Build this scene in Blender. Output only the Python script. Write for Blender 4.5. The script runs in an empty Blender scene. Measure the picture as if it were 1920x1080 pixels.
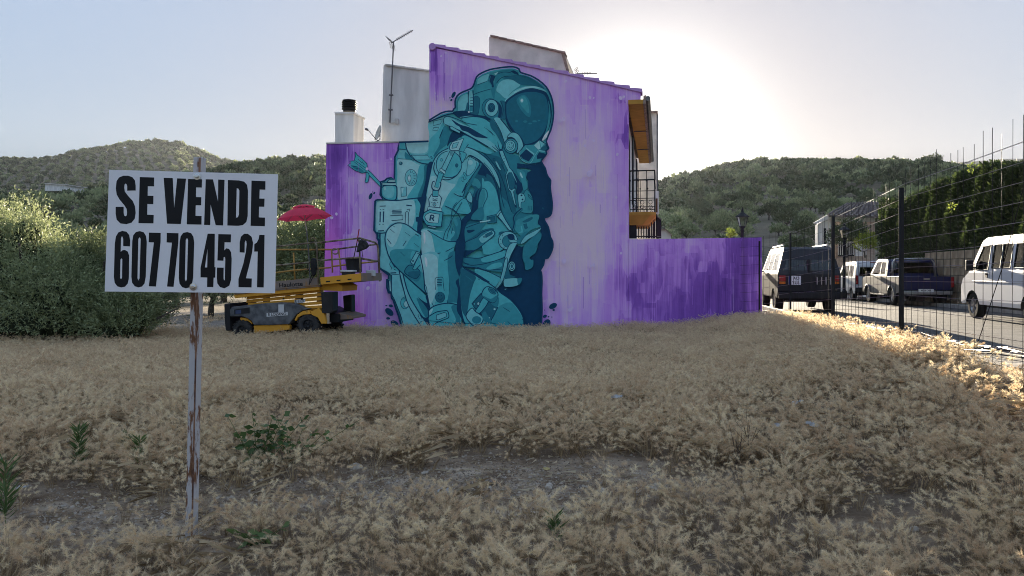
import bpy, bmesh, math, random
import numpy as np
from mathutils import Vector, Matrix, noise as mnoise
from mathutils.geometry import tessellate_polygon
random.seed(7); rng = np.random.default_rng(7)
scene = bpy.context.scene
COL = bpy.data.collections.new('scene_objects'); scene.collection.children.link(COL)
R = math.radians
FP, CX, HY, EYE = 1387.0, 960.0, 510.0, 1.6     # focal length in photo pixels, image centre, horizon row, eye height

# ---------------------------------------------------------------- camera, sky, sun, exposure
cam_d = bpy.data.cameras.new('camera'); cam = bpy.data.objects.new('camera', cam_d); COL.objects.link(cam)
cam.location = (0, 0, EYE); cam.rotation_euler = (R(90), 0, 0)
cam_d.sensor_width = 36; cam_d.lens = FP/1920*36; cam_d.shift_y = -30/1920
cam_d.clip_start = 0.05; cam_d.clip_end = 6000
scene.camera = cam
SUN_AZ, SUN_EL = R(9.5), R(8.05)                # azimuth from +Y towards +X
sun_dir = Vector((math.sin(SUN_AZ)*math.cos(SUN_EL), math.cos(SUN_AZ)*math.cos(SUN_EL), math.sin(SUN_EL)))
world = bpy.data.worlds.new('World'); scene.world = world; world.use_nodes = True
wn, wl = world.node_tree.nodes, world.node_tree.links
wn.clear()
wo = wn.new('ShaderNodeOutputWorld'); bg = wn.new('ShaderNodeBackground'); sky = wn.new('ShaderNodeTexSky')
sky.sky_type = 'NISHITA'; sky.sun_disc = False; sky.sun_elevation = SUN_EL; sky.sun_rotation = SUN_AZ
sky.air_density = 1.0; sky.dust_density = .9; sky.ozone_density = 1.2; sky.altitude = 300
bg.inputs['Strength'].default_value = 0.10
wl.new(sky.outputs[0], bg.inputs['Color']); wl.new(bg.outputs[0], wo.inputs['Surface'])
# phone-camera tone range: the sky's own brightness is compressed evenly in every direction (L -> G * L^P), colour kept
SKY_P, SKY_G = .02, .078
def wmath(op, a, b=None):
    k = wn.new('ShaderNodeMath'); k.operation = op
    for i, v in enumerate((a, b)):
        if v is None: continue
        if isinstance(v, (int, float)): k.inputs[i].default_value = v
        else: wl.new(v, k.inputs[i])
    return k.outputs[0]
hs = wn.new('ShaderNodeHueSaturation'); hs.inputs['Saturation'].default_value = .92; tint = wn.new('ShaderNodeVectorMath'); tint.operation = 'MULTIPLY'; tint.inputs[1].default_value = (1.04, .95, .98); wl.new(sky.outputs[0], hs.inputs['Color'])
sc0 = wn.new('ShaderNodeVectorMath'); sc0.operation = 'SCALE'; wl.new(hs.outputs[0], tint.inputs[0]); wl.new(tint.outputs[0], sc0.inputs[0]); sc0.inputs['Scale'].default_value = .10
bw = wn.new('ShaderNodeRGBToBW'); wl.new(sc0.outputs[0], bw.inputs[0])
sc1 = wn.new('ShaderNodeVectorMath'); sc1.operation = 'SCALE'; wl.new(sc0.outputs[0], sc1.inputs[0])
wl.new(wmath('MULTIPLY', wmath('POWER', wmath('MAXIMUM', bw.outputs[0], .004), SKY_P-1), SKY_G/.10), sc1.inputs['Scale'])
# aureole: dusty air scatters a broad pale halo round the sun
tcw = wn.new('ShaderNodeTexCoord'); dot = wn.new('ShaderNodeVectorMath'); dot.operation = 'DOT_PRODUCT'
nrm = wn.new('ShaderNodeVectorMath'); nrm.operation = 'NORMALIZE'
wl.new(tcw.outputs['Generated'], nrm.inputs[0]); wl.new(nrm.outputs[0], dot.inputs[0]); dot.inputs[1].default_value = sun_dir
mx = wmath('MAXIMUM', dot.outputs['Value'], 0)
HALO = [(190, .62, (1, .98, .90)), (60, .07, (1, .94, .80))]
veil = wn.new('ShaderNodeVectorMath'); veil.operation = 'ADD'; veil.inputs[1].default_value = (.034/.10, .046/.10, .068/.10); wl.new(sc1.outputs[0], veil.inputs[0])
prev = veil.outputs[0]
for power, amp, colr in HALO:
    sc = wn.new('ShaderNodeVectorMath'); sc.operation = 'SCALE'; sc.inputs[0].default_value = colr
    wl.new(wmath('MULTIPLY', wmath('POWER', mx, power), amp/.10), sc.inputs['Scale'])
    ad = wn.new('ShaderNodeVectorMath'); ad.operation = 'ADD'; wl.new(prev, ad.inputs[0]); wl.new(sc.outputs[0], ad.inputs[1]); prev = ad.outputs[0]
wl.new(prev, bg.inputs['Color'])
sun_d = bpy.data.lights.new('sun', 'SUN'); sun = bpy.data.objects.new('sun', sun_d); COL.objects.link(sun)
sun_d.energy = 5.0; sun_d.angle = R(0.5); sun_d.color = (1, .86, .66)
sun.rotation_euler = (-sun_dir).to_track_quat('-Z', 'Y').to_euler(); sun.location = sun_dir*100
scene.view_settings.view_transform = 'Standard'; scene.view_settings.look = 'None'
scene.view_settings.gamma = 1; scene.view_settings.use_curve_mapping = False
scene.view_settings.exposure = 2.15
scene.render.engine = 'CYCLES'
cy = scene.cycles
cy.max_bounces = 6; cy.diffuse_bounces = 3; cy.glossy_bounces = 2; cy.transmission_bounces = 4; cy.transparent_max_bounces = 10
cy.volume_bounces = 0; cy.use_denoising = True; cy.caustics_reflective = False; cy.caustics_refractive = False
cy.sample_clamp_indirect = 6; cy.filter_width = 1.0
try: cy.denoiser = 'OPENIMAGEDENOISE'; cy.denoising_prefilter = 'NONE'
except Exception: pass

# ---------------------------------------------------------------- helpers
def at(px, py, Y): return Vector(((px-CX)/FP*Y, Y, EYE+(HY-py)/FP*Y))
def s2l(c): c = c/255; return c/12.92 if c <= .04045 else ((c+.055)/1.055)**2.4
def rgb(r, g, b, k=1.0): return (s2l(r)*k, s2l(g)*k, s2l(b)*k, 1)
def smooth(a, b, t):
    t = np.clip((np.asarray(t, float)-a)/(b-a), 0, 1); return t*t*(3-2*t)
def mat(name, col, rough=.7, metal=0, amp=.18, scale=6, bump=0, bscale=30, spec=.22, trans=0, detail=4, col2=None, stretch=None):
    m = bpy.data.materials.new(name); m.use_nodes = True; n, l = m.node_tree.nodes, m.node_tree.links
    b = n['Principled BSDF']; b.inputs['Roughness'].default_value = rough; b.inputs['Metallic'].default_value = metal
    b.inputs['Specular IOR Level'].default_value = spec
    tc = n.new('ShaderNodeTexCoord'); vec = tc.outputs['Object']
    if stretch:
        mp = n.new('ShaderNodeMapping'); mp.inputs['Scale'].default_value = stretch; l.new(vec, mp.inputs[0]); vec = mp.outputs[0]
    nz = n.new('ShaderNodeTexNoise'); nz.inputs['Scale'].default_value = scale; nz.inputs['Detail'].default_value = detail; l.new(vec, nz.inputs[0])
    cr = n.new('ShaderNodeValToRGB'); c2 = col2 or tuple(min(1, c*(1+amp)) for c in col[:3])+(1,)
    c1 = tuple(c*(1-amp) for c in col[:3])+(1,) if not col2 else col
    cr.color_ramp.elements[0].color = c1; cr.color_ramp.elements[1].color = c2
    cr.color_ramp.elements[0].position = .36; cr.color_ramp.elements[1].position = .64
    l.new(nz.outputs['Fac'], cr.inputs[0]); l.new(cr.outputs[0], b.inputs['Base Color'])
    if bump:
        n2 = n.new('ShaderNodeTexNoise'); n2.inputs['Scale'].default_value = bscale; n2.inputs['Detail'].default_value = 5; l.new(vec, n2.inputs[0])
        bp = n.new('ShaderNodeBump'); bp.inputs['Strength'].default_value = bump; bp.inputs['Distance'].default_value = .02
        l.new(n2.outputs['Fac'], bp.inputs['Height']); l.new(bp.outputs[0], b.inputs['Normal'])
    if trans:
        o = n['Material Output']; tr = n.new('ShaderNodeBsdfTranslucent'); mxs = n.new('ShaderNodeMixShader'); mxs.inputs[0].default_value = trans
        l.new(cr.outputs[0], tr.inputs[0]); l.new(b.outputs[0], mxs.inputs[1]); l.new(tr.outputs[0], mxs.inputs[2]); l.new(mxs.outputs[0], o.inputs[0])
    return m
def leafmat(name, c1, c2, trans=.35, rough=.6, byobj=.5):
    """colour differs from leaf to leaf / instance to instance"""
    m = bpy.data.materials.new(name); m.use_nodes = True; n, l = m.node_tree.nodes, m.node_tree.links
    b = n['Principled BSDF']; b.inputs['Roughness'].default_value = rough; b.inputs['Specular IOR Level'].default_value = .3
    g = n.new('ShaderNodeNewGeometry'); oi = n.new('ShaderNodeObjectInfo')
    a = n.new('ShaderNodeMath'); a.operation = 'MULTIPLY'; l.new(g.outputs['Random Per Island'], a.inputs[0]); a.inputs[1].default_value = 1-byobj
    h = n.new('ShaderNodeMath'); h.operation = 'MULTIPLY_ADD'; h.inputs[1].default_value = byobj; l.new(oi.outputs['Random'], h.inputs[0]); l.new(a.outputs[0], h.inputs[2])
    cr = n.new('ShaderNodeValToRGB'); cr.color_ramp.elements[0].color = c1; cr.color_ramp.elements[1].color = c2
    cr.color_ramp.elements[0].position = .15; cr.color_ramp.elements[1].position = .85
    l.new(h.outputs[0], cr.inputs[0]); l.new(cr.outputs[0], b.inputs['Base Color'])
    o = n['Material Output']; tr = n.new('ShaderNodeBsdfTranslucent'); mxs = n.new('ShaderNodeMixShader'); mxs.inputs[0].default_value = trans
    l.new(cr.outputs[0], tr.inputs[0]); l.new(b.outputs[0], mxs.inputs[1]); l.new(tr.outputs[0], mxs.inputs[2]); l.new(mxs.outputs[0], o.inputs[0])
    return m
def glassmat(name, tint, gloss=.18):
    m = bpy.data.materials.new(name); m.use_nodes = True; n, l = m.node_tree.nodes, m.node_tree.links; n.clear()
    o = n.new('ShaderNodeOutputMaterial'); t = n.new('ShaderNodeBsdfTransparent'); t.inputs[0].default_value = tint
    g = n.new('ShaderNodeBsdfGlossy'); g.inputs['Roughness'].default_value = .03; fr = n.new('ShaderNodeFresnel'); fr.inputs[0].default_value = 1.5
    ad = n.new('ShaderNodeMath'); ad.operation = 'MULTIPLY_ADD'; ad.inputs[1].default_value = 1; ad.inputs[2].default_value = gloss*.3
    l.new(fr.outputs[0], ad.inputs[0]); mxs = n.new('ShaderNodeMixShader'); l.new(ad.outputs[0], mxs.inputs[0])
    l.new(t.outputs[0], mxs.inputs[1]); l.new(g.outputs[0], mxs.inputs[2]); l.new(mxs.outputs[0], o.inputs[0]); return m

class MB:
    def __init__(s): s.v, s.f, s.m = [], [], []
    def add(s, vs, fs, mi=0):
        b = len(s.v); s.v += [tuple(v) for v in vs]; s.f += [tuple(b+i for i in f) for f in fs]; s.m += [mi]*len(fs); return s
    def box(s, c, size, mi=0, rz=0, M=None):
        x, y, z = (d/2 for d in size)
        vs = [Vector((a, b_, c_)) for a in (-x, x) for b_ in (-y, y) for c_ in (-z, z)]
        rot = M or Matrix.Rotation(rz, 3, 'Z'); c = Vector(c)
        return s.add([rot@v+c for v in vs], [(0, 1, 3, 2), (4, 6, 7, 5), (0, 4, 5, 1), (2, 3, 7, 6), (0, 2, 6, 4), (1, 5, 7, 3)], mi)
    def prism(s, pts, ext, mi=0):
        """planar polygon (3D points) extruded by vector ext"""
        pts = [Vector(p) for p in pts]; n = len(pts); ext = Vector(ext)
        tris = tessellate_polygon([pts])
        vs = pts+[p+ext for p in pts]
        fs = [tuple(t) for t in tris]+[tuple(i+n for i in reversed(t)) for t in tris]+[(i, (i+1) % n, (i+1) % n+n, i+n) for i in range(n)]
        return s.add(vs, fs, mi)
    def tube(s, path, r, n=6, mi=0, r2=None, cap=True):
        path = [Vector(p) for p in path]; k = len(path); vs = []
        for i, p in enumerate(path):
            d = (path[min(i+1, k-1)]-path[max(i-1, 0)]).normalized()
            a = d.orthogonal().normalized() if i == 0 else (prev_a - d*prev_a.dot(d)).normalized()
            prev_a = a; b = d.cross(a); rr = r if r2 is None else r+(r2-r)*i/(k-1)
            vs += [p+(a*math.cos(2*math.pi*j/n)+b*math.sin(2*math.pi*j/n))*rr for j in range(n)]
        fs = [(i*n+j, i*n+(j+1) % n, (i+1)*n+(j+1) % n, (i+1)*n+j) for i in range(k-1) for j in range(n)]
        if cap: fs += [tuple(reversed(range(n))), tuple((k-1)*n+j for j in range(n))]
        return s.add(vs, fs, mi)
    def lathe(s, prof, c, axis=(0, 0, 1), n=20, mi=0):
        """prof: (radius, height) pairs about axis through c"""
        ax = Vector(axis).normalized(); a = ax.orthogonal().normalized(); b = ax.cross(a); c = Vector(c); k = len(prof); vs = []
        for r_, h in prof: vs += [c+ax*h+(a*math.cos(2*math.pi*j/n)+b*math.sin(2*math.pi*j/n))*r_ for j in range(n)]
        return s.add(vs, [(i*n+j, i*n+(j+1) % n, (i+1)*n+(j+1) % n, (i+1)*n+j) for i in range(k-1) for j in range(n)], mi)
    def build(s, name, mats, parent=None, origin=None, smooth_=False, bevel=0, merge=False, segs=2):
        if not isinstance(mats, (list, tuple)): mats = [mats]
        o0 = parent_world(parent) if parent else Vector(origin or (0, 0, 0))
        me = bpy.data.meshes.new(name); me.from_pydata([tuple(Vector(v)-o0) for v in s.v], [], s.f)
        for m_ in mats: me.materials.append(m_)
        me.polygons.foreach_set('material_index', s.m); me.update()
        bm = bmesh.new(); bm.from_mesh(me)
        if merge: bmesh.ops.remove_doubles(bm, verts=bm.verts, dist=.0015)
        bmesh.ops.recalc_face_normals(bm, faces=bm.faces); bm.to_mesh(me); bm.free()
        ob = bpy.data.objects.new(name, me); COL.objects.link(ob)
        if parent: ob.parent = parent
        else: ob.location = o0
        if smooth_: me.polygons.foreach_set('use_smooth', [True]*len(me.polygons))
        if bevel:
            bv = ob.modifiers.new('bevel', 'BEVEL'); bv.width = bevel; bv.segments = segs; bv.limit_method = 'ANGLE'; bv.angle_limit = R(35)
            bv.harden_normals = False
        return ob
def parent_world(p):
    v = Vector((0, 0, 0))
    while p is not None: v = v+p.location; p = p.parent
    return v
def tag(o, label=None, cat=None, group=None, kind=None):
    if label: o['label'] = label
    if cat: o['category'] = cat
    if group: o['group'] = group
    if kind: o['kind'] = kind
    return o
def empty(name, loc, label, cat, group=None, rz=0):
    o = bpy.data.objects.new(name, None); COL.objects.link(o); o.location = loc; o.rotation_euler = (0, 0, rz); o.empty_display_size = .2
    return tag(o, label, cat, group)
def copy_tree(o, parent=None):
    c = o.copy(); COL.objects.link(c)
    if parent: c.parent = parent
    for ch in list(o.children): copy_tree(ch, c)
    return c
def fast_mesh(name, V, F, mats, mi=None):
    """numpy triangles/quads to mesh"""
    me = bpy.data.meshes.new(name); V = np.asarray(V, np.float32); F = np.asarray(F, np.int32); k = F.shape[1]
    me.vertices.add(len(V)); me.vertices.foreach_set('co', V.ravel())
    me.loops.add(F.size); me.loops.foreach_set('vertex_index', F.ravel())
    me.polygons.add(len(F)); me.polygons.foreach_set('loop_start', np.arange(0, F.size, k, dtype=np.int32))
    for m_ in (mats if isinstance(mats, (list, tuple)) else [mats]): me.materials.append(m_)
    if mi is not None: me.polygons.foreach_set('material_index', np.asarray(mi, np.int32))
    me.update(calc_edges=True); return me
def link(me, name, loc=(0, 0, 0), parent=None):
    o = bpy.data.objects.new(name, me); COL.objects.link(o); o.location = loc
    if parent: o.parent = parent
    return o
def text(s, name, M, size, material, parent, ext=.001, sx=1.0):
    cu = bpy.data.curves.new('t', 'FONT'); cu.body = s; cu.size = size; cu.extrude = ext; cu.align_x = 'CENTER'; cu.align_y = 'CENTER'; cu.offset = size*.012
    to = bpy.data.objects.new('t', cu); me = bpy.data.meshes.new_from_object(to); me.name = name
    bpy.data.objects.remove(to); bpy.data.curves.remove(cu)
    me.transform(M@Matrix.Diagonal((sx, 1, 1, 1))); me.materials.clear(); me.materials.append(material)
    o = bpy.data.objects.new(name, me); COL.objects.link(o); o.parent = parent; return o

# ---------------------------------------------------------------- terrain
SL = 0.2                                     # the street runs along (0.2, 1)
def kerbx(Y): return np.interp(Y, [-40, 4, 7, 9.7, 13.2, 16.4, 20, 30, 60, 90], [5.6, 6.3, 6.5, 6.7, 7.0, 7.1, 7.45, 9.4, 15.4, 21.4])
def farx(Y): return 9.95+SL*np.asarray(Y, float)      # outer edge of the road
def roadz(Y): return .45-.012*np.clip(np.asarray(Y, float)-19, 0, 30)
def hills(X, Y):
    r = np.hypot(X, Y); az = np.arctan2(X, np.maximum(Y, 1e-3)); az = np.where(Y <= 0, np.sign(X)*1.5, az)
    px = CX+FP*np.tan(np.clip(az, -1.35, 1.35))
    def hill(R0, R1, xs, ys, p=1.0, back=.25):
        ridge = EYE+(HY-9-np.interp(px, xs, ys))*R1/FP
        ridge = np.maximum(ridge, 0); Yd = r*np.cos(np.clip(az, -1.2, 1.2)); t = (Yd-R0)/(R1-R0)
        f = np.where(t < 1, np.clip(t, 0, 1)**p, 1-back*np.clip(t-1, 0, 2)); return ridge*np.clip(f, 0, 1)
    a = hill(330, 900, [-1500, -400, 0, 70, 130, 200, 250, 290, 340, 380, 420, 470, 560, 700, 900], [330, 300, 289, 290, 281, 274, 266, 264, 268, 286, 300, 306, 330, 400, 500], .9)
    b = hill(48, 330, [-1500, 0, 200, 300, 400, 440, 480, 540, 610, 700, 800, 1000, 1100, 1240], [400, 372, 352, 335, 320, 312, 304, 299, 297, 300, 330, 420, 470, 505], 1.15)
    c = hill(60, 320, [900, 1100, 1180, 1235, 1300, 1350, 1420, 1500, 1700, 1780, 1850, 1920, 2400, 3500], [500, 420, 370, 346, 328, 314, 304, 303, 304, 309, 316, 322, 350, 400], 1.1)
    d = hill(600, 1500, [1300, 1600, 1750, 1800, 1860, 1920, 2500], [500, 380, 304, 295, 290, 287, 300], .9)
    h = np.maximum(np.maximum(a, b), np.maximum(c, d))
    wob = (np.sin(X*.021+1)*np.cos(Y*.017)+.5*np.sin(X*.05+Y*.043))*1.6*smooth(70, 200, r)*(1-smooth(250, 330, r)*.6)
    return h+wob*(h > 2)
def ground(X, Y):
    X = np.asarray(X, float); Y = np.asarray(Y, float)
    base = .026*np.clip(Y-4, -4, 14)
    s = smooth(2.4, 5.3, X-.10*(Y-10)); z = base*(1-s)+.57*s
    # gentle unevenness of the field
    z = z+.025*np.sin(X*1.3+.5)*np.cos(Y*.9)+.012*np.sin(X*3.1+Y*2.3)
    # the street is cut in: level strip
    k = kerbx(Y); f = farx(Y)+.6
    rz = roadz(Y)-.05
    on = smooth(-.7, -.1, X-k)*(1-smooth(0, .5, X-f))
    z = z*(1-on)+rz*on
    z = np.where(X > f+.4, np.maximum(.5, z), z)
    z = z*(1-smooth(30, 60, np.hypot(X, Y)))+.2*smooth(30, 60, np.hypot(X, Y))
    return np.maximum(z, z*0+hills(X, Y)) if True else z
def gz(x, y): return float(ground(np.array([x]), np.array([y]))[0])
# ---------------------------------------------------------------- materials
KS = (.30, .34, .40)                                   # display value -> albedo for paint seen in open shade
def shade_rgb(r, g, b):
    v = [s2l(c)/k for c, k in zip((r, g, b), KS)]; m_ = max(1, max(v)/.88); return tuple(q/m_ for q in v)+(1,)
def paint(name, r, g, b, rough=.75, amp=.06): return mat(name, shade_rgb(r, g, b), rough, amp=amp, scale=9, spec=.25)
M = {}
M['plaster'] = mat('white_plaster', (.80, .77, .73, 1), .9, amp=.14, scale=2.2, stretch=(1.5, 1.5, .35), bump=.25, bscale=40)
M['plaster_grey'] = mat('grey_plaster', (.66, .62, .56, 1), .9, amp=.14, scale=2.5, bump=.25, bscale=40)
M['ochre'] = mat('ochre_paint', (.52, .27, .055, 1), .8, amp=.10, scale=5)
M['iron'] = mat('black_iron', (.018, .018, .02, 1), .5, metal=.3, amp=.2)
M['tile'] = mat('clay_tile', (.30, .22, .18, 1), .85, amp=.3, scale=7, bump=.3)
M['tile_purple'] = paint('tile_painted_purple', 112, 92, 140)
M['galv'] = mat('galvanised_tube', (.16, .15, .15, 1), .45, metal=.7, amp=.2)
M['dish'] = mat('dish_paint', (.55, .53, .48, 1), .6, amp=.1)
M['dark'] = mat('dark_opening', (.02, .02, .024, 1), .7)
M['rubber'] = mat('tyre_rubber', (.045, .043, .042, 1), .85, amp=.35, scale=14, bump=.3)
M['black_plastic'] = mat('black_plastic', (.025, .025, .027, 1), .5, amp=.2)
M['chrome'] = mat('chrome', (.6, .6, .6, 1), .2, metal=1, amp=.05)

# ---------------------------------------------------------------- painted wall pattern
def W(px, py, d=0.0): p = at(px, py, 17.0); p.y -= d; return p
def wall_paint():
    m = bpy.data.materials.new('purple_wall_paint'); m.use_nodes = True; n, l = m.node_tree.nodes, m.node_tree.links
    b = n['Principled BSDF']; b.inputs['Roughness'].default_value = .8; b.inputs['Specular IOR Level'].default_value = .25
    g = n.new('ShaderNodeNewGeometry'); sep = n.new('ShaderNodeSeparateXYZ'); l.new(g.outputs['Position'], sep.inputs[0])
    def math_(op, a, c=None, d=None):
        k = n.new('ShaderNodeMath'); k.operation = op
        for i, v in enumerate((a, c, d)):
            if v is None: continue
            if isinstance(v, (int, float)): k.inputs[i].default_value = v
            else: l.new(v, k.inputs[i])
        return k.outputs[0]
    def blob(px, py, rx, ry, amp):
        """smooth area of paint centred at a place on the wall, radii in metres"""
        c = W(px, py); dx = math_('DIVIDE', math_('SUBTRACT', sep.outputs[0], c.x), rx); dz = math_('DIVIDE', math_('SUBTRACT', sep.outputs[2], c.z), ry)
        r2 = math_('ADD', math_('MULTIPLY', dx, dx), math_('MULTIPLY', dz, dz))
        return math_('MULTIPLY', math_('POWER', 2.718, math_('MULTIPLY', r2, -1)), amp)
    def nz(sx, sz, scale, detail=2, rough=.5, typ='ShaderNodeTexNoise'):
        cmb = n.new('ShaderNodeCombineXYZ'); l.new(math_('MULTIPLY', sep.outputs[0], sx), cmb.inputs[0]); l.new(math_('MULTIPLY', sep.outputs[2], sz), cmb.inputs[2])
        t = n.new(typ); t.inputs['Scale'].default_value = scale; l.new(cmb.outputs[0], t.inputs['Vector'])
        if typ == 'ShaderNodeTexNoise': t.inputs['Detail'].default_value = detail; t.inputs['Roughness'].default_value = rough; return t.outputs['Fac']
        t.distance = 'CHEBYCHEV'; sp = n.new('ShaderNodeSeparateXYZ'); l.new(t.outputs['Color'], sp.inputs[0]); return sp.outputs[0]
    v = .48
    for a in [(1090, 360, 1.0, 2.2, .52), (1060, 520, .9, 1.3, .22), (830, 215, .55, .5, .50), (1000, 130, 1.4, .5, .14), (690, 370, .6, 1.0, .20), (900, 110, .9, .4, .08),
              (700, 560, .6, .6, .16), (1300, 560, 1.6, 1.0, -.26), (1390, 500, .7, 1.2, -.16), (1185, 520, .35, .5, -.22), (620, 360, .28, 1.6, -.24), (640, 290, .45, .35, -.24), (815, 120, .3, .7, -.20),
              (1165, 300, .30, 1.5, -.20), (1120, 180, .5, .35, -.16), (1110, 370, .3, .3, -.18), (1150, 420, .25, .5, -.12), (1090, 480, .5, .9, .12), (1045, 250, .25, 1.0, .22)]:
        v = math_('ADD', v, blob(*a))
    pat = nz(1.0, .42, 2.6, typ='ShaderNodeTexVoronoi'); v = math_('ADD', v, math_('MULTIPLY', math_('SUBTRACT', pat, .5), .20))
    pat2 = nz(1.0, .30, 6.0, typ='ShaderNodeTexVoronoi'); v = math_('ADD', v, math_('MULTIPLY', math_('SUBTRACT', pat2, .5), .13))
    v = math_('ADD', v, math_('MULTIPLY', math_('SUBTRACT', nz(7, .5, 1.4, 3), .5), .42))
    v = math_('ADD', v, math_('MULTIPLY', math_('SUBTRACT', nz(1, .8, 1.2, 3), .5), .45))
    drip = math_('GREATER_THAN', nz(26, .35, 1.2, 1), .64); v = math_('ADD', v, math_('MULTIPLY', drip, .13))
    fine = math_('SUBTRACT', nz(60, 2.0, 1.0, 2), .5); v = math_('ADD', v, math_('MULTIPLY', fine, .20))
    cr = n.new('ShaderNodeValToRGB'); e = cr.color_ramp.elements
    stops = [(0, (62, 38, 104)), (.25, (86, 56, 130)), (.42, (118, 86, 156)), (.58, (142, 116, 178)), (.76, (164, 146, 194)), (1, (188, 176, 204))]
    while len(e) < len(stops): e.new(.5)
    for i, (p, c) in enumerate(stops): e[i].position = p; e[i].color = shade_rgb(*c)
    l.new(v, cr.inputs[0])
    # magenta wash at the lower left, behind the lift
    mg = n.new('ShaderNodeMix'); mg.data_type = 'RGBA'; l.new(math_('MINIMUM', math_('ADD', blob(615, 470, .35, .9, .75), blob(665, 580, .25, .5, .55)), 1.0), mg.inputs[0])
    l.new(cr.outputs[0], mg.inputs[6]); mg.inputs[7].default_value = shade_rgb(150, 78, 160); l.new(mg.outputs[2], b.inputs['Base Color'])
    n2 = n.new('ShaderNodeTexNoise'); n2.inputs['Scale'].default_value = 30; bp = n.new('ShaderNodeBump'); bp.inputs['Strength'].default_value = .6; bp.inputs['Distance'].default_value = .012
    l.new(n2.outputs['Fac'], bp.inputs['Height']); l.new(bp.outputs[0], b.inputs['Normal'])
    return m
M['purple'] = wall_paint()
# mural paints
PAL = {'N': (6, 40, 66), 'D': (18, 70, 88), 'K': (26, 87, 103), 'T': (36, 101, 114), 'M': (49, 120, 132), 'L': (72, 130, 141), 'G': (99, 141, 150), 'W': (170, 188, 202), 'V': (16, 70, 90),
       'P': (166, 156, 196), 'S': (98, 70, 140), 'Q': (146, 126, 184)}
PK = list(PAL); PM = [paint('mural_'+{'N': 'navy', 'D': 'deep_teal', 'K': 'dark_teal', 'T': 'teal', 'M': 'mid_teal', 'L': 'light_teal', 'G': 'grey_teal', 'W': 'pale', 'V': 'visor', 'P': 'lilac', 'S': 'violet', 'Q': 'soft_lilac'}[k], *PAL[k]) for k in PK]
CR = {'p': (0, 0, 1), 'A': (680, 120, 4.8), 'B': (680, 280, 4.8), 'C': (680, 420, 4.8), 'h1': (780, 120, 9), 'h2': (920, 120, 5.4), 'a1': (640, 260, 7.717), 's1': (780, 240, 6.75), 'c1': (900, 260, 5.4),
      'b1': (690, 360, 7.714), 'r1': (780, 380, 7.7125), 'l1': (700, 480, 6.75), 'k1': (840, 460, 6.0), 'k2': (900, 380, 7.7125)}
mural = MB(); lay = [0]
def cv(c, pts): x0, y0, s = CR[c]; return [(x0+a/s, y0+b/s) for a, b in pts]
def spline(pts, closed, k=4):
    n = len(pts); out = []
    rngi = range(n) if closed else range(n-1)
    for i in rngi:
        p0, p1, p2, p3 = (pts[(i-1) % n], pts[i], pts[(i+1) % n], pts[(i+2) % n]) if closed else (pts[max(i-1, 0)], pts[i], pts[i+1], pts[min(i+2, n-1)])
        for j in range(k):
            t = j/k
            out.append(tuple(.5*((2*p1[q])+(-p0[q]+p2[q])*t+(2*p0[q]-5*p1[q]+4*p2[q]-p3[q])*t*t+(-p0[q]+3*p1[q]-3*p2[q]+p3[q])*t**3) for q in (0, 1)))
    if not closed: out.append(pts[-1])
    return out
def depth_(): lay[0] += 1; return .002+lay[0]*.00022
def Fpx(pts, col):
    d = depth_(); P = [W(x, y, d) for x, y in pts]
    t = tessellate_polygon([P]); mural.add(P, [tuple(q) for q in t], PK.index(col))
def Spx(pts, w, col, taper=False):
    d = depth_(); n = len(pts); L_, R_ = [], []
    for i, p in enumerate(pts):
        a = pts[max(i-1, 0)]; b = pts[min(i+1, n-1)]; dx, dy = b[0]-a[0], b[1]-a[1]; q = math.hypot(dx, dy) or 1
        ww = w/2*(1 if not taper else max(.15, math.sin(math.pi*(i+.3)/(n-.4))**.6)); nx, ny = -dy/q*ww, dx/q*ww
        L_.append(W(p[0]+nx, p[1]+ny, d)); R_.append(W(p[0]-nx, p[1]-ny, d))
    mural.add(L_+R_, [(i, i+1, n+i+1, n+i) for i in range(n-1)], PK.index(col))
def F(c, col, pts, st=0, sm=True):
    q = cv(c, pts); q = spline(q, True) if sm else q; Fpx(q, col)
    if st: Spx(q+[q[0]], st, 'N')
def S(c, pts, w=1.2, col='N', sm=True, taper=False):
    q = cv(c, pts); Spx(spline(q, False) if sm else q, w, col, taper)
def E(c, x, y, rx, ry, col, st=0, rot=0, n=24):
    a = R(rot); pts = [(x+rx*math.cos(t)*math.cos(a)-ry*math.sin(t)*math.sin(a), y+rx*math.cos(t)*math.sin(a)+ry*math.sin(t)*math.cos(a)) for t in [2*math.pi*i/n for i in range(n)]]
    F(c, col, pts, st, sm=False)
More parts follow.
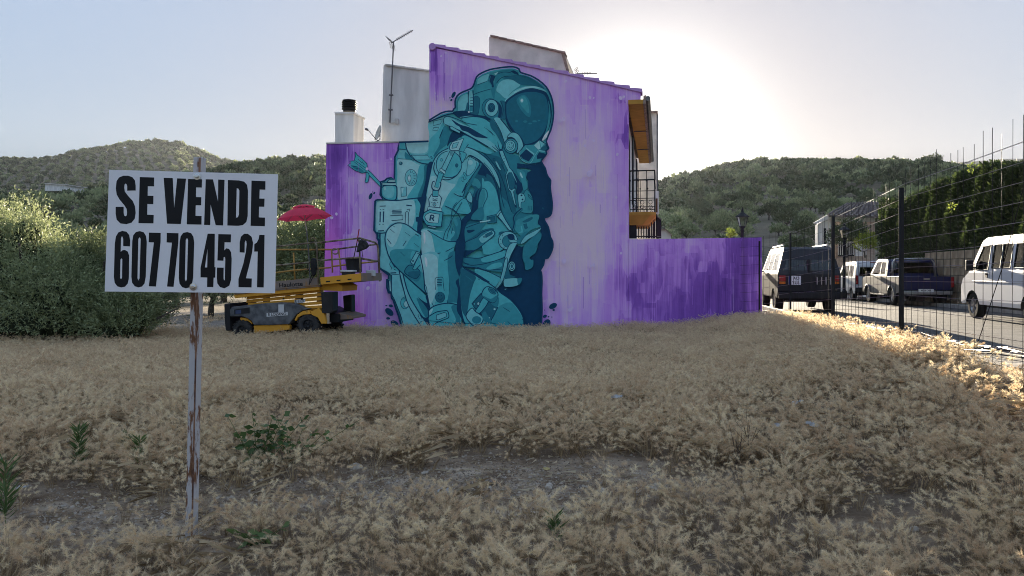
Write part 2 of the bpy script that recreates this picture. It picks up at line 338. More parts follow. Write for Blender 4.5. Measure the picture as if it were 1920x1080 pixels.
SIL = [(805, 228), (828, 214), (842, 210.5), (849, 210.5), (852, 206), (854.5, 203), (854, 192), (858, 182), (866.7, 175.5), (879, 170.5), (885.5, 167), (889.5, 160), (894, 146.7), (904, 139), (919.5, 132.8), (932, 130.6), (944.5, 128.7),
       (962, 127.8), (972.8, 131.7), (976, 138.5), (994, 144), (1009, 152.4), (1023.7, 165.4), (1033, 183), (1037, 203.3), (1036.7, 223.7), (1032, 246), (1023.7, 266.3), (1028.5, 279.3), (1023, 284), (1024.6, 289.4), (1018, 297.8), (1014.4, 304),
       (1021.9, 317), (1024, 326), (1027.8, 334), (1031.9, 339.6), (1031, 350), (1032.4, 363.7), (1034.8, 382), (1033.3, 400.7), (1027.8, 407), (1020.4, 409), (1021.3, 415.6), (1027.8, 426.7), (1031.5, 445), (1035.5, 452.6), (1035.9, 464.3), (1032.3, 474.7),
       (1027, 483.7), (1020.6, 485.7), (1018.6, 496.7), (1012.8, 506.4), (1014.7, 511), (1015.8, 526.7), (1015, 550), (1015.8, 576.7), (1015, 600), (1014, 618), (980, 619), (900, 618), (820, 618), (757, 619.5), (752.6, 606), (749, 592.6), (743, 576), (739, 563), (736, 558.5),
       (734.8, 549.6), (730, 549), (727, 539), (727, 523.7), (730, 523), (730, 515.5), (712, 502), (711.4, 480), (712, 453), (708.8, 447), (708.8, 440), (703, 432.6), (704, 405), (705, 378), (709.4, 375.3), (719.8, 375.3), (714.5, 366.3), (716.5, 349.4),
       (715, 342.3), (723, 340), (727.5, 335.8), (735, 334.5), (741, 336.5), (741.7, 296.3), (748, 283.3), (748, 279), (750, 268.6), (804.6, 266.6)]
Fpx(SIL, 'M')
# backpack
F('a1', 'L', [(815, 300), (830, 190), (860, 150), (920, 160), (1000, 250), (1060, 310), (1200, 370), (1270, 390), (1240, 600), (1190, 850), (820, 880), (810, 500)])
F('a1', 'G', [(820, 300), (1000, 320), (1080, 360), (1170, 420), (1120, 560), (1020, 780), (960, 860), (820, 875), (812, 500)])
F('a1', 'M', [(1140, 380), (1250, 390), (1240, 600), (1190, 850), (960, 865), (1000, 770), (1080, 640), (1100, 520)])
F('a1', 'K', [(1200, 395), (1290, 390), (1235, 640), (1200, 850), (1110, 860), (1120, 780), (1180, 640), (1200, 520)])
F('a1', 'N', [(1270, 380), (1325, 370), (1270, 600), (1230, 800), (1195, 1080), (1150, 1080), (1200, 850), (1250, 600)])
S('a1', [(815, 290), (900, 295), (1000, 300), (1055, 325)], 1.1)
E('a1', 860, 357, 24, 22, 'D', .8); E('a1', 850, 352, 9, 8, 'G')
E('a1', 1008, 565, 87, 120, 'L', 1.0); E('a1', 985, 575, 24, 50, 'G', .8); E('a1', 980, 570, 9, 26, 'W')
for i in range(9):
    t = R(-100+i*26); S('a1', [(1008+38*math.cos(t), 565+70*math.sin(t)), (1008+72*math.cos(t+.12), 565+104*math.sin(t+.12))], 1.1, 'D', False)
F('a1', 'L', [(862, 705), (945, 697), (942, 828), (868, 842)], 1.0, False); F('a1', 'G', [(870, 715), (905, 712), (890, 780), (872, 800)], 0, False)
# back hump
F('A', 'L', [(592, 528), (735, 475), (735, 545), (690, 640), (660, 740), (590, 800), (520, 830), (440, 810), (400, 770), (390, 708), (592, 690)], 0)
F('A', 'G', [(592, 700), (600, 740), (560, 800), (440, 800), (405, 765), (395, 712)], 0)
F('A', 'M', [(600, 690), (680, 600), (720, 530), (740, 560), (700, 660), (640, 780), (600, 880), (560, 890), (590, 800)])
F('A', 'K', [(735, 560), (800, 600), (800, 650), (760, 720), (700, 770), (650, 830), (620, 860), (650, 800), (690, 730), (705, 640)])
F('a1', 'M', [(1010, 250), (1250, 240), (1330, 250), (1370, 330), (1310, 365), (1180, 360), (1080, 320)], 0)
S('a1', [(930, 52), (945, 150), (1000, 250), (1080, 320), (1180, 360), (1320, 372)], 2.0)
F('a1', 'K', [(925, 195), (1000, 260), (1040, 300), (930, 290)]); S('a1', [(838, 150), (932, 155)], 1.4)
F('a1', 'L', [(1012, 240), (1250, 240), (1290, 308), (1075, 310)], 1.1, False)
S('a1', [(1285, 255), (1312, 298)], .8); S('a1', [(1300, 250), (1325, 290)], .8)
F('A', 'N', [(830, 595), (930, 610), (925, 640), (885, 655), (830, 690), (790, 705), (760, 740), (785, 650), (805, 615)])
S('A', [(640, 515), (720, 495), (700, 540), (635, 555), (640, 515)], .9, sm=False); S('A', [(640, 572), (685, 570), (675, 597), (630, 597), (640, 572)], .9, sm=False)
S('A', [(722, 588), (706, 630), (690, 672)], 1.8, taper=True)
# jar and arrow
F('a1', 'M', [(600, 690), (780, 680), (805, 760), (790, 880), (700, 890), (640, 875), (585, 820)], 2.2)
F('a1', 'L', [(612, 700), (740, 690), (770, 760), (740, 850), (650, 850), (605, 800)]); E('a1', 630, 720, 14, 30, 'G')
F('a1', 'G', [(588, 640), (795, 640), (790, 676), (596, 676)], 1.5, False); F('a1', 'G', [(662, 632), (690, 595), (782, 597), (778, 632)], 1.5, False)
F('a1', 'M', [(370, 440), (440, 500), (605, 680), (585, 716), (430, 560), (345, 470)], 1.2, False)
F('a1', 'M', [(200, 195), (235, 240), (300, 290), (370, 360), (382, 440), (350, 490), (300, 500), (200, 460), (90, 385), (140, 352), (120, 330), (188, 320), (205, 260)], 1.3, False)
F('a1', 'K', [(140, 390), (220, 400), (320, 460), (300, 490), (210, 450)], 0)
for a, b in (((180, 330), (350, 462)), ((200, 318), (372, 440)), ((245, 300), (300, 350)), ((300, 330), (335, 380)), ((170, 400), (240, 410)), ((220, 430), (270, 440))): S('a1', [a, b], .9, sm=False)
F('a1', 'M', [(362, 490), (402, 520), (392, 610), (372, 635), (345, 625), (358, 560)], 1.2)
# helmet rear (headphone side)
F('h1', 'T', [(975, 460), (990, 380), (1045, 240), (1120, 190), (1250, 145), (1300, 145), (1480, 100), (1640, 92), (1725, 120), (1742, 190), (1900, 210), (2200, 420), (2300, 800), (2000, 1200), (1500, 1000), (1150, 880), (1040, 862), (900, 850), (700, 835), (690, 780), (700, 620), (760, 540), (880, 490)])
F('h1', 'L', [(1040, 260), (1120, 205), (1242, 160), (1200, 290), (1110, 320), (1030, 350)], 0, False)
F('h1', 'L', [(712, 790), (712, 640), (770, 545), (870, 512), (885, 600), (885, 760), (800, 825), (720, 825)])
F('h1', 'D', [(870, 650), (960, 760), (1050, 860), (800, 835), (840, 760)])
F('h1', 'D', [(985, 555), (1055, 555), (1080, 620), (1070, 750), (1040, 865), (985, 865), (970, 700)], .6)
F('h1', 'L', [(903, 480), (952, 480), (965, 780), (905, 790), (890, 600)]); F('h1', 'K', [(900, 700), (962, 700), (965, 800), (910, 800)], 0, False)
for y in (575, 622, 672, 720): S('h1', [(915, y), (962, y-4)], 1.0, sm=False)
S('h1', [(885, 460), (882, 600), (890, 770)], 1.5); S('h1', [(962, 440), (968, 600), (968, 800)], 1.7)
S('h1', [(970, 520), (1100, 470), (1262, 425)], 1.0); S('h1', [(1030, 358), (1110, 328), (1200, 295)], .8)
F('h1', 'K', [(1350, 150), (1480, 112), (1640, 105), (1720, 170), (1560, 195), (1430, 225), (1360, 320), (1335, 500), (1320, 600), (1290, 540), (1265, 430), (1300, 400), (1330, 300), (1345, 210)])
F('h1', 'N', [(1262, 180), (1345, 205), (1305, 300), (1315, 395), (1285, 400), (1262, 350), (1220, 290), (1240, 200)], 0, False)
F('h1', 'K', [(1252, 200), (1262, 215), (1240, 290), (1285, 370), (1270, 375), (1225, 290)], 0, False)
F('h1', 'G', [(1315, 170), (1390, 135), (1350, 190)], 0, False); F('h1', 'N', [(1590, 125), (1650, 112), (1710, 140), (1738, 192), (1660, 168)], 0, False)
S('h1', [(1380, 170), (1480, 140), (1600, 150)], .9); S('h1', [(1360, 330), (1420, 250), (1530, 210), (1745, 205)], 1.2)
F('A', 'N', [(812, 436), (835, 428), (920, 422), (1000, 455), (1100, 470), (1190, 500), (1150, 508), (1060, 492), (970, 478), (890, 492), (840, 470)])
S('h1', [(740, 905), (900, 880), (1000, 890)], .9, 'L'); E('h1', 893, 812, 14, 16, 'W')
# dome and visor
F('h2', 'L', [(60, 250), (90, 190), (150, 160), (220, 165), (300, 212), (240, 262), (190, 310), (150, 352), (90, 300), (62, 280)])
F('h2', 'D', [(130, 142), (250, 112), (360, 127), (460, 177), (545, 255), (430, 222), (305, 212), (220, 162), (150, 152)])
F('h2', 'L', [(150, 362), (230, 280), (330, 235), (430, 225), (520, 248), (565, 285), (480, 258), (400, 252), (300, 280), (220, 330), (160, 385)]); F('h2', 'G', [(240, 285), (340, 240), (440, 230), (500, 245), (430, 240), (330, 252), (255, 290)])
F('h2', 'N', [(148, 385), (220, 320), (300, 275), (400, 247), (480, 258), (565, 295), (606, 400), (618, 520), (596, 640), (555, 730), (500, 800), (360, 822), (318, 790), (250, 720), (190, 650), (150, 560), (145, 470)])
F('h2', 'V', [(165, 395), (230, 335), (310, 298), (400, 285), (480, 292), (550, 325), (580, 420), (587, 520), (568, 620), (520, 720), (450, 785), (350, 812), (320, 760), (250, 690), (200, 620), (165, 540), (158, 460)])
F('h2', 'D', [(190, 420), (300, 330), (470, 310), (550, 400), (555, 560), (480, 700), (360, 760), (270, 650), (200, 560)])
F('h2', 'V', [(200, 560), (240, 600), (330, 560), (420, 590), (500, 560), (560, 590), (500, 700), (400, 780), (330, 760), (250, 680)])
F('h2', 'K', [(262, 370), (300, 325), (345, 318), (385, 365), (408, 450), (402, 525), (380, 538), (330, 495), (285, 430)])
F('h2', 'T', [(285, 360), (320, 330), (355, 345), (385, 430), (385, 500), (340, 460), (300, 410)]); E('h2', 316, 372, 15, 20, 'G'); E('h2', 316, 370, 6, 8, 'W')
for x, y, a, b in ((262, 580, 14, 10), (350, 585, 20, 12), (445, 582, 22, 10), (490, 575, 12, 6), (400, 605, 18, 8)): E('h2', x, y, a, b, 'K')
F('h2', 'T', [(592, 400), (606, 520), (590, 640), (548, 745), (515, 775), (555, 690), (580, 580), (590, 480)]); F('h2', 'W', [(590, 675), (574, 735), (530, 778), (524, 762), (550, 715)])
S('h2', [(583, 380), (594, 470), (588, 570)], 1.0, 'K'); S('h2', [(170, 600), (230, 690), (320, 780)], 1.2, 'N')
F('h2', 'D', [(95, 375), (145, 385), (145, 470), (150, 560), (120, 560), (88, 545), (112, 480), (112, 420)]); S('h2', [(102, 380), (128, 460), (110, 545)], 1.0)
# ear disc
F('h1', 'N', [(1330, 608), (1420, 680), (1455, 780), (1430, 900), (1385, 925), (1392, 800), (1380, 690)])
F('h1', 'K', [(1115, 720), (1180, 610), (1290, 595), (1390, 680), (1400, 800), (1370, 930), (1250, 925), (1150, 850)], 1.0)
E('h1', 1278, 745, 112, 142, 'L', 1.2); E('h1', 1272, 740, 58, 74, 'D', 1.2); E('h1', 1272, 740, 38, 55, 'N'); E('h1', 1274, 735, 28, 40, 'D'); S('h1', [(1255, 760), (1275, 720), (1290, 755)], .8)
# scarf / hood
F('A', 'L', [(740, 480), (800, 488), (900, 540), (1000, 580), (1120, 600), (1200, 680), (1245, 790), (1200, 790), (1130, 745), (1000, 680), (880, 600), (780, 560), (735, 545)])
F('A', 'M', [(890, 490), (1000, 472), (1100, 495), (1180, 560), (1230, 640), (1255, 730), (1245, 800), (1180, 720), (1060, 640), (960, 560)])
F('A', 'N', [(800, 500), (880, 548), (960, 572), (1060, 630), (1128, 668), (1060, 665), (1010, 655), (945, 615), (895, 598), (870, 565), (840, 548)])
S('A', [(735, 545), (728, 500), (762, 474), (830, 490), (930, 532), (1030, 552)], 1.3); S('A', [(592, 526), (740, 465), (832, 446)], 2.2)
S('A', [(775, 560), (870, 600), (960, 650), (1050, 700), (1130, 748)], 1.8); S('A', [(745, 545), (780, 562)], 1.2)
S('A', [(890, 490), (1000, 475), (1100, 495), (1180, 560), (1230, 640), (1258, 720), (1250, 795)], 1.7)
S('A', [(1090, 570), (1150, 610), (1190, 650)], .9, taper=True); S('A', [(1130, 600), (1160, 625), (1175, 650)], 1, taper=True)
for a, b, c in (((1165, 740), (1205, 775), (1235, 800)), ((1190, 730), (1215, 765), (1240, 800)), ((1215, 700), (1225, 750), (1242, 795)), ((1180, 790), (1210, 795), (1240, 800))): S('A', [a, b, c], 1.4, taper=True)
S('A', [(780, 565), (790, 595), (850, 610), (880, 632)], 1.2); F('A', 'L', [(785, 568), (800, 562), (880, 610), (872, 626), (795, 590)], 1.0, False)
F('A', 'K', [(1150, 495), (1210, 560), (1250, 640), (1272, 720), (1262, 790), (1290, 810), (1300, 740), (1280, 640), (1235, 540), (1200, 505)])
# chest block in shade
F('c1', 'K', [(225, 110), (280, 130), (330, 160), (400, 190), (400, 260), (380, 300), (430, 318), (485, 330), (465, 400), (490, 460), (480, 520), (530, 600), (540, 700), (530, 770), (600, 780), (580, 860), (612, 890), (520, 930), (430, 1000), (380, 960), (310, 930), (230, 760), (190, 560), (130, 400), (0, 220), (0, 120), (120, 150)])
F('c1', 'D', [(60, 150), (130, 170), (210, 200), (250, 330), (260, 460), (320, 600), (370, 740), (330, 760), (280, 650), (200, 560), (180, 420), (110, 280), (40, 190)])
# navy right side
NR = cv('c1', [(372, 250), (378, 275), (372, 305), (440, 300), (500, 308), (520, 325), (480, 345), (465, 400), (488, 430), (486, 500), (530, 600), (540, 700), (530, 770), (590, 780), (585, 860), (612, 890), (612, 980), (575, 1060)])
NR += cv('k2', [(840, 640), (790, 730), (715, 800), (735, 830), (770, 832), (760, 930), (690, 972), (650, 958), (640, 900), (618, 800), (625, 700), (660, 620), (600, 640), (530, 610), (480, 690), (440, 800), (410, 900), (370, 1080)])
NR += cv('k1', [(640, 345), (620, 420), (600, 445), (548, 492), (600, 540), (700, 610), (790, 710), (840, 800), (852, 880), (850, 950), (1043, 950)])
i0 = SIL.index((1014, 618)); i1 = SIL.index((1018, 297.8)); NR += list(reversed(SIL[i1:i0])); NR += cv('c1', [(560, 262), (480, 262)])
Fpx(NR, 'N')
F('c1', 'K', [(630, 700), (640, 700), (640, 720)], 0, False)
# jaw strap, lower disc, mask
F('h2', 'D', [(0, 560), (40, 590), (90, 690), (130, 790), (130, 850), (60, 720), (0, 640)])
F('h2', 'L', [(35, 557), (105, 560), (200, 690), (215, 720), (170, 745), (145, 795), (100, 680)], 0); S('h2', [(100, 558), (150, 620), (205, 692)], 2.0); S('h2', [(30, 560), (100, 680), (140, 800)], 1.1)
F('h2', 'L', [(165, 745), (215, 695), (280, 715), (322, 790), (330, 850), (300, 890), (260, 905), (275, 840), (250, 770), (210, 745)], 1.3)
E('h2', 205, 832, 70, 76, 'T', 1.5); E('h2', 200, 830, 54, 60, 'N'); E('h2', 200, 830, 48, 53, 'L'); E('h2', 200, 830, 36, 40, 'D'); E('h2', 198, 830, 31, 35, 'L'); S('h2', [(182, 832), (192, 852), (212, 850), (220, 828)], 1.0); S('h2', [(186, 808), (190, 822)], 1.0, sm=False); S('h2', [(208, 800), (210, 815)], 1.0, sm=False)
F('h2', 'T', [(285, 900), (345, 822), (430, 815), (495, 772), (560, 815), (583, 868), (560, 885), (566, 915), (530, 962), (500, 1000), (400, 1015), (320, 985)], 1.8, False)
F('h2', 'N', [(300, 925), (362, 862), (440, 915), (385, 990), (325, 962)], 0, False); F('h2', 'L', [(350, 835), (362, 850), (445, 912), (435, 925), (360, 865)], 0, False)
F('h2', 'G', [(440, 828), (490, 780), (505, 858), (482, 870)], 0, False); F('h2', 'L', [(495, 778), (548, 810), (510, 850)], 0, False); F('h2', 'D', [(500, 868), (512, 850), (558, 822), (578, 868), (545, 882)], 0, False)
F('h2', 'N', [(465, 935), (490, 895), (560, 912), (530, 955), (470, 965)], 0, False); F('h2', 'L', [(482, 872), (560, 888), (566, 896), (490, 886)], 0, False); S('h2', [(300, 880), (290, 930), (330, 985), (400, 1005), (440, 940), (480, 880)], 1.0, 'L')
# chest gear
F('c1', 'L', [(0, 165), (60, 198), (140, 285), (190, 400), (202, 500), (178, 460), (150, 390), (90, 290), (0, 215)]); S('c1', [(0, 130), (60, 168), (135, 250), (200, 350), (255, 500), (290, 650), (320, 742)], 1.1); S('c1', [(0, 215), (90, 292), (150, 395), (190, 520), (205, 720)], 1.2); S('c1', [(200, 480), (220, 600), (245, 700)], 1.0)
F('c1', 'L', [(155, 240), (172, 236), (200, 290), (215, 320), (190, 310)], .6); E('c1', 143, 215, 10, 14, 'D', .6); S('c1', [(215, 260), (250, 320), (255, 340)], .9)
F('c1', 'N', [(350, 350), (400, 430), (432, 470), (430, 525), (385, 570), (362, 540), (372, 480), (340, 400)]); F('c1', 'T', [(370, 320), (410, 318), (450, 340), (470, 420), (480, 500), (440, 520), (420, 440)])
F('c1', 'G', [(402, 348), (415, 348), (435, 395), (428, 400), (412, 385)])
F('c1', 'N', [(190, 128), (232, 118), (302, 295), (335, 328), (378, 440), (380, 462), (358, 470), (360, 512), (342, 540), (370, 680), (368, 700), (350, 675), (310, 545), (288, 522), (256, 372), (278, 320), (215, 200)])
F('c1', 'L', [(198, 132), (228, 124), (298, 300), (328, 333), (372, 440), (374, 452), (330, 362), (322, 344), (292, 344), (268, 375), (297, 512), (318, 524), (348, 508), (354, 514), (336, 540), (362, 676), (352, 668), (315, 540), (292, 515), (262, 374), (284, 322), (222, 200)], 0, False)
F('c1', 'D', [(278, 375), (294, 352), (320, 352), (345, 400), (352, 460), (345, 505), (318, 515), (300, 500)])
for y in (180, 210, 240, 268): S('c1', [(228, y), (250, y-6)], .8, 'D', False)
F('c1', 'T', [(400, 650), (440, 560), (480, 520), (530, 600), (538, 700), (520, 755), (440, 752), (398, 720)], .8); F('c1', 'L', [(385, 572), (430, 556), (455, 590), (450, 638), (418, 648), (412, 708), (392, 680)], 1.0); E('c1', 420, 576, 10, 9, 'N'); E('c1', 430, 618, 9, 9, 'N')
for x in (488, 506, 524): S('c1', [(x, 682), (x-2, 728)], 1.2, 'D', False)
S('c1', [(480, 560), (510, 585), (530, 625), (500, 600), (485, 570)], .8)
F('c1', 'T', [(440, 800), (520, 772), (598, 778), (582, 860), (612, 892), (520, 925), (430, 990), (375, 950), (350, 900), (370, 830)]); F('c1', 'D', [(430, 840), (520, 795), (530, 815), (470, 850)]); F('c1', 'D', [(440, 870), (470, 860), (482, 905), (455, 920)], .6, False)
F('c1', 'M', [(412, 885), (422, 885), (440, 950), (380, 960), (420, 935)], 0, False)
S('c1', [(432, 712), (378, 752), (345, 800), (352, 850), (345, 900), (330, 938)], 4.2); S('c1', [(432, 714), (380, 756), (351, 802), (358, 850), (349, 900), (334, 935)], 2.0, 'K')
# torso
F('s1', 'D', [(800, 440), (850, 470), (930, 560), (1000, 660), (1050, 860), (1080, 1080), (1080, 1500), (640, 1500), (640, 1080), (700, 900), (740, 780), (690, 690)])
F('s1', 'N', [(812, 440), (880, 480), (960, 600), (990, 640), (900, 585), (890, 640), (870, 610), (820, 600), (780, 570)])
F('c1', 'M', [(28, 455), (60, 435), (100, 440), (150, 500), (180, 590), (198, 720), (170, 790), (250, 870), (300, 940), (190, 950), (195, 1080), (0, 1080), (0, 900), (30, 780), (18, 600)])
F('s1', 'T', [(700, 640), (780, 650), (820, 720), (800, 770), (760, 740), (710, 720)]); F('s1', 'M', [(840, 640), (860, 660), (858, 735), (838, 735)])
F('s1', 'N', [(735, 900), (770, 800), (830, 765), (800, 860), (775, 1000), (760, 1080), (700, 1080)]); F('s1', 'T', [(800, 880), (830, 790), (870, 790), (880, 880), (850, 960), (820, 1040), (790, 1060)])
S('s1', [(760, 1060), (775, 880), (800, 790), (850, 765), (895, 800), (902, 880), (860, 970), (830, 1080)], 1.8, 'D')
# scarf strap sweeping down over the shoulder
F('s1', 'M', [(590, 100), (640, 98), (760, 170), (900, 260), (960, 320), (900, 330), (760, 280), (650, 245), (600, 310), (548, 300), (580, 200)])
S('s1', [(665, 210), (640, 245), (600, 310), (550, 298)], 1.3); S('s1', [(590, 100), (640, 98), (760, 160), (915, 240)], 1.4)
F('s1', 'L', [(650, 248), (760, 300), (860, 370), (960, 460), (1040, 600), (1062, 760), (1010, 660), (900, 500), (800, 405), (690, 345), (640, 380), (600, 430), (575, 400), (600, 330)])
S('s1', [(650, 246), (760, 292), (880, 380), (980, 500), (1050, 640), (1075, 800)], 1.7); S('s1', [(680, 348), (800, 410), (920, 540), (1000, 690), (1040, 840), (1070, 1040)], 2.0); S('s1', [(860, 440), (960, 560), (1030, 720)], .9)
# near arm
F('s1', 'L', [(105, 1080), (130, 850), (180, 600), (230, 420), (300, 330), (420, 265), (560, 300), (600, 420), (690, 365), (810, 450), (740, 570), (640, 720), (590, 870), (690, 1000), (640, 1080)])
F('s1', 'G', [(120, 1000), (150, 830), (190, 620), (300, 640), (420, 700), (500, 720), (440, 800), (390, 880), (330, 1000), (330, 1080), (110, 1080)])
F('s1', 'M', [(480, 820), (590, 870), (640, 740), (800, 455), (720, 480), (620, 560), (540, 650), (500, 740), (420, 830), (340, 1000), (330, 1090), (660, 1090), (690, 1000), (640, 900)])
F('s1', 'L', [(690, 372), (760, 420), (750, 520), (680, 600), (640, 590), (650, 500), (660, 420)], .7); E('s1', 690, 440, 30, 30, 'G'); S('s1', [(640, 640), (600, 580), (620, 570), (650, 620)], .8); S('s1', [(575, 640), (600, 620), (610, 660), (640, 640)], .8); S('s1', [(580, 660), (590, 680), (610, 672)], .8)
F('s1', 'K', [(805, 455), (830, 480), (740, 640), (660, 800), (610, 890), (590, 870), (640, 760), (740, 570)])
S('s1', [(690, 368), (808, 452), (740, 570), (640, 720), (592, 868), (480, 832)], 1.4); S('s1', [(640, 700), (620, 760), (582, 828)], 2.6, taper=True)
S('s1', [(100, 1080), (128, 850), (175, 620), (220, 430), (300, 320), (410, 262)], 1.7); F('s1', 'N', [(150, 470), (215, 440), (170, 620), (120, 850), (90, 1080), (40, 1080), (60, 920), (120, 700)])
E('s1', 420, 465, 162, 168, 'M', 1.3); F('s1', 'L', [(280, 420), (360, 320), (460, 300), (440, 400), (330, 560), (270, 520)]); E('s1', 325, 408, 17, 18, 'M', .7); E('s1', 518, 478, 18, 24, 'D', .6)
S('s1', [(230, 470), (232, 540), (270, 610), (300, 640)], 1.0); S('s1', [(240, 440), (228, 520), (262, 600), (350, 655), (440, 650), (520, 600), (575, 520)], 1.6)
F('s1', 'M', [(545, 305), (570, 340), (570, 400), (585, 440), (600, 430), (640, 340), (600, 310)], 1.0); S('s1', [(555, 320), (560, 400), (590, 440)], 1.0)
F('s1', 'L', [(432, 298), (492, 302), (378, 545), (322, 522)], 1.3, False)
for y in (318, 332, 346): S('s1', [(435, y), (468, y+2)], 1.1, sm=False)
F('s1', 'G', [(430, 235), (462, 180), (605, 138), (545, 290), (448, 292), (428, 272)], 1.5, False); F('s1', 'L', [(455, 262), (472, 202), (545, 180), (512, 255)], 1.1, False)
F('s1', 'M', [(292, 562), (350, 590), (290, 765), (238, 750)], 1.2, False); F('s1', 'G', [(308, 520), (322, 512), (378, 558), (368, 590), (305, 545)], 1.2, False)
S('s1', [(240, 682), (218, 690), (208, 750), (230, 785), (285, 790), (312, 720), (308, 690)], 3.2); S('s1', [(238, 688), (222, 696), (215, 748), (234, 777), (281, 781), (305, 720), (303, 696)], 1.3, 'G')
F('s1', 'M', [(215, 795), (285, 795), (282, 870), (215, 868)], 1.2, False); F('s1', 'G', [(165, 900), (205, 835), (215, 870), (282, 872), (292, 845), (326, 890), (302, 1012), (178, 1000)], 1.5, False)
S('s1', [(215, 895), (242, 906), (275, 897)], 1.3); S('s1', [(212, 912), (242, 925), (275, 914)], 1.3); E('s1', 237, 970, 19, 24, 'G', 1.0); E('s1', 237, 970, 8, 11, 'M', .6); E('s1', 205, 945, 6, 5, 'N'); E('s1', 278, 945, 6, 5, 'N')
F('s1', 'G', [(145, 1050), (160, 992), (185, 1000), (300, 1015), (325, 1015), (330, 1060)], 1.1, False)
F('s1', 'L', [(680, 812), (715, 880), (705, 950), (640, 900)], .9); F('s1', 'M', [(560, 925), (630, 900), (680, 990), (695, 1085), (540, 1085), (480, 1030)], 1.0)
# centre column of shadow between arm and torso
F('r1', 'N', [(830, -80), (895, 0), (880, 130), (800, 230), (730, 310), (725, 500), (700, 640), (730, 760), (690, 900), (640, 960), (640, 1080), (575, 1080), (560, 900), (545, 780), (570, 660), (610, 520), (648, 400), (640, 290), (720, 190), (810, 110)])
F('r1', 'K', [(830, 160), (960, 60), (975, 240), (860, 250), (800, 240)])
F('r1', 'K', [(720, 345), (900, 290), (1030, 270), (960, 370), (930, 420), (860, 470), (760, 540), (715, 560)]); S('r1', [(780, 240), (860, 262), (980, 268), (1080, 258)], 1.5); S('r1', [(1080, 262), (960, 285), (820, 330), (720, 370)], 1.3); F('r1', 'N', [(740, 400), (850, 395), (820, 425), (760, 440)])
F('r1', 'D', [(720, 560), (850, 480), (960, 400), (1100, 370), (1120, 400), (960, 430), (860, 520), (720, 600)])
F('r1', 'M', [(970, 600), (1110, 520), (1300, 440), (1300, 620), (1234, 690), (1100, 745), (985, 745), (965, 680)])
F('r1', 'K', [(700, 590), (880, 500), (960, 432), (1095, 396), (1138, 462), (985, 600), (860, 685), (720, 700)], 1.3); F('r1', 'L', [(918, 520), (1000, 452), (1092, 408), (1128, 460), (1010, 560), (950, 580)]); F('r1', 'D', [(1005, 460), (1100, 415), (1112, 452), (1020, 505)], .8, False)
for x in (970, 985, 1000): S('r1', [(x, 478+(985-x)*.3), (x+16, 512)], 1.0, sm=False)
F('r1', 'N', [(640, 680), (720, 690), (860, 690), (820, 720), (760, 760), (700, 790), (660, 800)])
F('r1', 'K', [(690, 790), (800, 790), (900, 805), (1020, 770), (1260, 690), (1330, 700), (1330, 980), (1100, 990), (860, 950), (680, 910), (640, 850)])
F('r1', 'M', [(958, 800), (1100, 755), (1270, 690), (1290, 760), (1200, 820), (1080, 850), (960, 855)]); S('r1', [(690, 790), (800, 800), (910, 803), (1030, 770), (1260, 695)], 1.4); S('r1', [(690, 870), (800, 905), (960, 890), (1100, 855), (1290, 790)], 1.4)
F('r1', 'M', [(1015, 960), (1090, 895), (1220, 865), (1240, 920), (1110, 965)]); S('r1', [(640, 905), (760, 940), (880, 932), (1010, 975), (1240, 960)], 1.3); S('r1', [(680, 850), (720, 880), (770, 885)], 1.5, taper=True)
# round socket and hose
E('k2', 405, 550, 138, 132, 'L', 1.3); E('k2', 415, 560, 92, 88, 'K', 1.0)
for t in (120, 155, 190, 225): E('k2', 405+112*math.cos(R(t)), 550+110*math.sin(R(t)), 7, 7, 'N')
F('k2', 'N', [(400, 465), (470, 455), (500, 500), (470, 540), (410, 520)]); F('k2', 'L', [(420, 545), (520, 545), (530, 580), (440, 575)], .9)
F('k2', 'K', [(530, 560), (600, 470), (640, 430), (700, 420), (640, 500), (570, 600)])
F('k2', 'L', [(585, 595), (650, 490), (770, 420), (885, 372), (800, 470), (700, 530), (640, 582)], .8)
F('k2', 'K', [(630, 640), (700, 555), (800, 470), (880, 440), (880, 520), (835, 600), (820, 680), (790, 735), (715, 795), (740, 828), (770, 832), (760, 930), (690, 970), (652, 958), (645, 880), (615, 800)])
F('k2', 'L', [(450, 592), (535, 582), (505, 650), (448, 760), (408, 880), (385, 1000), (360, 1110), (310, 1110), (345, 930), (368, 760), (405, 650)], 1.2)
F('k1', 'L', [(660, 140), (672, 190), (650, 300), (612, 410), (548, 492), (528, 480), (578, 400), (612, 290), (635, 180)], 1.2)
# arm strap from shoulder
F('c1', 'K', [(72, 790), (160, 770), (170, 850), (78, 862)], 1.2, False); F('c1', 'D', [(88, 800), (150, 788), (155, 836), (95, 845)], .7, False); S('c1', [(0, 845), (60, 838), (105, 828)], 2.4, 'G', False)
F('c1', 'L', [(165, 772), (202, 728), (215, 740), (175, 790)], 1.0, False); F('c1', 'L', [(182, 790), (215, 742), (262, 830), (330, 938), (290, 925), (225, 840)], 1.4, False)
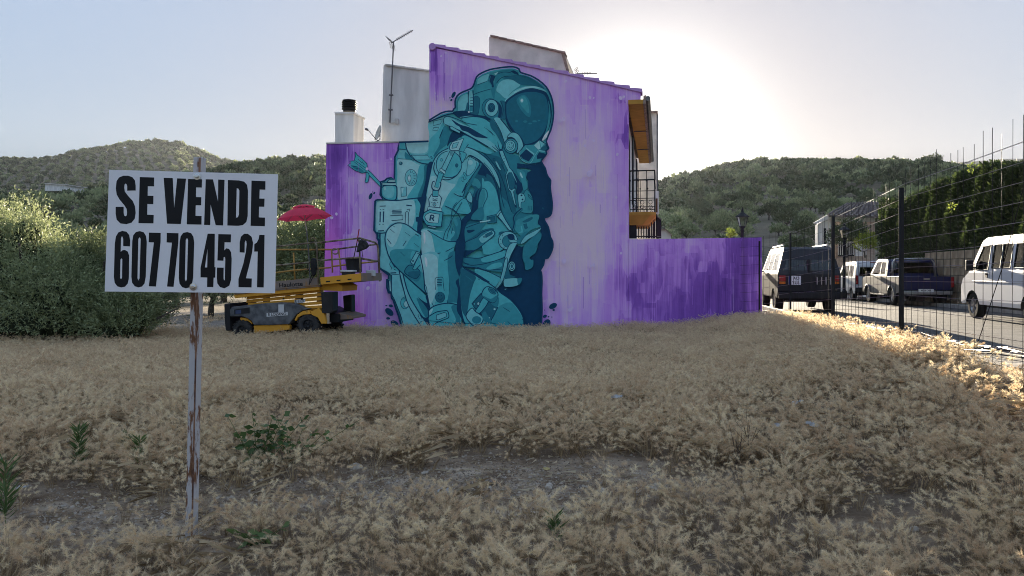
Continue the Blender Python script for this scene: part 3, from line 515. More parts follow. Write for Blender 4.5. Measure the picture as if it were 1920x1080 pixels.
# hand/forearm R badge and sleeve
F('r1', 'L', [(75, 430), (110, 380), (200, 380), (400, 420), (560, 420), (580, 560), (560, 640), (550, 780), (585, 1090), (118, 1090), (98, 900), (82, 740), (70, 600)])
F('r1', 'G', [(80, 420), (180, 400), (238, 480), (270, 640), (295, 760), (335, 1090), (115, 1090), (85, 740), (74, 560)])
F('r1', 'M', [(190, 400), (320, 430), (540, 420), (585, 570), (560, 640), (550, 780), (590, 1090), (330, 1090), (290, 780), (240, 500)])
F('r1', 'K', [(480, 830), (520, 770), (552, 770), (595, 1090), (470, 1090)]); F('r1', 'K', [(590, 225), (650, 255), (642, 410), (590, 560), (500, 545), (560, 460), (570, 340)]); F('r1', 'T', [(540, 240), (590, 240), (610, 320), (580, 340)])
F('r1', 'W', [(115, 440), (140, 455), (142, 560), (122, 588)]); F('r1', 'W', [(142, 790), (168, 830), (172, 905), (155, 920)])
S('r1', [(172, 402), (300, 480), (400, 535), (480, 562), (590, 565)], 1.6); S('r1', [(560, 640), (450, 700), (350, 730), (240, 742)], 1.7, taper=True); S('r1', [(560, 765), (470, 810), (400, 850)], 1.5, taper=True)
S('r1', [(420, 50), (560, 120), (630, 200), (672, 310)], 1.6); S('r1', [(590, 0), (530, 100), (500, 300), (430, 420), (400, 525)], 1.1); S('r1', [(665, 0), (590, 130), (520, 260), (508, 340), (470, 430), (450, 525)], 1.1)
S('r1', [(545, 340), (510, 460)], 1.2, taper=True)
F('r1', 'M', [(98, 225), (118, 150), (205, 105), (395, 142), (372, 350), (240, 345), (150, 322)], 2.0, False); F('r1', 'G', [(132, 205), (152, 175), (205, 148), (342, 172), (325, 300), (190, 290), (145, 250)], 1.2, False)
S('r1', [(205, 262), (222, 182)], 2.6, sm=False); S('r1', [(222, 182), (258, 188), (264, 205), (258, 225), (220, 226)], 2.2, sm=False); S('r1', [(240, 226), (262, 268)], 2.4, sm=False)
F('r1', 'G', [(175, 340), (295, 350), (285, 372), (175, 356)], 1.2, False)
S('r1', [(78, 425), (70, 600), (84, 740), (100, 900), (125, 1085)], 1.8)
S('r1', [(290, 838), (295, 890), (318, 920), (352, 912), (364, 845), (345, 848), (335, 868), (318, 862), (290, 838)], 1.0, sm=False); S('r1', [(308, 928), (325, 945), (352, 940)], 1.0); S('r1', [(312, 882), (338, 884)], .9, sm=False)
# left side: box unit
F('b1', 'L', [(190, 590), (262, 590), (255, 720), (300, 900), (400, 1100), (170, 1100), (180, 800)])
F('b1', 'L', [(130, 150), (160, 130), (600, 112), (712, 108), (765, 190), (745, 340), (760, 520), (740, 600), (560, 480), (440, 455), (330, 490), (270, 585), (155, 582), (118, 545)])
F('b1', 'G', [(140, 155), (420, 140), (660, 125), (690, 250), (660, 480), (600, 480), (450, 440), (330, 470), (260, 560), (160, 560), (130, 520)]); F('b1', 'M', [(675, 120), (712, 110), (762, 190), (742, 340), (755, 560), (730, 590), (650, 520), (690, 400), (700, 260)])
F('b1', 'N', [(745, 90), (850, 60), (830, 200), (800, 320), (795, 440), (800, 510), (770, 560), (765, 640), (718, 580), (722, 440), (702, 432), (704, 368), (750, 350), (765, 195), (720, 110)])
S('b1', [(100, 560), (108, 340), (118, 142), (160, 120), (420, 127), (600, 106), (800, 84)], 2.2); S('b1', [(105, 560), (150, 598), (275, 592)], 2.0)
for a, b, w in (((187, 288), (183, 440), 2.2), ((236, 285), (229, 442), 2.2), ((178, 210), (265, 207), 1.5), ((562, 195), (642, 204), 2.0), ((360, 270), (495, 264), 1.2), ((352, 287), (495, 286), 1.2), ((360, 305), (495, 303), 1.2), ((360, 320), (492, 321), 1.2), ((155, 566), (240, 562), 2.0), ((182, 255), (200, 262), 1.0), ((220, 255), (245, 262), 1.0)): S('b1', [a, b], w, sm=False)
S('b1', [(332, 347), (510, 338), (512, 404), (350, 418)], 1.3, sm=False); S('b1', [(545, 470), (548, 305), (568, 282), (592, 298), (588, 482)], 1.2, sm=False); S('b1', [(570, 262), (610, 250), (605, 285)], 1.1, sm=False)
for x, y in ((180, 470), (227, 470), (697, 148), (712, 322)): E('b1', x, y, 8, 8, 'N' if x < 300 else 'K')
S('b1', [(150, 598), (150, 670), (180, 700)], 2.0); S('b1', [(183, 600), (182, 860), (170, 1090)], 2.4)
# panel under the box
F('l1', 'L', [(98, 0), (215, 0), (330, 180), (340, 260), (385, 430), (520, 720), (600, 860), (645, 930), (405, 930), (352, 755), (292, 600), (240, 470), (235, 240), (100, 142)])
F('l1', 'M', [(220, 60), (300, 150), (330, 180), (300, 195), (220, 130)])
S('l1', [(225, 216), (298, 212)], 2.2, sm=False); S('l1', [(232, 238), (335, 230)], 1.2, sm=False); F('l1', 'G', [(205, 315), (228, 315), (235, 445), (212, 440)], 1.2, False)
S('l1', [(240, 240), (238, 460), (270, 540), (295, 600), (355, 755), (375, 830), (405, 925)], 1.5); S('l1', [(85, -10), (88, 150), (220, 240)], 2.6, sm=False)
F('l1', 'N', [(188, 300), (205, 300), (212, 440), (236, 450), (240, 500), (262, 545), (240, 520), (235, 470), (205, 465)], 0, False)
S('l1', [(225, 80), (215, 110), (240, 155), (230, 170)], 1); S('l1', [(270, 170), (290, 176)], 1.2)
E('l1', 405, 592, 52, 75, 'M', 1.0); E('l1', 425, 606, 32, 40, 'G', .9); S('l1', [(375, 545), (405, 540), (410, 565)], 1)
F('l1', 'M', [(335, 195), (400, 250), (640, 470), (672, 520), (700, 640), (700, 800), (600, 730), (480, 520)]); F('l1', 'K', [(560, 530), (660, 590), (690, 600), (700, 700), (680, 780), (620, 700), (570, 580)])
F('l1', 'L', [(345, 205), (375, 198), (440, 440), (560, 680), (700, 870), (755, 925), (650, 925), (530, 760), (440, 590), (395, 440)]); S('l1', [(332, 180), (395, 440), (440, 590), (530, 760), (640, 925)], 1.9); S('l1', [(375, 200), (405, 320), (440, 440), (500, 570), (600, 730), (750, 915)], 2.2)
F('l1', 'N', [(690, 500), (720, 600), (735, 690), (710, 790), (740, 860), (765, 915), (735, 915), (690, 870), (640, 800), (590, 740), (640, 770), (690, 770), (698, 690), (640, 600), (570, 520), (640, 570), (688, 590), (668, 520)])
F('l1', 'L', [(570, 740), (600, 745), (625, 800), (590, 790)], .9, False)
# left skateboard
F('b1', 'L', [(262, 620), (285, 560), (350, 490), (430, 453), (520, 460), (600, 497), (700, 575), (768, 622), (765, 820), (730, 900), (640, 1080), (560, 1180), (470, 1140), (330, 960), (262, 760)])
F('b1', 'M', [(700, 620), (768, 640), (765, 840), (640, 1080), (560, 1180), (400, 1080), (460, 900), (560, 780), (620, 680)]); F('b1', 'G', [(290, 580), (350, 500), (440, 465), (500, 480), (460, 620), (400, 760), (340, 800), (280, 720)])
F('l1', 'T', [(215, 0), (250, 70), (330, 170), (400, 235), (520, 340), (650, 455), (655, 380), (635, 200), (605, 0), (520, -80), (260, -80)]); F('l1', 'M', [(500, -60), (605, 0), (630, 160), (600, 200), (540, 120), (480, 40)])
S('b1', [(400, 1090), (310, 930), (264, 760), (258, 650), (285, 560), (350, 490), (430, 452), (520, 458), (600, 495), (700, 570), (775, 622)], 2.0); S('l1', [(205, 0), (245, 80), (330, 175), (400, 238), (520, 345), (662, 470)], 2.2)
for a, b, w in (((288, 680), (345, 752), 1.8), ((562, 708), (512, 785), 1.8), ((330, 540), (392, 592), 1.1), ((350, 478), (400, 512), 1.1), ((690, 610), (745, 642), 2.0), ((545, 585), (620, 640), 1.0), ((670, 740), (745, 800), 1.0), ((480, 870), (540, 930), .9)): S('b1', [a, b], w, taper=True, sm=False)
F('l1', 'K', [(440, 260), (590, 200), (605, 260), (570, 320), (520, 310)])
F('l1', 'K', [(402, 200), (440, 130), (490, 118), (588, 180), (592, 232), (545, 285), (455, 250)], 1.6); F('l1', 'D', [(455, 200), (590, 195), (590, 235), (545, 282), (460, 250)]); F('l1', 'M', [(505, 160), (575, 10), (612, 40), (625, 85), (545, 172), (520, 175)], 1.4, False)
F('b1', 'L', [(622, 1010), (700, 872), (722, 860), (762, 882), (672, 1050), (640, 1036)], 1.4, False); E('b1', 732, 892, 9, 9, 'N'); E('b1', 660, 1000, 12, 12, 'L', 1.0)
# near leg lower
F('l1', 'L', [(600, 0), (850, 0), (850, 640), (760, 650), (722, 668), (690, 510), (652, 420), (640, 240)]); F('l1', 'G', [(610, 0), (800, 0), (820, 200), (800, 420), (760, 560), (720, 600), (690, 460), (650, 300)])
F('l1', 'M', [(835, 0), (952, 0), (950, 600), (880, 598), (780, 632), (820, 460)]); F('l1', 'K', [(948, 0), (1090, 0), (1090, 622), (945, 600), (968, 400)])
S('l1', [(598, -20), (635, 170), (650, 300), (658, 420), (690, 500), (722, 662)], 2.0)
S('l1', [(900, 60), (960, 30), (1010, -5)], 1.8, taper=True); F('l1', 'W', [(655, 20), (685, 40), (690, 120), (672, 130)])
S('l1', [(792, 425), (788, 292), (822, 272), (882, 272), (888, 330), (902, 440)], 1.0)
for i, y in enumerate((295, 316, 336, 358, 378)): S('l1', [(812, y), (872, y-2)], 1.5, sm=False)
E('l1', 850, 520, 60, 66, 'D', .8); S('l1', [(820, 530), (850, 555), (885, 525)], .9); E('l1', 832, 500, 5, 8, 'N'); E('l1', 868, 498, 5, 8, 'N')
S('l1', [(655, 350), (680, 400), (690, 480)], 1.0); S('l1', [(745, 585), (765, 625), (772, 640)], 1.2, taper=True); S('l1', [(938, 560), (942, 590)], 1)
F('l1', 'M', [(712, 668), (800, 620), (930, 597), (1090, 615), (1090, 905), (762, 915), (722, 850), (706, 780)]); F('l1', 'K', [(990, 640), (1090, 640), (1100, 915), (1020, 880), (1050, 800)]); F('l1', 'G', [(716, 690), (760, 660), (750, 700), (720, 740)])
S('l1', [(706, 785), (712, 680), (800, 622), (930, 596), (1010, 602), (1095, 622)], 2.0); S('l1', [(712, 760), (800, 708), (900, 690), (942, 692), (960, 740), (952, 780), (880, 810), (790, 850), (745, 895)], 1.7); F('l1', 'L', [(802, 800), (805, 745), (900, 712), (928, 720), (930, 765), (830, 806)], 1.3, False)
# shadow gap between leg and board
F('C', 'N', [(850, 140), (925, 170), (910, 300), (890, 420), (868, 500), (885, 600), (905, 700), (930, 820), (990, 915), (930, 905), (880, 830), (850, 760), (862, 600), (840, 520), (870, 480), (846, 400), (835, 300)])
# right skateboard
F('k1', 'M', [(160, 250), (220, 275), (340, 350), (430, 402), (520, 470), (600, 540), (700, 610), (790, 710), (840, 800), (852, 880), (850, 950), (250, 950), (200, 880), (160, 740), (140, 500), (145, 340)]); F('k1', 'T', [(560, 700), (700, 640), (780, 720), (835, 810), (848, 880), (845, 945), (600, 945), (500, 880)])
F('k1', 'D', [(158, 255), (310, 345), (290, 430), (250, 560), (225, 720), (205, 800), (160, 720), (140, 500), (145, 340)]); F('k1', 'M', [(305, 268), (420, 290), (585, 362), (552, 440), (522, 462), (400, 395), (330, 335)])
S('k1', [(150, 235), (300, 328), (420, 398), (520, 468), (600, 538), (700, 608), (790, 710), (840, 800), (853, 880), (850, 945)], 2.0); S('k1', [(170, 240), (260, 248), (420, 282), (590, 362)], 1.4); F('k1', 'N', [(200, 255), (330, 320), (440, 390), (475, 415), (420, 408), (330, 355)])
S('k1', [(340, 375), (360, 390)], 1); S('k1', [(620, 695), (700, 745)], 1.2, taper=True); S('k1', [(200, 340), (280, 400)], .9, 'K', taper=True); S('k1', [(830, 825), (850, 835)], 1.2); S('k1', [(670, 850), (720, 900)], 1, taper=True)
F('k1', 'D', [(372, 540), (410, 540), (560, 700), (482, 852), (455, 850), (300, 700), (272, 655)], 1.6, False); E('k1', 525, 715, 12, 10, 'G'); E('k1', 465, 815, 8, 10, 'G'); E('k1', 300, 655, 12, 14, 'M', .8); E('k1', 345, 655, 15, 20, 'G', 1.0)
F('k1', 'K', [(480, 640), (560, 580), (575, 620), (550, 690)]); F('k1', 'M', [(400, 590), (455, 625), (400, 720), (330, 778), (302, 748), (340, 690)], 1.5)
F('k1', 'M', [(385, 530), (435, 465), (520, 488), (562, 540), (550, 600), (500, 645), (400, 580)], 1.7); F('k1', 'K', [(390, 560), (480, 600), (555, 560), (550, 605), (500, 642), (400, 582)]); E('k1', 500, 510, 50, 28, 'K', 1.0, 38); E('k1', 503, 512, 28, 14, 'D', .5, 38)
F('k1', 'L', [(270, 703), (312, 742), (380, 790), (398, 830), (370, 880), (310, 905), (265, 880), (205, 790)], 1.7); E('k1', 325, 835, 52, 42, 'K'); F('k1', 'K', [(380, 780), (420, 740), (450, 790), (500, 870), (420, 860)])
# details at the right of the figure
E('k1', 718, 236, 37, 52, 'L'); E('k1', 718, 236, 29, 43, 'N'); E('k1', 718, 236, 22, 33, 'L'); E('k1', 718, 236, 13, 20, 'D')
F('k1', 'D', [(642, 330), (672, 250), (690, 300), (700, 330), (760, 358), (640, 375)]); F('k1', 'L', [(635, 385), (700, 372), (782, 374), (792, 440), (720, 464), (640, 462), (628, 425)]); F('k1', 'K', [(780, 375), (832, 370), (815, 425), (790, 442)]); F('k1', 'L', [(632, 490), (668, 486), (645, 497)], 0, False)
# skirting line of the plinth
S('k1', [(-560, 905), (-480, 910), (-330, 880), (-290, 850), (-200, 845), (0, 866), (100, 872), (240, 874), (330, 885), (460, 870), (540, 880), (610, 912), (700, 915), (760, 885), (850, 884), (1040, 892)], .9)
# heavy outer outline
Spx(spline(SIL[:SIL.index((1014, 618))+1], False, 2), 3.2, 'N'); Spx(SIL[SIL.index((757, 619.5)):], 3.4, 'N')
# navy splashes and white flecks on the purple
for c, x, y, a, b, r_ in (('h1', 640, 540, 28, 58, 28), ('h1', 603, 628, 16, 22, 35), ('h1', 580, 590, 10, 12, 0), ('a1', 437, 840, 24, 48, 22), ('a1', 490, 795, 12, 20, 35), ('a1', 470, 780, 7, 9, 0), ('l1', 175, 625, 14, 8, 0), ('l1', 232, 628, 28, 18, 12), ('l1', 213, 705, 38, 62, -48),
                         ('l1', 198, 785, 25, 16, 5), ('l1', 280, 850, 34, 55, -60), ('k1', 1178, 680, 48, 30, -28), ('k1', 1185, 725, 14, 11, 0), ('k1', 1087, 795, 24, 17, -25), ('k1', 1128, 800, 10, 8, 0), ('k1', 1105, 885, 40, 62, 28), ('k1', 1085, 725, 6, 6, 0), ('k1', 1165, 803, 8, 5, 0)):
    E(c, x, y, a, b, 'N', rot=r_)
rs = random.Random(3)
for x, y, a in [(624, 408, 4), (617, 432, 2), (633, 402, 3), (690, 318, 3), (677, 340, 2), (820, 183, 2.4), (817, 177, 1.6), (828, 108, 2), (837, 102, 2), (1162, 186, 4), (1168, 184, 3), (1105, 185, 3), (1112, 186, 2), (1050, 228, 3.5), (1056, 225, 4), (1112, 265, 3), (1096, 275, 3), (1156, 291, 3), (1104, 327, 6), (1108, 322, 4), (1090, 380, 3),
                (1154, 371, 3), (1057, 490, 5), (1163, 475, 2.5), (1112, 497, 3.5), (1107, 499, 3), (1068, 580, 4), (1072, 577, 3), (1062, 562, 3), (1115, 533, 2), (1175, 420, 2), (692, 540, 4), (716, 530, 2), (663, 440, 3), (735, 300, 2), (1060, 155, 3), (1070, 150, 2), (1064, 330, 2), (1075, 400, 2)]:
    E('p', x, y, a*.8, a*1.0, 'P', rot=rs.uniform(-40, 40), n=10)
# long brush strokes of darker and paler paint with square ends
for i in range(70):
    x = rs.choice([rs.uniform(1045, 1172), rs.uniform(1180, 1425), rs.uniform(615, 700), rs.uniform(808, 850)]); top = {0: 190, 1: 455, 2: 275, 3: 100}[0 if 1040 < x < 1175 else 1 if x > 1178 else 2 if x < 702 else 3]
    bot = 610 if x > 1000 else (600 if x < 702 else 195); y0 = rs.uniform(top, bot-30); y1 = min(bot-4, y0+rs.uniform(15, 80)); w = rs.choice([.4, .6, .8, 1.4]); Spx([(x, y0), (x+rs.uniform(-.5, .5), y1)], w*(.6 if x > 1180 else 1), 'Q' if rs.random() < (.55 if x < 1180 else .2) else 'S')

# ---------------------------------------------------------------- painted house
D17 = 17.0
def back(pts, L): return [(Vector(p)+Vector((SL*L, L, 0))) for p in pts]
house = empty('painted_house', (1.0, D17, .3), 'tall village house whose whole end wall is painted purple with a teal spaceman mural', 'house')
def hp(pts, L, name, m, d=0.0, parent=house, **kw):
    b = MB(); b.prism([W(x, y, d) for x, y in pts], Vector((SL*L, L, 0))); return b.build(name, m, parent, **kw)
front = [(1178, 640), (1178, 196), (1200, 190), (1201, 173.5), (1060, 139), (930, 112), (815, 90), (805, 84), (805, 266), (612, 270.5), (606.5, 640)]
endwall = hp(front, .32, 'painted_wall', M['purple'])
mo = mural.build('spaceman_mural', PM, endwall); mo.location = -endwall.location
mo.location = (0, 0, 0)
# block behind: upper storeys and the low wing
hp([(1177, 640), (1177, 198), (1060, 160), (805, 104), (805, 640)], 9, 'side_walls', M['plaster'], -.322)
hp([(804, 640), (804, 272), (613, 276), (608, 640)], 7, 'wing_walls', M['plaster_grey'], -.322)
hp([(612, 270.3), (804.5, 265.8), (804.5, 263.0), (612, 267.5)], 1.0, 'coping', M['plaster_grey'], .02)
# roof slab and verge tiles along the sloping edge of the end wall
hp([(805, 99), (1205, 186), (1205, 190), (805, 103)], 8.6, 'roof_slab', M['tile'], -.33)
def seg_pt(t):
    P = [(806, 84), (930, 111), (1060, 138), (1204, 172.5)]; k = min(2, int(t*3)); u = t*3-k
    return (P[k][0]+(P[k+1][0]-P[k][0])*u, P[k][1]+(P[k+1][1]-P[k][1])*u)
for i in range(15):
    t0, t1 = i/15, (i+1)/15+.012; a, b_ = seg_pt(t0), seg_pt(min(t1, 1)); bb = MB()
    dz = rs.uniform(-.4, .6)
    ty = (a[1]+b_[1])/2-3.6+dz*.6; prof = [(a[0], a[1]+2.2), (a[0], ty-1.2), (b_[0], ty+1.2), (b_[0], b_[1]+1.8)]
    bb.prism([W(x, y, .035+.004*(i % 2)) for x, y in prof], Vector((SL*.36, .36, 0)))
    bb.build('verge_tile', M['tile_purple'], house, bevel=.012)
b = MB(); c = W(811, 88); b.lathe([(.001, 0), (.075, 0), (.085, .02), (.085, .34), (.07, .36), (.001, .36)], (c.x, D17-.05, c.z), (0, 1, 0), 16); b.build('ridge_tile', M['tile_purple'], house, smooth_=False)
# white walls standing higher behind
def block(pts, Y, L, name, m, parent, **kw):
    b = MB(); b.prism([at(x, y, Y) for x, y in pts], Vector((SL*L, L, 0))); return b.build(name, m, parent, **kw)
block([(714, 300), (719, 123), (724, 120), (742, 123), (830, 136), (830, 300)], 17.8, 3.5, 'stair_wall', M['plaster'], house)
for i in range(5):
    x0 = 722+i*18.5; y0 = 121+i*2.6; block([(x0, y0+1.5), (x0, y0-1.6), (x0+19, y0+.4), (x0+19, y0+3.2)], 17.75, .4, 'coping_tile', M['plaster_grey'], house, bevel=.01)
q = MB(); q.tube([at(729, 228, 17.76), at(729, 196, 17.76)], .016, 6); q.tube([at(729, 228, 17.76), at(731, 230, 17.76), at(741, 230, 17.76)], .016, 6); q.build('conduit', M['plaster_grey'], house)
block([(740, 232), (740, 222), (747, 222), (747, 232)], 17.74, .06, 'junction_box', M['plaster_grey'], house, bevel=.01)
up = block([(918, 200), (917, 70), (923, 66), (1058, 97), (1068, 145), (1068, 200)], 19.0, 5, 'upper_wall', M['plaster_grey'], house)
for i in range(9):
    x0 = 919+i*15.6; y0 = 67+i*3.6; block([(x0, y0+1.2), (x0, y0-2.2), (x0+16, y0+.4), (x0+16, y0+4)], 18.95, .4, 'coping_tile', M['tile'], house, bevel=.012)
block([(1058, 98), (1070, 144), (1066, 146), (1052, 99)], 18.98, 5, 'barge_board', M['tile'], house)
ch = block([(628, 285), (628, 212), (663, 212), (663, 285)], 17.9, .62, 'chimney', M['plaster'], house, bevel=.015)
block([(627, 213.5), (627, 210), (664, 210), (664, 213.5)], 17.87, .68, 'chimney_slab', M['plaster'], ch, bevel=.01)
b = MB(); c = at(655, 210, 18.2)
prof = [(.0, 0), (.15, 0), (.15, .04)]
for k in range(4): prof += [(.15, .05+k*.055), (.185, .06+k*.055), (.185, .075+k*.055), (.15, .085+k*.055)]
prof += [(.17, .28), (.0, .31)]
b.lathe(prof, c, (0, 0, 1), 20); b.build('chimney_cowl', M['iron'], ch)
# street facade: soffit, gutter, balcony, terrace
def fac(d, L, z, out=0.0):
    """point on the street side: L metres along the street, 'out' metres proud"""
    return Vector((W(1178, 300).x+SL*L+out*.98, D17+L, z))-Vector((0, out*.196, 0))
ez = W(1178, 196).z
b = MB(); A0, A1 = fac(0, -.02, ez), fac(0, 9.2, ez); o = Vector((.34*.98, -.34*.196, 0))
b.prism([A0, A1, A1+o, A0+o], Vector((0, 0, .10))); b.build('soffit', M['ochre'], house)
b = MB(); b.prism([A0+o+Vector((0, 0, -.02)), A1+o+Vector((0, 0, -.02)), A1+o*1.18, A0+o*1.18], Vector((0, 0, .2))); b.build('fascia', M['tile'], house)
b = MB(); g0 = A0+o*1.30+Vector((0, 0, .12)); g1 = A1+o*1.30+Vector((0, 0, .08)); b.tube([g0, (g0+g1)/2-Vector((0, 0, .015)), g1], .06, 8); b.build('gutter', M['galv'], house)
for L in (3.2, 6.2):
    b = MB(); p = fac(0, L, ez-.01, .02); b.tube([p, fac(0, L, ez-.01, .36), fac(0, L, ez+.1, .46)], .02, 5); b.build('gutter_bracket', M['galv'], house)
for L0, L1, z0, z1 in ((2.0, 2.9, 3.35, 5.1), (5.2, 6.1, 3.35, 5.0)):
    b = MB(); b.prism([fac(0, L0, z0, .002), fac(0, L1, z0, .002), fac(0, L1, z1, .002), fac(0, L0, z1, .002)], Vector((.03, 0, 0))); b.build('balcony_door' if L0 < 3 else 'window', M['dark'], house)
def balcony(L0, L1, z0, out, parent, name='balcony', zbase=.30):
    s = MB(); P = [fac(0, L0, z0, 0), fac(0, L0, z0, out-.12), fac(0, L0+.14, z0, out), fac(0, L1, z0, out), fac(0, L1, z0, 0)]
    s.prism(P, Vector((0, 0, -.07)))
    P2 = [p+Vector((0, 0, -.071)) for p in P]; Q = [fac(0, L0+.12, z0-zbase, 0), fac(0, L0+.12, z0-zbase, out-.32), fac(0, L0+.25, z0-zbase, out-.2), fac(0, L1-.1, z0-zbase, out-.2), fac(0, L1-.1, z0-zbase, 0)]
    n = len(P); s.add(P2+Q, [(i, (i+1) % n, (i+1) % n+n, i+n) for i in range(n)]+[tuple(range(n, 2*n))])
    bal = s.build(name, M['ochre'], parent)
    corners = [fac(0, L0+.03, z0, .02), fac(0, L0+.03, z0, out-.03), fac(0, L1-.03, z0, out-.03), fac(0, L1-.03, z0, .02)]
    H = .98; r = MB()
    for h, rr in ((H, .018), (.50, .010), (.06, .010), (.28, .008)): r.tube([c+Vector((0, 0, h)) for c in corners], rr, 6)
    r.build('handrail', M['iron'], bal)
    for a, b_, k in ((0, 1, 3), (1, 2, int((L1-L0)/.15)), (2, 3, 3)):
        for i in range(k+1):
            p = corners[a].lerp(corners[b_], i/k); q = MB(); q.tube([p, p+Vector((0, 0, H))], .009, 5); q.lathe([(.009, -.03), (.02, 0), (.009, .03)], p+Vector((0, 0, .75)), (0, 0, 1), 6); q.build('baluster', M['iron'], bal)
            if i < k:
                d = (corners[b_]-corners[a])/k; q = MB(); m_ = p+d/2
                for sgn in (-1, 1):
                    for zc in (.12, .23): q.tube([m_+d*.22*sgn*math.cos(t)+Vector((0, 0, zc+.045*math.sin(t))) for t in [j*math.pi/4 for j in range(8)]], .006, 4)
                q.build('scroll', M['iron'], bal)
    return bal
balcony(.55, 2.35, 3.02, .62, house)
# terrace behind the low wall
tz = W(1178, 449).z
b = MB(); b.prism([fac(0, .33, tz-.4), fac(0, 4.5, tz-.4), fac(0, 4.5, tz-.4, .95), fac(0, .33, tz-.4, .85)], Vector((0, 0, .3))); b.build('terrace_floor', M['plaster_grey'], house)
b = MB(); a0, a1 = at(1181, 447, 17.7), at(1181, 402, 17.7); b.box((a0.x+.07, 17.72, (a0.z+a1.z)/2), (.16, .05, a1.z-a0.z)); b.build('dark_gate_panel', M['iron'], house)
def rail(p0, p1, h0, h1, n, name, parent):
    r = MB(); z = Vector((0, 0, 1)); r.tube([p0+z*h0, p1+z*h1], .022, 6); r.tube([p0+z*.05, p1+z*.05], .014, 6); f = r.build(name, M['iron'], parent)
    for i in range(n+1):
        t = i/n; p = p0.lerp(p1, t); q = MB(); q.box((p.x, p.y, p.z+(h0+(h1-h0)*t)/2), (.022, .022, h0+(h1-h0)*t)); q.build('baluster', M['iron'], f)
rail(at(1188, 447, 18.2), at(1231, 447, 18.2), .33, .55, 9, 'terrace_railing', house)
rail(at(1231, 447, 18.2), at(1239, 447, 20.0), .55, .52, 9, 'terrace_railing', house)
rail(at(1212, 447, 21), at(1231, 447, 19.5), .68, .62, 6, 'terrace_railing', house)
# low purple wall that carries the paint on to the right
lw = MB(); lw.prism([W(x, y) for x, y in [(1178.3, 640), (1178.3, 449), (1300, 447), (1428, 445), (1429, 640)]], Vector((SL*.3, .3, 0)))
low = lw.build('low_garden_wall', M['purple'], None, (5.7, 17, .5)); tag(low, 'low purple painted wall running from the tall painted house towards the street fence', 'wall')
# second house further up the street
h2 = empty('street_house', (5, 27, .4), 'grey plastered house beyond the ochre eaves with the sun glaring behind it', 'house')
def fb(px0, px1, py0, py1, Y, L, name, m, parent, **kw): return block([(px0, py0), (px0, py1), (px1, py1), (px1, py0)], Y, L, name, m, parent, **kw)
hw_ = fb(1150, 1231, 640, 210, 27, 9, 'wall', M['plaster_grey'], h2)
fb(1148, 1233.5, 211, 207, 26.9, 9.2, 'roof_edge', M['tile'], h2)
b = MB(); p = at(1232, 214, 27.4); b.tube([p, p-Vector((0, 0, 2.6)), p-Vector((.05, 0, 6.8))], .045, 7); b.build('downpipe', M['galv'], h2)
fb(1226, 1235, 400, 358, 24.5, .9, 'wall_niche', M['plaster'], h2); fb(1229.5, 1233, 398, 372, 24.45, .05, 'shutter', mat('brown_wood', (.12, .06, .03, 1), .7), h2)
h3 = empty('small_white_house', at(1249, 447, 34), 'small white gabled house peeping over the low purple wall', 'house')
block([(1236, 460), (1236, 430), (1249, 430), (1258, 440), (1258, 460)], 34, 3, 'wall', M['plaster'], h3); block([(1235, 430.5), (1249, 429.5), (1260, 440), (1260, 441.5), (1248.5, 431), (1235, 432)], 33.9, 3.2, 'roof', M['tile'], h3)

# antennas, dish
def antenna(base, top, boom_dir, name, label, n=9, scale=1.0):
    e = empty(name, base, label, 'antenna', 'roof antennas'); q = MB(); q.tube([base, top], .018, 6); q.build('mast', M['galv'], e)
    if n > 8:
        for k in (.16, .34):
            p = base.lerp(top, k); q = MB(); q.box(p, (.10, .06, .03)); q.build('bracket', M['galv'], e)
    d = Vector(boom_dir).normalized(); s = d.cross(Vector((0, 0, 1))).normalized(); u = s.cross(d)
    q = MB(); q.tube([top-d*.12*scale, top+d*.95*scale], .012, 5); boom = q.build('boom', M['galv'], e)
    for i in range(n):
        p = top+d*(.18+.085*i)*scale; q = MB()
        q.tube([p-s*.09*scale+u*.02, p+s*.09*scale+u*.02], .006, 4); q.tube([p-u*.07*scale, p+u*.07*scale], .006, 4); q.build('director', M['galv'], boom)
    for sg in (-1, 1):
        q = MB(); o0 = top-d*.1*scale
        for j in range(4): q.tube([o0+u*sg*(.05+.07*j)*scale-d*.02*j*scale-s*.20*scale, o0+u*sg*(.05+.07*j)*scale-d*.02*j*scale+s*.20*scale], .006, 4)
        for ss in (-.24, 0, .24): q.tube([o0+u*sg*.02+s*ss*scale, o0+u*sg*.27*scale-d*.06*scale+s*ss*scale], .006, 4)
        q.build('reflector', M['galv'], e)
antenna(at(731, 230, 17.65), at(738, 78, 17.65), (.9, -.25, .42), 'roof_antenna', 'tall thin TV antenna on a mast fixed to the white stair wall', 9, .58)
antenna(at(1086, 152, 18.6), at(1086, 138, 18.6), (.95, .2, .06), 'roof_antenna', 'short TV antenna behind the roof edge beside the sun glare', 6, .5)
dish = empty('satellite_dish', at(703, 266, 17.5), 'pale satellite dish on the low roof between chimney and white wall', 'satellite dish')
c = at(708, 249, 17.5); ax = Vector((-.86, -.42, .28)).normalized(); b = MB()
b.lathe([(.0, -.055), (.07, -.05), (.13, -.03), (.19, 0), (.192, -.008), (.13, -.04), (.0, -.066)], c, ax, 24); b.build('reflector', M['dish'], dish, smooth_=True)
b = MB(); b.tube([c-ax*.06, c-ax*.06-Vector((0, 0, .14)), at(704, 266, 17.5)], .014, 6); b.build('stand', M['galv'], dish)
b = MB(); e_ = c+ax*.24-Vector((0, 0, .02)); b.tube([c-Vector((0, 0, .19)), e_], .009, 5); b.lathe([(.0, 0), (.028, 0), (.028, .07), (.0, .07)], e_, ax, 10); b.build('receiver_arm', M['galv'], dish)
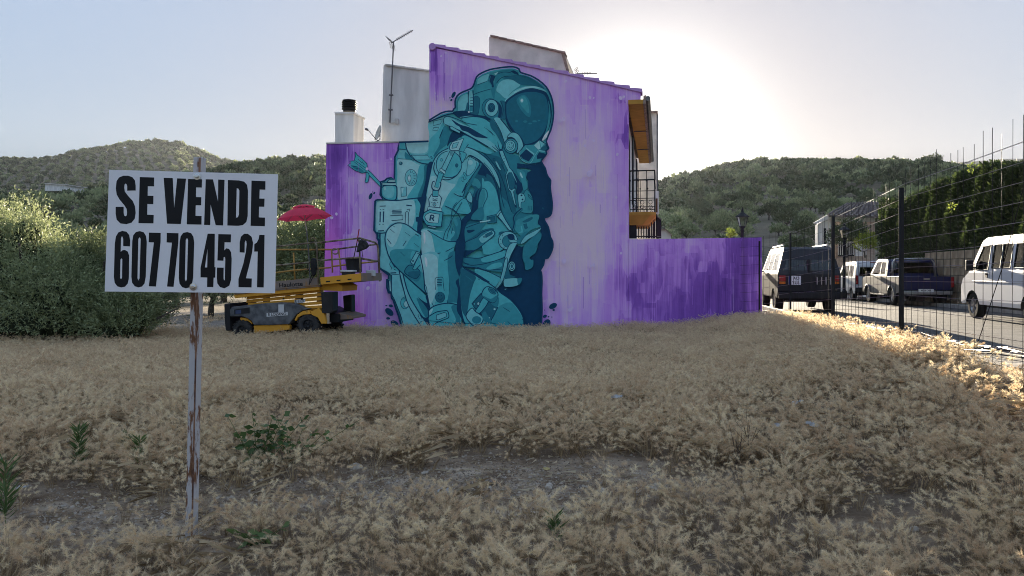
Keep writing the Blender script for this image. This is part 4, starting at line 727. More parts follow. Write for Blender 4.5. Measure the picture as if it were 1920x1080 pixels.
# ---------------------------------------------------------------- ground sheet
def ground_mat():
    m = bpy.data.materials.new('dry_ground'); m.use_nodes = True; n, l = m.node_tree.nodes, m.node_tree.links
    b = n['Principled BSDF']; b.inputs['Roughness'].default_value = .95; b.inputs['Specular IOR Level'].default_value = .15
    g = n.new('ShaderNodeNewGeometry')
    def nz(s, d=5, r=.55):
        t = n.new('ShaderNodeTexNoise'); t.inputs['Scale'].default_value = s; t.inputs['Detail'].default_value = d; t.inputs['Roughness'].default_value = r; l.new(g.outputs['Position'], t.inputs['Vector']); return t.outputs['Fac']
    def ramp(f, stops):
        c = n.new('ShaderNodeValToRGB'); e = c.color_ramp.elements
        while len(e) < len(stops): e.new(.5)
        for i, (p, q) in enumerate(stops): e[i].position = p; e[i].color = (*q, 1)
        l.new(f, c.inputs[0]); return c.outputs[0]
    soil = ramp(nz(3.2, 8, .7), [(.28, (.11, .062, .036)), (.44, (.28, .19, .115)), (.56, (.50, .37, .25)), (.68, (.74, .60, .44))])
    litter = ramp(nz(5.0, 8, .7), [(.3, (.12, .085, .055)), (.5, (.24, .175, .12)), (.7, (.38, .29, .20))])
    ba = n.new('ShaderNodeAttribute'); ba.attribute_name = 'bare'; mxb = n.new('ShaderNodeMix'); mxb.data_type = 'RGBA'; l.new(ba.outputs['Fac'], mxb.inputs[0]); l.new(litter, mxb.inputs[6]); l.new(soil, mxb.inputs[7]); soil = mxb.outputs[2]
    hill = ramp(nz(.035, 8, .65), [(.3, (.07, .07, .04)), (.48, (.13, .115, .075)), (.6, (.22, .18, .13)), (.75, (.34, .28, .21))])
    ln = n.new('ShaderNodeVectorMath'); ln.operation = 'LENGTH'; l.new(g.outputs['Position'], ln.inputs[0])
    mr = n.new('ShaderNodeMapRange'); mr.inputs[1].default_value = 26; mr.inputs[2].default_value = 45; l.new(ln.outputs['Value'], mr.inputs[0])
    # beaten dirt track at the left, paler and bare
    sp = n.new('ShaderNodeSeparateXYZ'); l.new(g.outputs['Position'], sp.inputs[0])
    my = n.new('ShaderNodeMapRange'); my.inputs[1].default_value = 15.3; my.inputs[2].default_value = 16.6; l.new(sp.outputs[1], my.inputs[0])
    trk = ramp(nz(1.5, 8, .7), [(.35, (.22, .18, .14)), (.65, (.38, .33, .27))])
    mx0 = n.new('ShaderNodeMix'); mx0.data_type = 'RGBA'; l.new(my.outputs[0], mx0.inputs[0]); l.new(soil, mx0.inputs[6]); l.new(trk, mx0.inputs[7])
    mx1 = n.new('ShaderNodeMix'); mx1.data_type = 'RGBA'; l.new(mr.outputs[0], mx1.inputs[0]); l.new(mx0.outputs[2], mx1.inputs[6]); l.new(hill, mx1.inputs[7])
    l.new(mx1.outputs[2], b.inputs['Base Color'])
    bp = n.new('ShaderNodeBump'); bp.inputs['Strength'].default_value = .9; bp.inputs['Distance'].default_value = .06; l.new(nz(11, 9, .8), bp.inputs['Height']); l.new(bp.outputs[0], b.inputs['Normal'])
    return m
def bare(x, y):
    """1 where the soil shows"""
    x = x+.22*np.sin(y*5.1+x*1.3)+.12*np.sin(y*11+x*7); y = y+.14*np.sin(x*4.3+1)+.07*np.sin(x*11.7+y*3)
    b = np.exp(-((x+.0)/1.55)**4-((y-5.4)/.78)**4)                 # gravel strip in front
    b = np.maximum(b, np.exp(-((x+2.75)/.95)**4-((y-4.75)/.62)**4))  # left foreground
    b = np.maximum(b, .85*np.exp(-((x+1.6)/.9)**4-((y-5.0)/.35)**4))
    b = np.maximum(b, .9*np.exp(-((x-2.35)/.45)**4-((y-4.35)/.3)**4)); b = np.maximum(b, np.exp(-((x+1.75)/.28)**4-((y-4.15)/.35)**4))
    b = np.maximum(b, np.exp(-((x+1.5)/3.6)**6-((y-16.7)/.75)**4))
    b = np.maximum(b, smooth(15.2, 16.2, y)*(x < -4.3))
    return b
M['ground'] = ground_mat()
azs = np.unique(np.concatenate([np.arange(-180, 181, 3.0), np.arange(-40, 40.01, .4)])); azs = azs[azs < 180]
rad = [0.0]; r_ = 1.2
while r_ < 1900: rad.append(r_); r_ += max(.22, r_*.028)
rad = np.array(rad+[4500.]); A_, R_g = np.meshgrid(np.radians(azs), rad)
X = R_g*np.sin(A_); Y = R_g*np.cos(A_); Z = ground(X, Y)
V = np.stack([X, Y, Z], -1).reshape(-1, 3); na, nr = len(azs), len(rad)
ii, jj = np.meshgrid(np.arange(nr-1), np.arange(na), indexing='ij'); j2 = (jj+1) % na
Fg = np.stack([ii*na+jj, ii*na+j2, (ii+1)*na+j2, (ii+1)*na+jj], -1).reshape(-1, 4)
me = fast_mesh('ground', V, Fg, M['ground']); me.polygons.foreach_set('use_smooth', [True]*len(me.polygons))
at_b = me.attributes.new('bare', 'FLOAT', 'POINT'); at_b.data.foreach_set('value', np.clip(bare(V[:, 0], V[:, 1]), 0, 1).astype(np.float32))
if me.polygons[50].normal.z < 0: me.flip_normals()
tag(link(me, 'ground'), kind='structure')
# ---------------------------------------------------------------- street
M['asphalt'] = mat('asphalt', (.055, .054, .052, 1), .88, amp=.35, scale=3, bump=.3, bscale=120, col2=(.095, .092, .088, 1))
M['concrete'] = mat('concrete', (.30, .28, .25, 1), .9, amp=.25, scale=4, bump=.25)
def strip(name, ys, fx0, fx1, zoff, m, kind='structure'):
    V_, F_ = [], []
    for y in ys:
        for k in range(5):
            t = k/4; V_.append((fx0(y)*(1-t)+fx1(y)*t, y, float(roadz(y))+zoff))
    for i in range(len(ys)-1):
        for k in range(4): F_.append((i*5+k, i*5+k+1, (i+1)*5+k+1, (i+1)*5+k))
    me_ = fast_mesh(name, V_, F_, m); o = link(me_, name); return tag(o, kind=kind)
ys = list(np.arange(-30, 58, 1.5))
strip('road', ys, lambda y: float(kerbx(y)), lambda y: float(farx(y)), 0, M['asphalt'])
def kerb(name, xf, w, y0, y1, step, label, parent_name):
    """one kerb run: a row of kerbstones, each its own piece"""
    k = empty(parent_name, (xf(y0), y0, .45), label, 'kerb'); y = y0
    while y < y1:
        a, c = Vector((xf(y+.01), y+.01, 0)), Vector((xf(y+step-.01), y+step-.01, 0)); z = float(roadz(y)); q = MB()
        p = [a+Vector((0, 0, z-.1)), a+Vector((w, 0, z-.1)), c+Vector((w, 0, z-.1)), c+Vector((0, 0, z-.1))]
        q.prism(p, Vector((0, 0, .1+.11+rs.uniform(-.006, .006)))); q.build('kerbstone', M['concrete'], k, bevel=.012); y += step
kerb('kerb', lambda y: float(kerbx(y))-.16, .16, 2.0, 34, 1.0, 'pale concrete kerb between the wire fence and the near side of the road', 'kerb')
kerb('kerb', lambda y: float(farx(y)), .16, 12.0, 50, 1.0, 'far kerb at the foot of the stone wall behind the parked vehicles', 'kerb')
V_ = []; F_ = []
for i, y in enumerate(ys):
    for k, xx in enumerate((float(farx(y))+.16, float(farx(y))+.75)): V_.append((xx, y, float(roadz(y))+.10))
for i in range(len(ys)-1): F_.append((2*i, 2*i+1, 2*i+3, 2*i+2))
tag(link(fast_mesh('pavement', V_, F_, M['concrete']), 'pavement'), kind='structure')

# ---------------------------------------------------------------- olive foliage
LM = [leafmat('olive_leaf', (.15, .18, .08, 1), (.42, .46, .24, 1), .35, .5), leafmat('olive_leaf_dark', (.06, .08, .035, 1), (.16, .19, .09, 1), .2, .55)]
M['core'] = mat('crown_shade', (.035, .042, .022, 1), .95, amp=.4, scale=8)
M['bark'] = mat('bark', (.10, .085, .07, 1), .9, amp=.3, scale=12, bump=.5)
def unit(v): return v/np.maximum(np.linalg.norm(v, axis=-1, keepdims=True), 1e-9)
def leaf_cloud(P, D, ll, lw, g):
    """one diamond leaf (two triangles) per point P along direction D"""
    n_ = len(P); s = unit(np.cross(D, g.normal(size=(n_, 3)))); L = (ll*g.uniform(.7, 1.3, n_))[:, None]; w = (lw*g.uniform(.7, 1.3, n_))[:, None]
    V = np.stack([P, P+D*L*.5+s*w*.5, P+D*L, P+D*L*.5-s*w*.5], 1).reshape(-1, 3)
    F = (np.arange(n_)[:, None]*4+np.array([0, 1, 2, 3])).astype(np.int32); return V, F
def crown_pts(lobes, n_, g, inner=.3, up=.5, rough=.22):
    L = np.array(lobes, float); w = (L[:, 3]*L[:, 4]); idx = g.choice(len(L), n_, p=w/w.sum()); d = unit(g.normal(size=(n_, 3))); d[:, 2] = np.where(d[:, 2] < -.35, -d[:, 2]*.5, d[:, 2])
    rr = np.where(g.random(n_) < inner, g.uniform(.45, .9, n_), g.uniform(.9, 1.0+rough, n_)); bump_ = 1+.13*np.sin(d[:, 0]*7+idx)*np.cos(d[:, 2]*6+idx*2)
    P = L[idx, :3]+d*np.stack([L[idx, 3], L[idx, 3], L[idx, 4]], 1)*(rr*bump_)[:, None]
    return P, unit(d*.7+np.array([0, 0, up])+g.normal(size=(n_, 3))*.25)
def sprigs(lobes, n_, k, slen, ll, lw, seed, inner=.3, up=.5, rough=.2):
    g = np.random.default_rng(seed); P, D = crown_pts(lobes, n_, g, inner, up, rough); t = np.linspace(0, 1, k)
    sl = slen*g.uniform(.6, 1.4, n_)[:, None, None]
    base = P[:, None, :]+D[:, None, :]*t[None, :, None]*sl; dd = unit(D[:, None, :]*.8+g.normal(size=(n_, k, 3))*.6)
    return leaf_cloud(base.reshape(-1, 3), dd.reshape(-1, 3), ll, lw, g)
def trunk_mesh(h, r, seed, limbs=4, spread=.8):
    g = random.Random(seed); b = MB(); path = [(0, 0, -.15), (g.uniform(-.05, .05), g.uniform(-.05, .05), h*.3), (g.uniform(-.1, .1), g.uniform(-.1, .1), h*.55)]; b.tube(path, r, 7, r2=r*.7)
    for i in range(limbs):
        a = 2*math.pi*(i+g.random()*.5)/limbs; p = Vector(path[-1]); q = p+Vector((math.cos(a)*spread*.5, math.sin(a)*spread*.5, h*.25)); e_ = p+Vector((math.cos(a)*spread, math.sin(a)*spread, h*.6)); b.tube([p-Vector((0, 0, .05)), q, e_], r*.55, 6, r2=r*.15)
    return b
def make_tree(name, loc, label, cat, lobes, nspr, k, slen, ll, lw, seed, mats=None, th=1.5, tr=.12, group=None, up=.5, inner=.3, rough=.2, cname='crown', core=False):
    e = empty(name, loc, label, cat, group); V, F = sprigs(lobes, nspr, k, slen, ll, lw, seed, inner, up, rough)
    link(fast_mesh(cname, V, F, mats or LM[0]), cname, parent=e)
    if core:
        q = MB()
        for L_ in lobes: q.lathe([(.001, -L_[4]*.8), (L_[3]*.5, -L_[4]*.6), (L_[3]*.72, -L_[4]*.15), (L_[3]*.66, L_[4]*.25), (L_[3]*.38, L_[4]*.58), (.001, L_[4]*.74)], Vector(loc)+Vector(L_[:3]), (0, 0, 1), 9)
        q.build('dark_core', M['core'], e)  # solid dark lobes stand in for the shade inside the crown
    b = trunk_mesh(th, tr, seed); b.v = [tuple(Vector(v)+Vector(loc)) for v in b.v]; b.build('trunk', M['bark'], e); return e
# three big olive bushes at the left edge of the field
def gp(px, Y, dz=0): x = (px-CX)/FP*Y; return Vector((x, Y, gz(x, Y)+dz))
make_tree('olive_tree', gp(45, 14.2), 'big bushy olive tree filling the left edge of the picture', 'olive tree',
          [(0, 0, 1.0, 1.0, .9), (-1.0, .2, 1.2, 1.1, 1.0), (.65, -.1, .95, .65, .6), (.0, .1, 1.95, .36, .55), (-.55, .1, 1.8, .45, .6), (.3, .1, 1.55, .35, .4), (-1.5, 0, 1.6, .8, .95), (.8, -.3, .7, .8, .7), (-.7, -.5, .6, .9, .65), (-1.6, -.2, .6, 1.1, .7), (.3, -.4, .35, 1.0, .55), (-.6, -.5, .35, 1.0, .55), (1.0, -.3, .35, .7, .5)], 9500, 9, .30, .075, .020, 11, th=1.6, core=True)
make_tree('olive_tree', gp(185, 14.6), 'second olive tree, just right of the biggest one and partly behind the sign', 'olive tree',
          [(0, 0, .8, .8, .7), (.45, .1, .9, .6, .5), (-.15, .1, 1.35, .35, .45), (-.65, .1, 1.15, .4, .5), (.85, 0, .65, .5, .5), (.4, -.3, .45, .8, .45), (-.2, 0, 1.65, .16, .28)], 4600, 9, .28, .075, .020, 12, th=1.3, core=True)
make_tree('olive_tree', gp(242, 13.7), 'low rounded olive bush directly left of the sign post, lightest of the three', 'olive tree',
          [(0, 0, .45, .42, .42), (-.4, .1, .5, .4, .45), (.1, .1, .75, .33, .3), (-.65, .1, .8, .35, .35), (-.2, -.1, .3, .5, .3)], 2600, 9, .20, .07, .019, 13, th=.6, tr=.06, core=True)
# mid-distance grove behind the lift and the sign
V, F = sprigs([(0, 0, 1.5, 1.5, 1.1), (1.0, .3, 1.9, 1.0, .9), (-1.0, -.2, 1.8, 1.0, .95), (.2, .2, 2.6, 1.0, .8), (-.4, .8, 1.2, 1.1, .8), (.3, -.9, 1.0, 1.0, .7)], 1700, 7, .35, .16, .045, 21)
GROVE = [fast_mesh('crown', V, F, LM[0])]
V, F = sprigs([(0, 0, 1.4, 1.3, 1.2), (.9, .1, 2.2, .9, .9), (-.8, .1, 2.3, 1.0, .8), (0, -.4, 3.0, .9, .8), (.7, -.6, 1.0, 1.0, .7)], 1700, 7, .35, .16, .045, 22)
GROVE.append(fast_mesh('crown', V, F, LM[0]))
tb = trunk_mesh(1.8, .16, 5); TM = tb.build('trunk', M['bark'], None); TMesh = TM.data; bpy.data.objects.remove(TM)
grove = [(640, 24, 1.0, 'olive tree added for its shade behind the low wing of the purple house, first from the lift'), (720, 27, 1.05, 'unseen olive tree added for its shade behind the chimney side of the purple house'), (800, 25, 1.0, 'unseen olive tree added for its shade behind the stair wall of the purple house'), (880, 31, 1.1, 'olive tree hidden behind the purple house, added for its shade'), (395, 20, .55, 'dark olive bush behind the left wheel of the lift, right of the sign post'), (330, 26, .8, 'olive tree beyond the dirt track, seen under the sign left of its post'), (560, 23, .9, 'pale leafy olive tree seen through the platform railing of the lift'),  # first four, behind the house, are added to shade the left field
         (500, 25, .85, 'olive tree between the sign and the railing of the lift, lower half hidden'), (420, 30, .9, 'olive tree behind the lift chassis, hidden by the sign above'), (600, 29, .9, 'olive tree at the corner of the purple wall behind the umbrella pole'),
         (250, 24, .5, 'olive tree beyond the track behind the low rounded bush'), (300, 38, 1.0, 'olive tree in the second row behind the sign'), (540, 37, 1.0, 'olive tree in the second row behind the red umbrella'), (130, 33, .6, 'olive tree rising behind the two big ones at the left'),
         (20, 30, 1.0, 'olive tree behind the biggest one at the far left edge'), (450, 42, 1.0, 'olive tree in the third row, right of the sign top')]
for i, (px, Yd, s, lab) in enumerate(grove):
    e = empty('olive_tree', gp(px, Yd), lab, 'olive tree', None, rz=rs.uniform(0, 6)); e.scale = (s, s, s*.92)
    link(GROVE[i % 2], 'crown', parent=e); link(TMesh, 'trunk', parent=e)
# hillside olives: rows across the slopes
def far_variant(seed, nleaf, ll, lw):
    g = random.Random(seed); lob = [(0, 0, 1.6, 1.5, 1.3)]+[(g.uniform(-1.2, 1.2), g.uniform(-1.2, 1.2), g.uniform(1.3, 2.8), g.uniform(.8, 1.2), g.uniform(.7, 1.0)) for _ in range(5)]
    gg = np.random.default_rng(seed); P, D = crown_pts(lob, nleaf, gg, .15, .4, .12); return leaf_cloud(P, D, ll, lw, gg)
NEARV = [fast_mesh('crown', *far_variant(40+i, 900, .55, .30), LM[1] if i % 2 else LM[0]) for i in range(4)]
FARV = [fast_mesh('hill_olive', *far_variant(60+i, 260, .95, .60), LM[1] if i % 3 else LM[0]) for i in range(4)]
g = np.random.default_rng(99); pts = []
def rows(x0, x1, y0, y1, step, ang, jit):
    ca, sa = math.cos(ang), math.sin(ang); cx_, cy_ = (x0+x1)/2, (y0+y1)/2; h = max(x1-x0, y1-y0); u = np.arange(-h, h, step); U, Vv = np.meshgrid(u, u)
    U = U+g.normal(size=U.shape)*jit; Vv = Vv+g.normal(size=U.shape)*jit; Xp = cx_+U*ca-Vv*sa; Yp = cy_+U*sa+Vv*ca
    k = (Xp > x0) & (Xp < x1) & (Yp > y0) & (Yp < y1); return np.stack([Xp[k], Yp[k]], 1)
allp = np.concatenate([rows(-300, 330, 46, 345, 6.3, .3, 1.4), rows(-850, 60, 345, 960, 9.2, .5, 1.3)])
x, y = allp[:, 0], allp[:, 1]; px = CX+FP*x/y; keep = (px > -60) & (px < 1990) & ~((px > 650) & (px < 1165)) & (g.random(len(x)) < .93)
# leave clear the street, the little white house and the fields round them
keep &= ~((y < 62) & (px > 1180) & (px < 2000) & (x < .62*y+6) & (x > .2*y+1)); keep &= (g.random(len(x)) > .18*((px > 1250) & (y > 70))); keep &= ~((px > 1165) & (y < 78))
x, y, px = x[keep], y[keep], px[keep]; z = ground(x, y)
# ridge-line woodland: denser scrub on the summit
yy = np.hypot(x, y); order = np.argsort(yy); x, y, z = x[order], y[order], z[order]
NI = 290
left_lab = 'olive tree in the rows on the hillside, left of the purple house'; right_lab = 'olive tree on the hazy hillside, right of the purple house'
for i in range(min(NI, len(x))):
    left = x[i]/y[i] < .05
    e = empty('olive_tree', (x[i], y[i], z[i]-.1), left_lab if left else right_lab, 'olive tree', 'olive trees on the left hillside' if left else 'olive trees on the right hillside', rz=rs.uniform(0, 6.28)); s = rs.uniform(.6, 1.1); e.scale = (s, s, s*rs.uniform(.85, 1.1))
    link(NEARV[i % 4], 'crown', parent=e); link(TMesh, 'trunk', parent=e)
VARC = bpy.data.collections.new('hill_olive_kinds')
for i, m_ in enumerate(FARV): VARC.objects.link(bpy.data.objects.new('hill_olive', m_))
def scatter(name, P, rot, scl, tilt, coll, kind='stuff'):
    """one object that repeats the plants of a collection on its points"""
    me_ = bpy.data.meshes.new(name); me_.vertices.add(len(P)); me_.vertices.foreach_set('co', np.asarray(P, np.float32).ravel())
    for nm, arr, typ in (('rotv', np.stack([tilt[:, 0], tilt[:, 1], rot], 1), 'FLOAT_VECTOR'), ('sclv', scl, 'FLOAT_VECTOR')):
        at_ = me_.attributes.new(nm, typ, 'POINT'); at_.data.foreach_set('vector', np.asarray(arr, np.float32).ravel())
    o = link(me_, name); ng = bpy.data.node_groups.new(name, 'GeometryNodeTree')
    ng.interface.new_socket('Geometry', in_out='INPUT', socket_type='NodeSocketGeometry'); ng.interface.new_socket('Geometry', in_out='OUTPUT', socket_type='NodeSocketGeometry')
    n, l = ng.nodes, ng.links; gi = n.new('NodeGroupInput'); go = n.new('NodeGroupOutput'); iop = n.new('GeometryNodeInstanceOnPoints'); ci = n.new('GeometryNodeCollectionInfo')
    ci.inputs[0].default_value = coll; ci.inputs['Separate Children'].default_value = True; ci.inputs['Reset Children'].default_value = True
    l.new(gi.outputs[0], iop.inputs['Points']); l.new(ci.outputs[0], iop.inputs['Instance']); iop.inputs['Pick Instance'].default_value = True
    for nm, sock in (('rotv', 'Rotation'), ('sclv', 'Scale')):
        na_ = n.new('GeometryNodeInputNamedAttribute'); na_.data_type = 'FLOAT_VECTOR'; na_.inputs['Name'].default_value = nm; out = [s_ for s_ in na_.outputs if s_.name == 'Attribute' and s_.enabled][0]
        if sock == 'Rotation':
            er = n.new('FunctionNodeEulerToRotation'); l.new(out, er.inputs[0]); l.new(er.outputs[0], iop.inputs['Rotation'])
        else: l.new(out, iop.inputs['Scale'])
    rv = n.new('FunctionNodeRandomValue'); rv.data_type = 'INT'; [s_ for s_ in rv.inputs if s_.name == 'Max' and s_.enabled][0].default_value = len(coll.objects)-1
    l.new([s_ for s_ in rv.outputs if s_.enabled][0], iop.inputs['Instance Index'])
    l.new(iop.outputs[0], go.inputs[0]); md = o.modifiers.new('scatter', 'NODES'); md.node_group = ng; o['kind'] = kind; return o
fx, fy, fz = x[NI:], y[NI:], z[NI:]; nf = len(fx); s = g.uniform(.8, 1.3, nf)
P = np.stack([fx, fy, fz-.15], 1)
# woodland of the summit and ridges (taller, closer)
def ridge_pts(px0, px1, R1, n_, spread):
    q = g.uniform(px0, px1, n_); Yr = R1+g.normal(size=n_)*spread; Xr = (q-CX)/FP*Yr; return np.stack([Xr, Yr, ground(Xr, Yr)-.3], 1)
wood = np.concatenate([ridge_pts(235, 345, 893, 130, 9), ridge_pts(345, 450, 890, 80, 10), ridge_pts(130, 240, 893, 60, 9), ridge_pts(-20, 620, 326, 150, 5), ridge_pts(1235, 1930, 316, 420, 4), ridge_pts(1400, 1930, 300, 160, 12)])
P = np.concatenate([P, wood]); s = np.concatenate([s, np.where(wood[:, 1] > 600, g.uniform(1.1, 2.2, len(wood)), g.uniform(.6, 1.1, len(wood)))])
n_ = len(P); tag(scatter('hillside_olive_grove', P, g.uniform(0, 6.28, n_), np.stack([s, s, s*g.uniform(.8, 1.1, n_)], 1), np.zeros((n_, 2)), VARC), 'rows of small olive trees covering the far slopes and ridges', 'olive grove')
# a lone rounded tree on the right ridge
make_tree('ridge_tree', tuple(Vector(((1748-CX)/FP*312, 312, gz((1748-CX)/FP*312, 312)))), 'tree with an open crown standing above the right-hand ridge line', 'tree', [(0, 0, 4.2, 3.0, 1.6), (1.6, 0, 4.0, 1.6, 1.1), (-1.8, 0, 3.9, 1.6, 1.1)], 260, 6, 1.0, .7, .35, 77, [LM[1]], th=3.6, tr=.3)
cab = empty('hillside_cabin', at(105, 356, 215), 'small flat white farm building on the left hillside', 'farm building')
block([(84, 358), (85, 344), (122, 346), (123, 358)], 215, 7, 'wall', M['plaster'], cab); block([(83, 345), (84, 343), (124, 345.5), (124, 347)], 214.6, 8, 'roof', M['plaster_grey'], cab)
for q in (127, 132): block([(q, 366), (q, 352), (q+1.2, 352), (q+1.2, 366)], 214, .3, 'post', M['plaster'], cab)

# ---------------------------------------------------------------- dry grass
GRASS = [leafmat('dry_seed_head', (.70, .51, .32, 1), (1.0, .87, .61, 1), .6, .8, .6), leafmat('dry_stem', (.20, .13, .065, 1), (.55, .41, .24, 1), .2, .7, .3)]
def tuft(seed, nh, nb, bl, bw, h, spread, stems=True, extra=0):
    g = np.random.default_rng(seed); V, F, MI = [], [], []
    def tri(a, b_, c_, mi): k = len(V); V.extend([a, b_, c_]); F.append((k, k+1, k+2)); MI.append(mi)
    for i in range(nh+extra):
        a = g.uniform(0, 6.28); r0 = g.uniform(0, spread*.35); b0 = np.array([math.cos(a)*r0, math.sin(a)*r0, -.02]); hh = h*g.uniform(.55, 1.1); out = spread*g.uniform(.3, 1.1)
        p1 = b0+np.array([math.cos(a)*out*.3, math.sin(a)*out*.3, hh*.6]); p2 = b0+np.array([math.cos(a)*out, math.sin(a)*out, hh]); ax = unit(p2-p1+np.array([math.cos(a)*.05, math.sin(a)*.05, -.02])); sd = unit(np.cross(ax, [0, 0, 1]))*.0022
        if stems:
            tri(b0-sd, b0+sd, p1+sd*.8, 1); tri(b0-sd, p1+sd*.8, p1-sd*.8, 1); tri(p1-sd*.8, p1+sd*.8, p2, 1)
        if i >= nh: continue
        hl = bl*1.5; hs = g.uniform(.7, 1.2)
        for j in range(nb):
            t = g.random(); o = p2+ax*hl*(t-.2); rd = unit(g.normal(size=3)); dr = unit(rd+ax*(.55+.5*t)); w = unit(np.cross(dr, g.normal(size=3)))*bw; L = bl*hs*g.uniform(.7, 1.2)
            tri(o-w, o+w, o+dr*L, 0)
    for i in range(6):
        a = g.uniform(0, 6.28); r0 = g.uniform(0, spread); b0 = np.array([math.cos(a)*r0, math.sin(a)*r0, 0]); d = np.array([g.normal()*.12, g.normal()*.12, h*g.uniform(.3, .7)]); w = unit(np.cross(d, g.normal(size=3)))*.0025; tri(b0-w, b0+w, b0+d, 1)
    return fast_mesh('grass_tuft', V, F, GRASS, MI)
NC = bpy.data.collections.new('near_grass_kinds'); FC = bpy.data.collections.new('far_grass_kinds'); SC = bpy.data.collections.new('sparse_grass_kinds')
for i in range(6): NC.objects.link(bpy.data.objects.new('near_tuft', tuft(100+i, 18, 84, .027, .0009, .22, .17, extra=5)))
def flat_stalks(seed, n=16, r=.34):
    g = np.random.default_rng(seed); V, F, MI = [], [], []
    for i in range(n):
        a = g.uniform(0, 6.28); c = np.array([g.normal()*.08, g.normal()*.08, g.uniform(.02, .16)]); d = np.array([math.cos(a), math.sin(a), g.uniform(-.12, .3)])*r*g.uniform(.5, 1); w = unit(np.cross(d, [0, 0, 1]))*.0008; k = len(V)
        V.extend([c-d*.5-w, c-d*.5+w, c+d*.1+np.array([0, 0, .02]), c+d*.5]); F.extend([(k, k+1, k+2), (k+1, k+3, k+2)]); MI.extend([1, 1])
    return fast_mesh('flat_stalks', V, F, GRASS, MI)
NC.objects.link(bpy.data.objects.new('flat_stalks', flat_stalks(300)))
for i in range(5): FC.objects.link(bpy.data.objects.new('far_tuft', tuft(200+i, 18, 26, .027, .0018, .22, .19, extra=2)))
def field_pts(n_, x0, x1, y0, y1, dens):
    x = g.uniform(x0, x1, n_); y = g.uniform(y0, y1, n_); k = (np.abs(x) < .80*y+1.6) & (g.random(n_) < dens(x, y)); x, y = x[k], y[k]
    lim = np.where(y > 16.5, 5.2, np.interp(y, [2.8, 6.2, 9.6, 13, 15.6, 17], [3.9, 4.5, 5.02, 5.62, 5.85, 5.7])+.05); k = (x < lim) & ~((y > 16.75) & (x > -4.4)) ; return x[k], y[k]
def clump(x, y): return .5+.5*np.sin(x*2.3+1.7*np.sin(y*1.1))*np.cos(y*2.1+1.3*np.sin(x*.9))
def dens(x, y): return np.clip((1-bare(x, y)*1.0)*(.62+.38*clump(x, y)), .035, 1)
x, y = field_pts(int(16*6*75), -8, 8, 2.2, 8.2, dens); z = ground(x, y); n_ = len(x)
sc_ = g.uniform(.75, 1.25, n_)*(.82+.3*clump(x*1.7, y*1.3))*g.choice([.7, .9, 1, 1.15], n_)*np.interp(y, [3.5, 5.0, 6.0], [.85, .85, 1]); tag(scatter('dry_grass', np.stack([x, y, z], 1), g.uniform(0, 6.28, n_), np.stack([sc_]*3, 1), g.normal(size=(n_, 2))*.22, NC), 'dry straw-coloured grass with fluffy seed heads in the foreground of the field', 'dry grass')
x, y = field_pts(38000, -16, 8, 8.2, 19, dens); z = ground(x, y); n_ = len(x)
sc_ = g.uniform(.7, 1.2, n_)*np.interp(y, [8, 12, 16.5], [1.0, .85, .6])*np.where(x > 4.2, 1.15, 1)
tag(scatter('dry_grass', np.stack([x, y, z], 1), g.uniform(0, 6.28, n_), np.stack([sc_]*3, 1), g.normal(size=(n_, 2))*.24, FC), 'dry straw-coloured grass further back, towards the painted wall', 'dry grass')
print('tufts', n_)
# ---------------------------------------------------------------- for-sale sign
def ray_plane(px, py, P0, nrm_):
    d = Vector(((px-CX)/FP, 1, (HY-py)/FP)); o = Vector((0, 0, EYE)); t = (Vector(P0)-o).dot(nrm_)/d.dot(nrm_); return o+d*t
M['sign_white'] = mat('sign_face', (.86, .85, .86, 1), .45, amp=.05, scale=2.5, detail=7, spec=.4)
M['sign_black'] = mat('sign_letter_black', (.008, .009, .012, 1), .35, amp=.2, scale=4)
def rusty(name, base, rust, thr, scale=6, stretch=(1, 1, .35)):
    m = bpy.data.materials.new(name); m.use_nodes = True; n, l = m.node_tree.nodes, m.node_tree.links; b = n['Principled BSDF']; b.inputs['Roughness'].default_value = .75
    tc = n.new('ShaderNodeTexCoord'); mp = n.new('ShaderNodeMapping'); mp.inputs['Scale'].default_value = stretch; l.new(tc.outputs['Object'], mp.inputs[0])
    t = n.new('ShaderNodeTexNoise'); t.inputs['Scale'].default_value = scale; t.inputs['Detail'].default_value = 8; t.inputs['Roughness'].default_value = .7; l.new(mp.outputs[0], t.inputs[0])
    c = n.new('ShaderNodeValToRGB'); e = c.color_ramp.elements; e[0].position = thr-.02; e[0].color = rust; e[1].position = thr+.03; e[1].color = base
    e.new(thr-.12).color = tuple(q*.4 for q in rust[:3])+(1,); l.new(t.outputs['Fac'], c.inputs[0]); l.new(c.outputs[0], b.inputs['Base Color'])
    bp = n.new('ShaderNodeBump'); bp.inputs['Strength'].default_value = .3; bp.inputs['Distance'].default_value = .01; l.new(t.outputs['Fac'], bp.inputs['Height']); l.new(bp.outputs[0], b.inputs['Normal']); return m
M['post'] = rusty('rusty_white_post', (.52, .49, .48, 1), (.20, .085, .035, 1), .45, 16, (1, 1, .22))
sgn = empty('for_sale_sign', at(355, 1020, 4.33), 'white SE VENDE for-sale board with a phone number on a leaning rusty post', 'sign')
th = R(5); SN = Vector((math.sin(th), -math.cos(th), 0)); SP0 = at(357, 435, 4.30)
def sp_(cx, cy_, off=0.0): return ray_plane(180+cx/3.6, 280+cy_/3.6, SP0, SN)+SN*off
b = MB(); b.prism([sp_(88, 138), sp_(1228, 168), sp_(1208, 972), sp_(58, 960)], -SN*.004); board = b.build('board', M['sign_white'], sgn, bevel=.001)
def o7(dx, dy=0): return lambda P: [(x+dx, y+dy) for x, y in P]
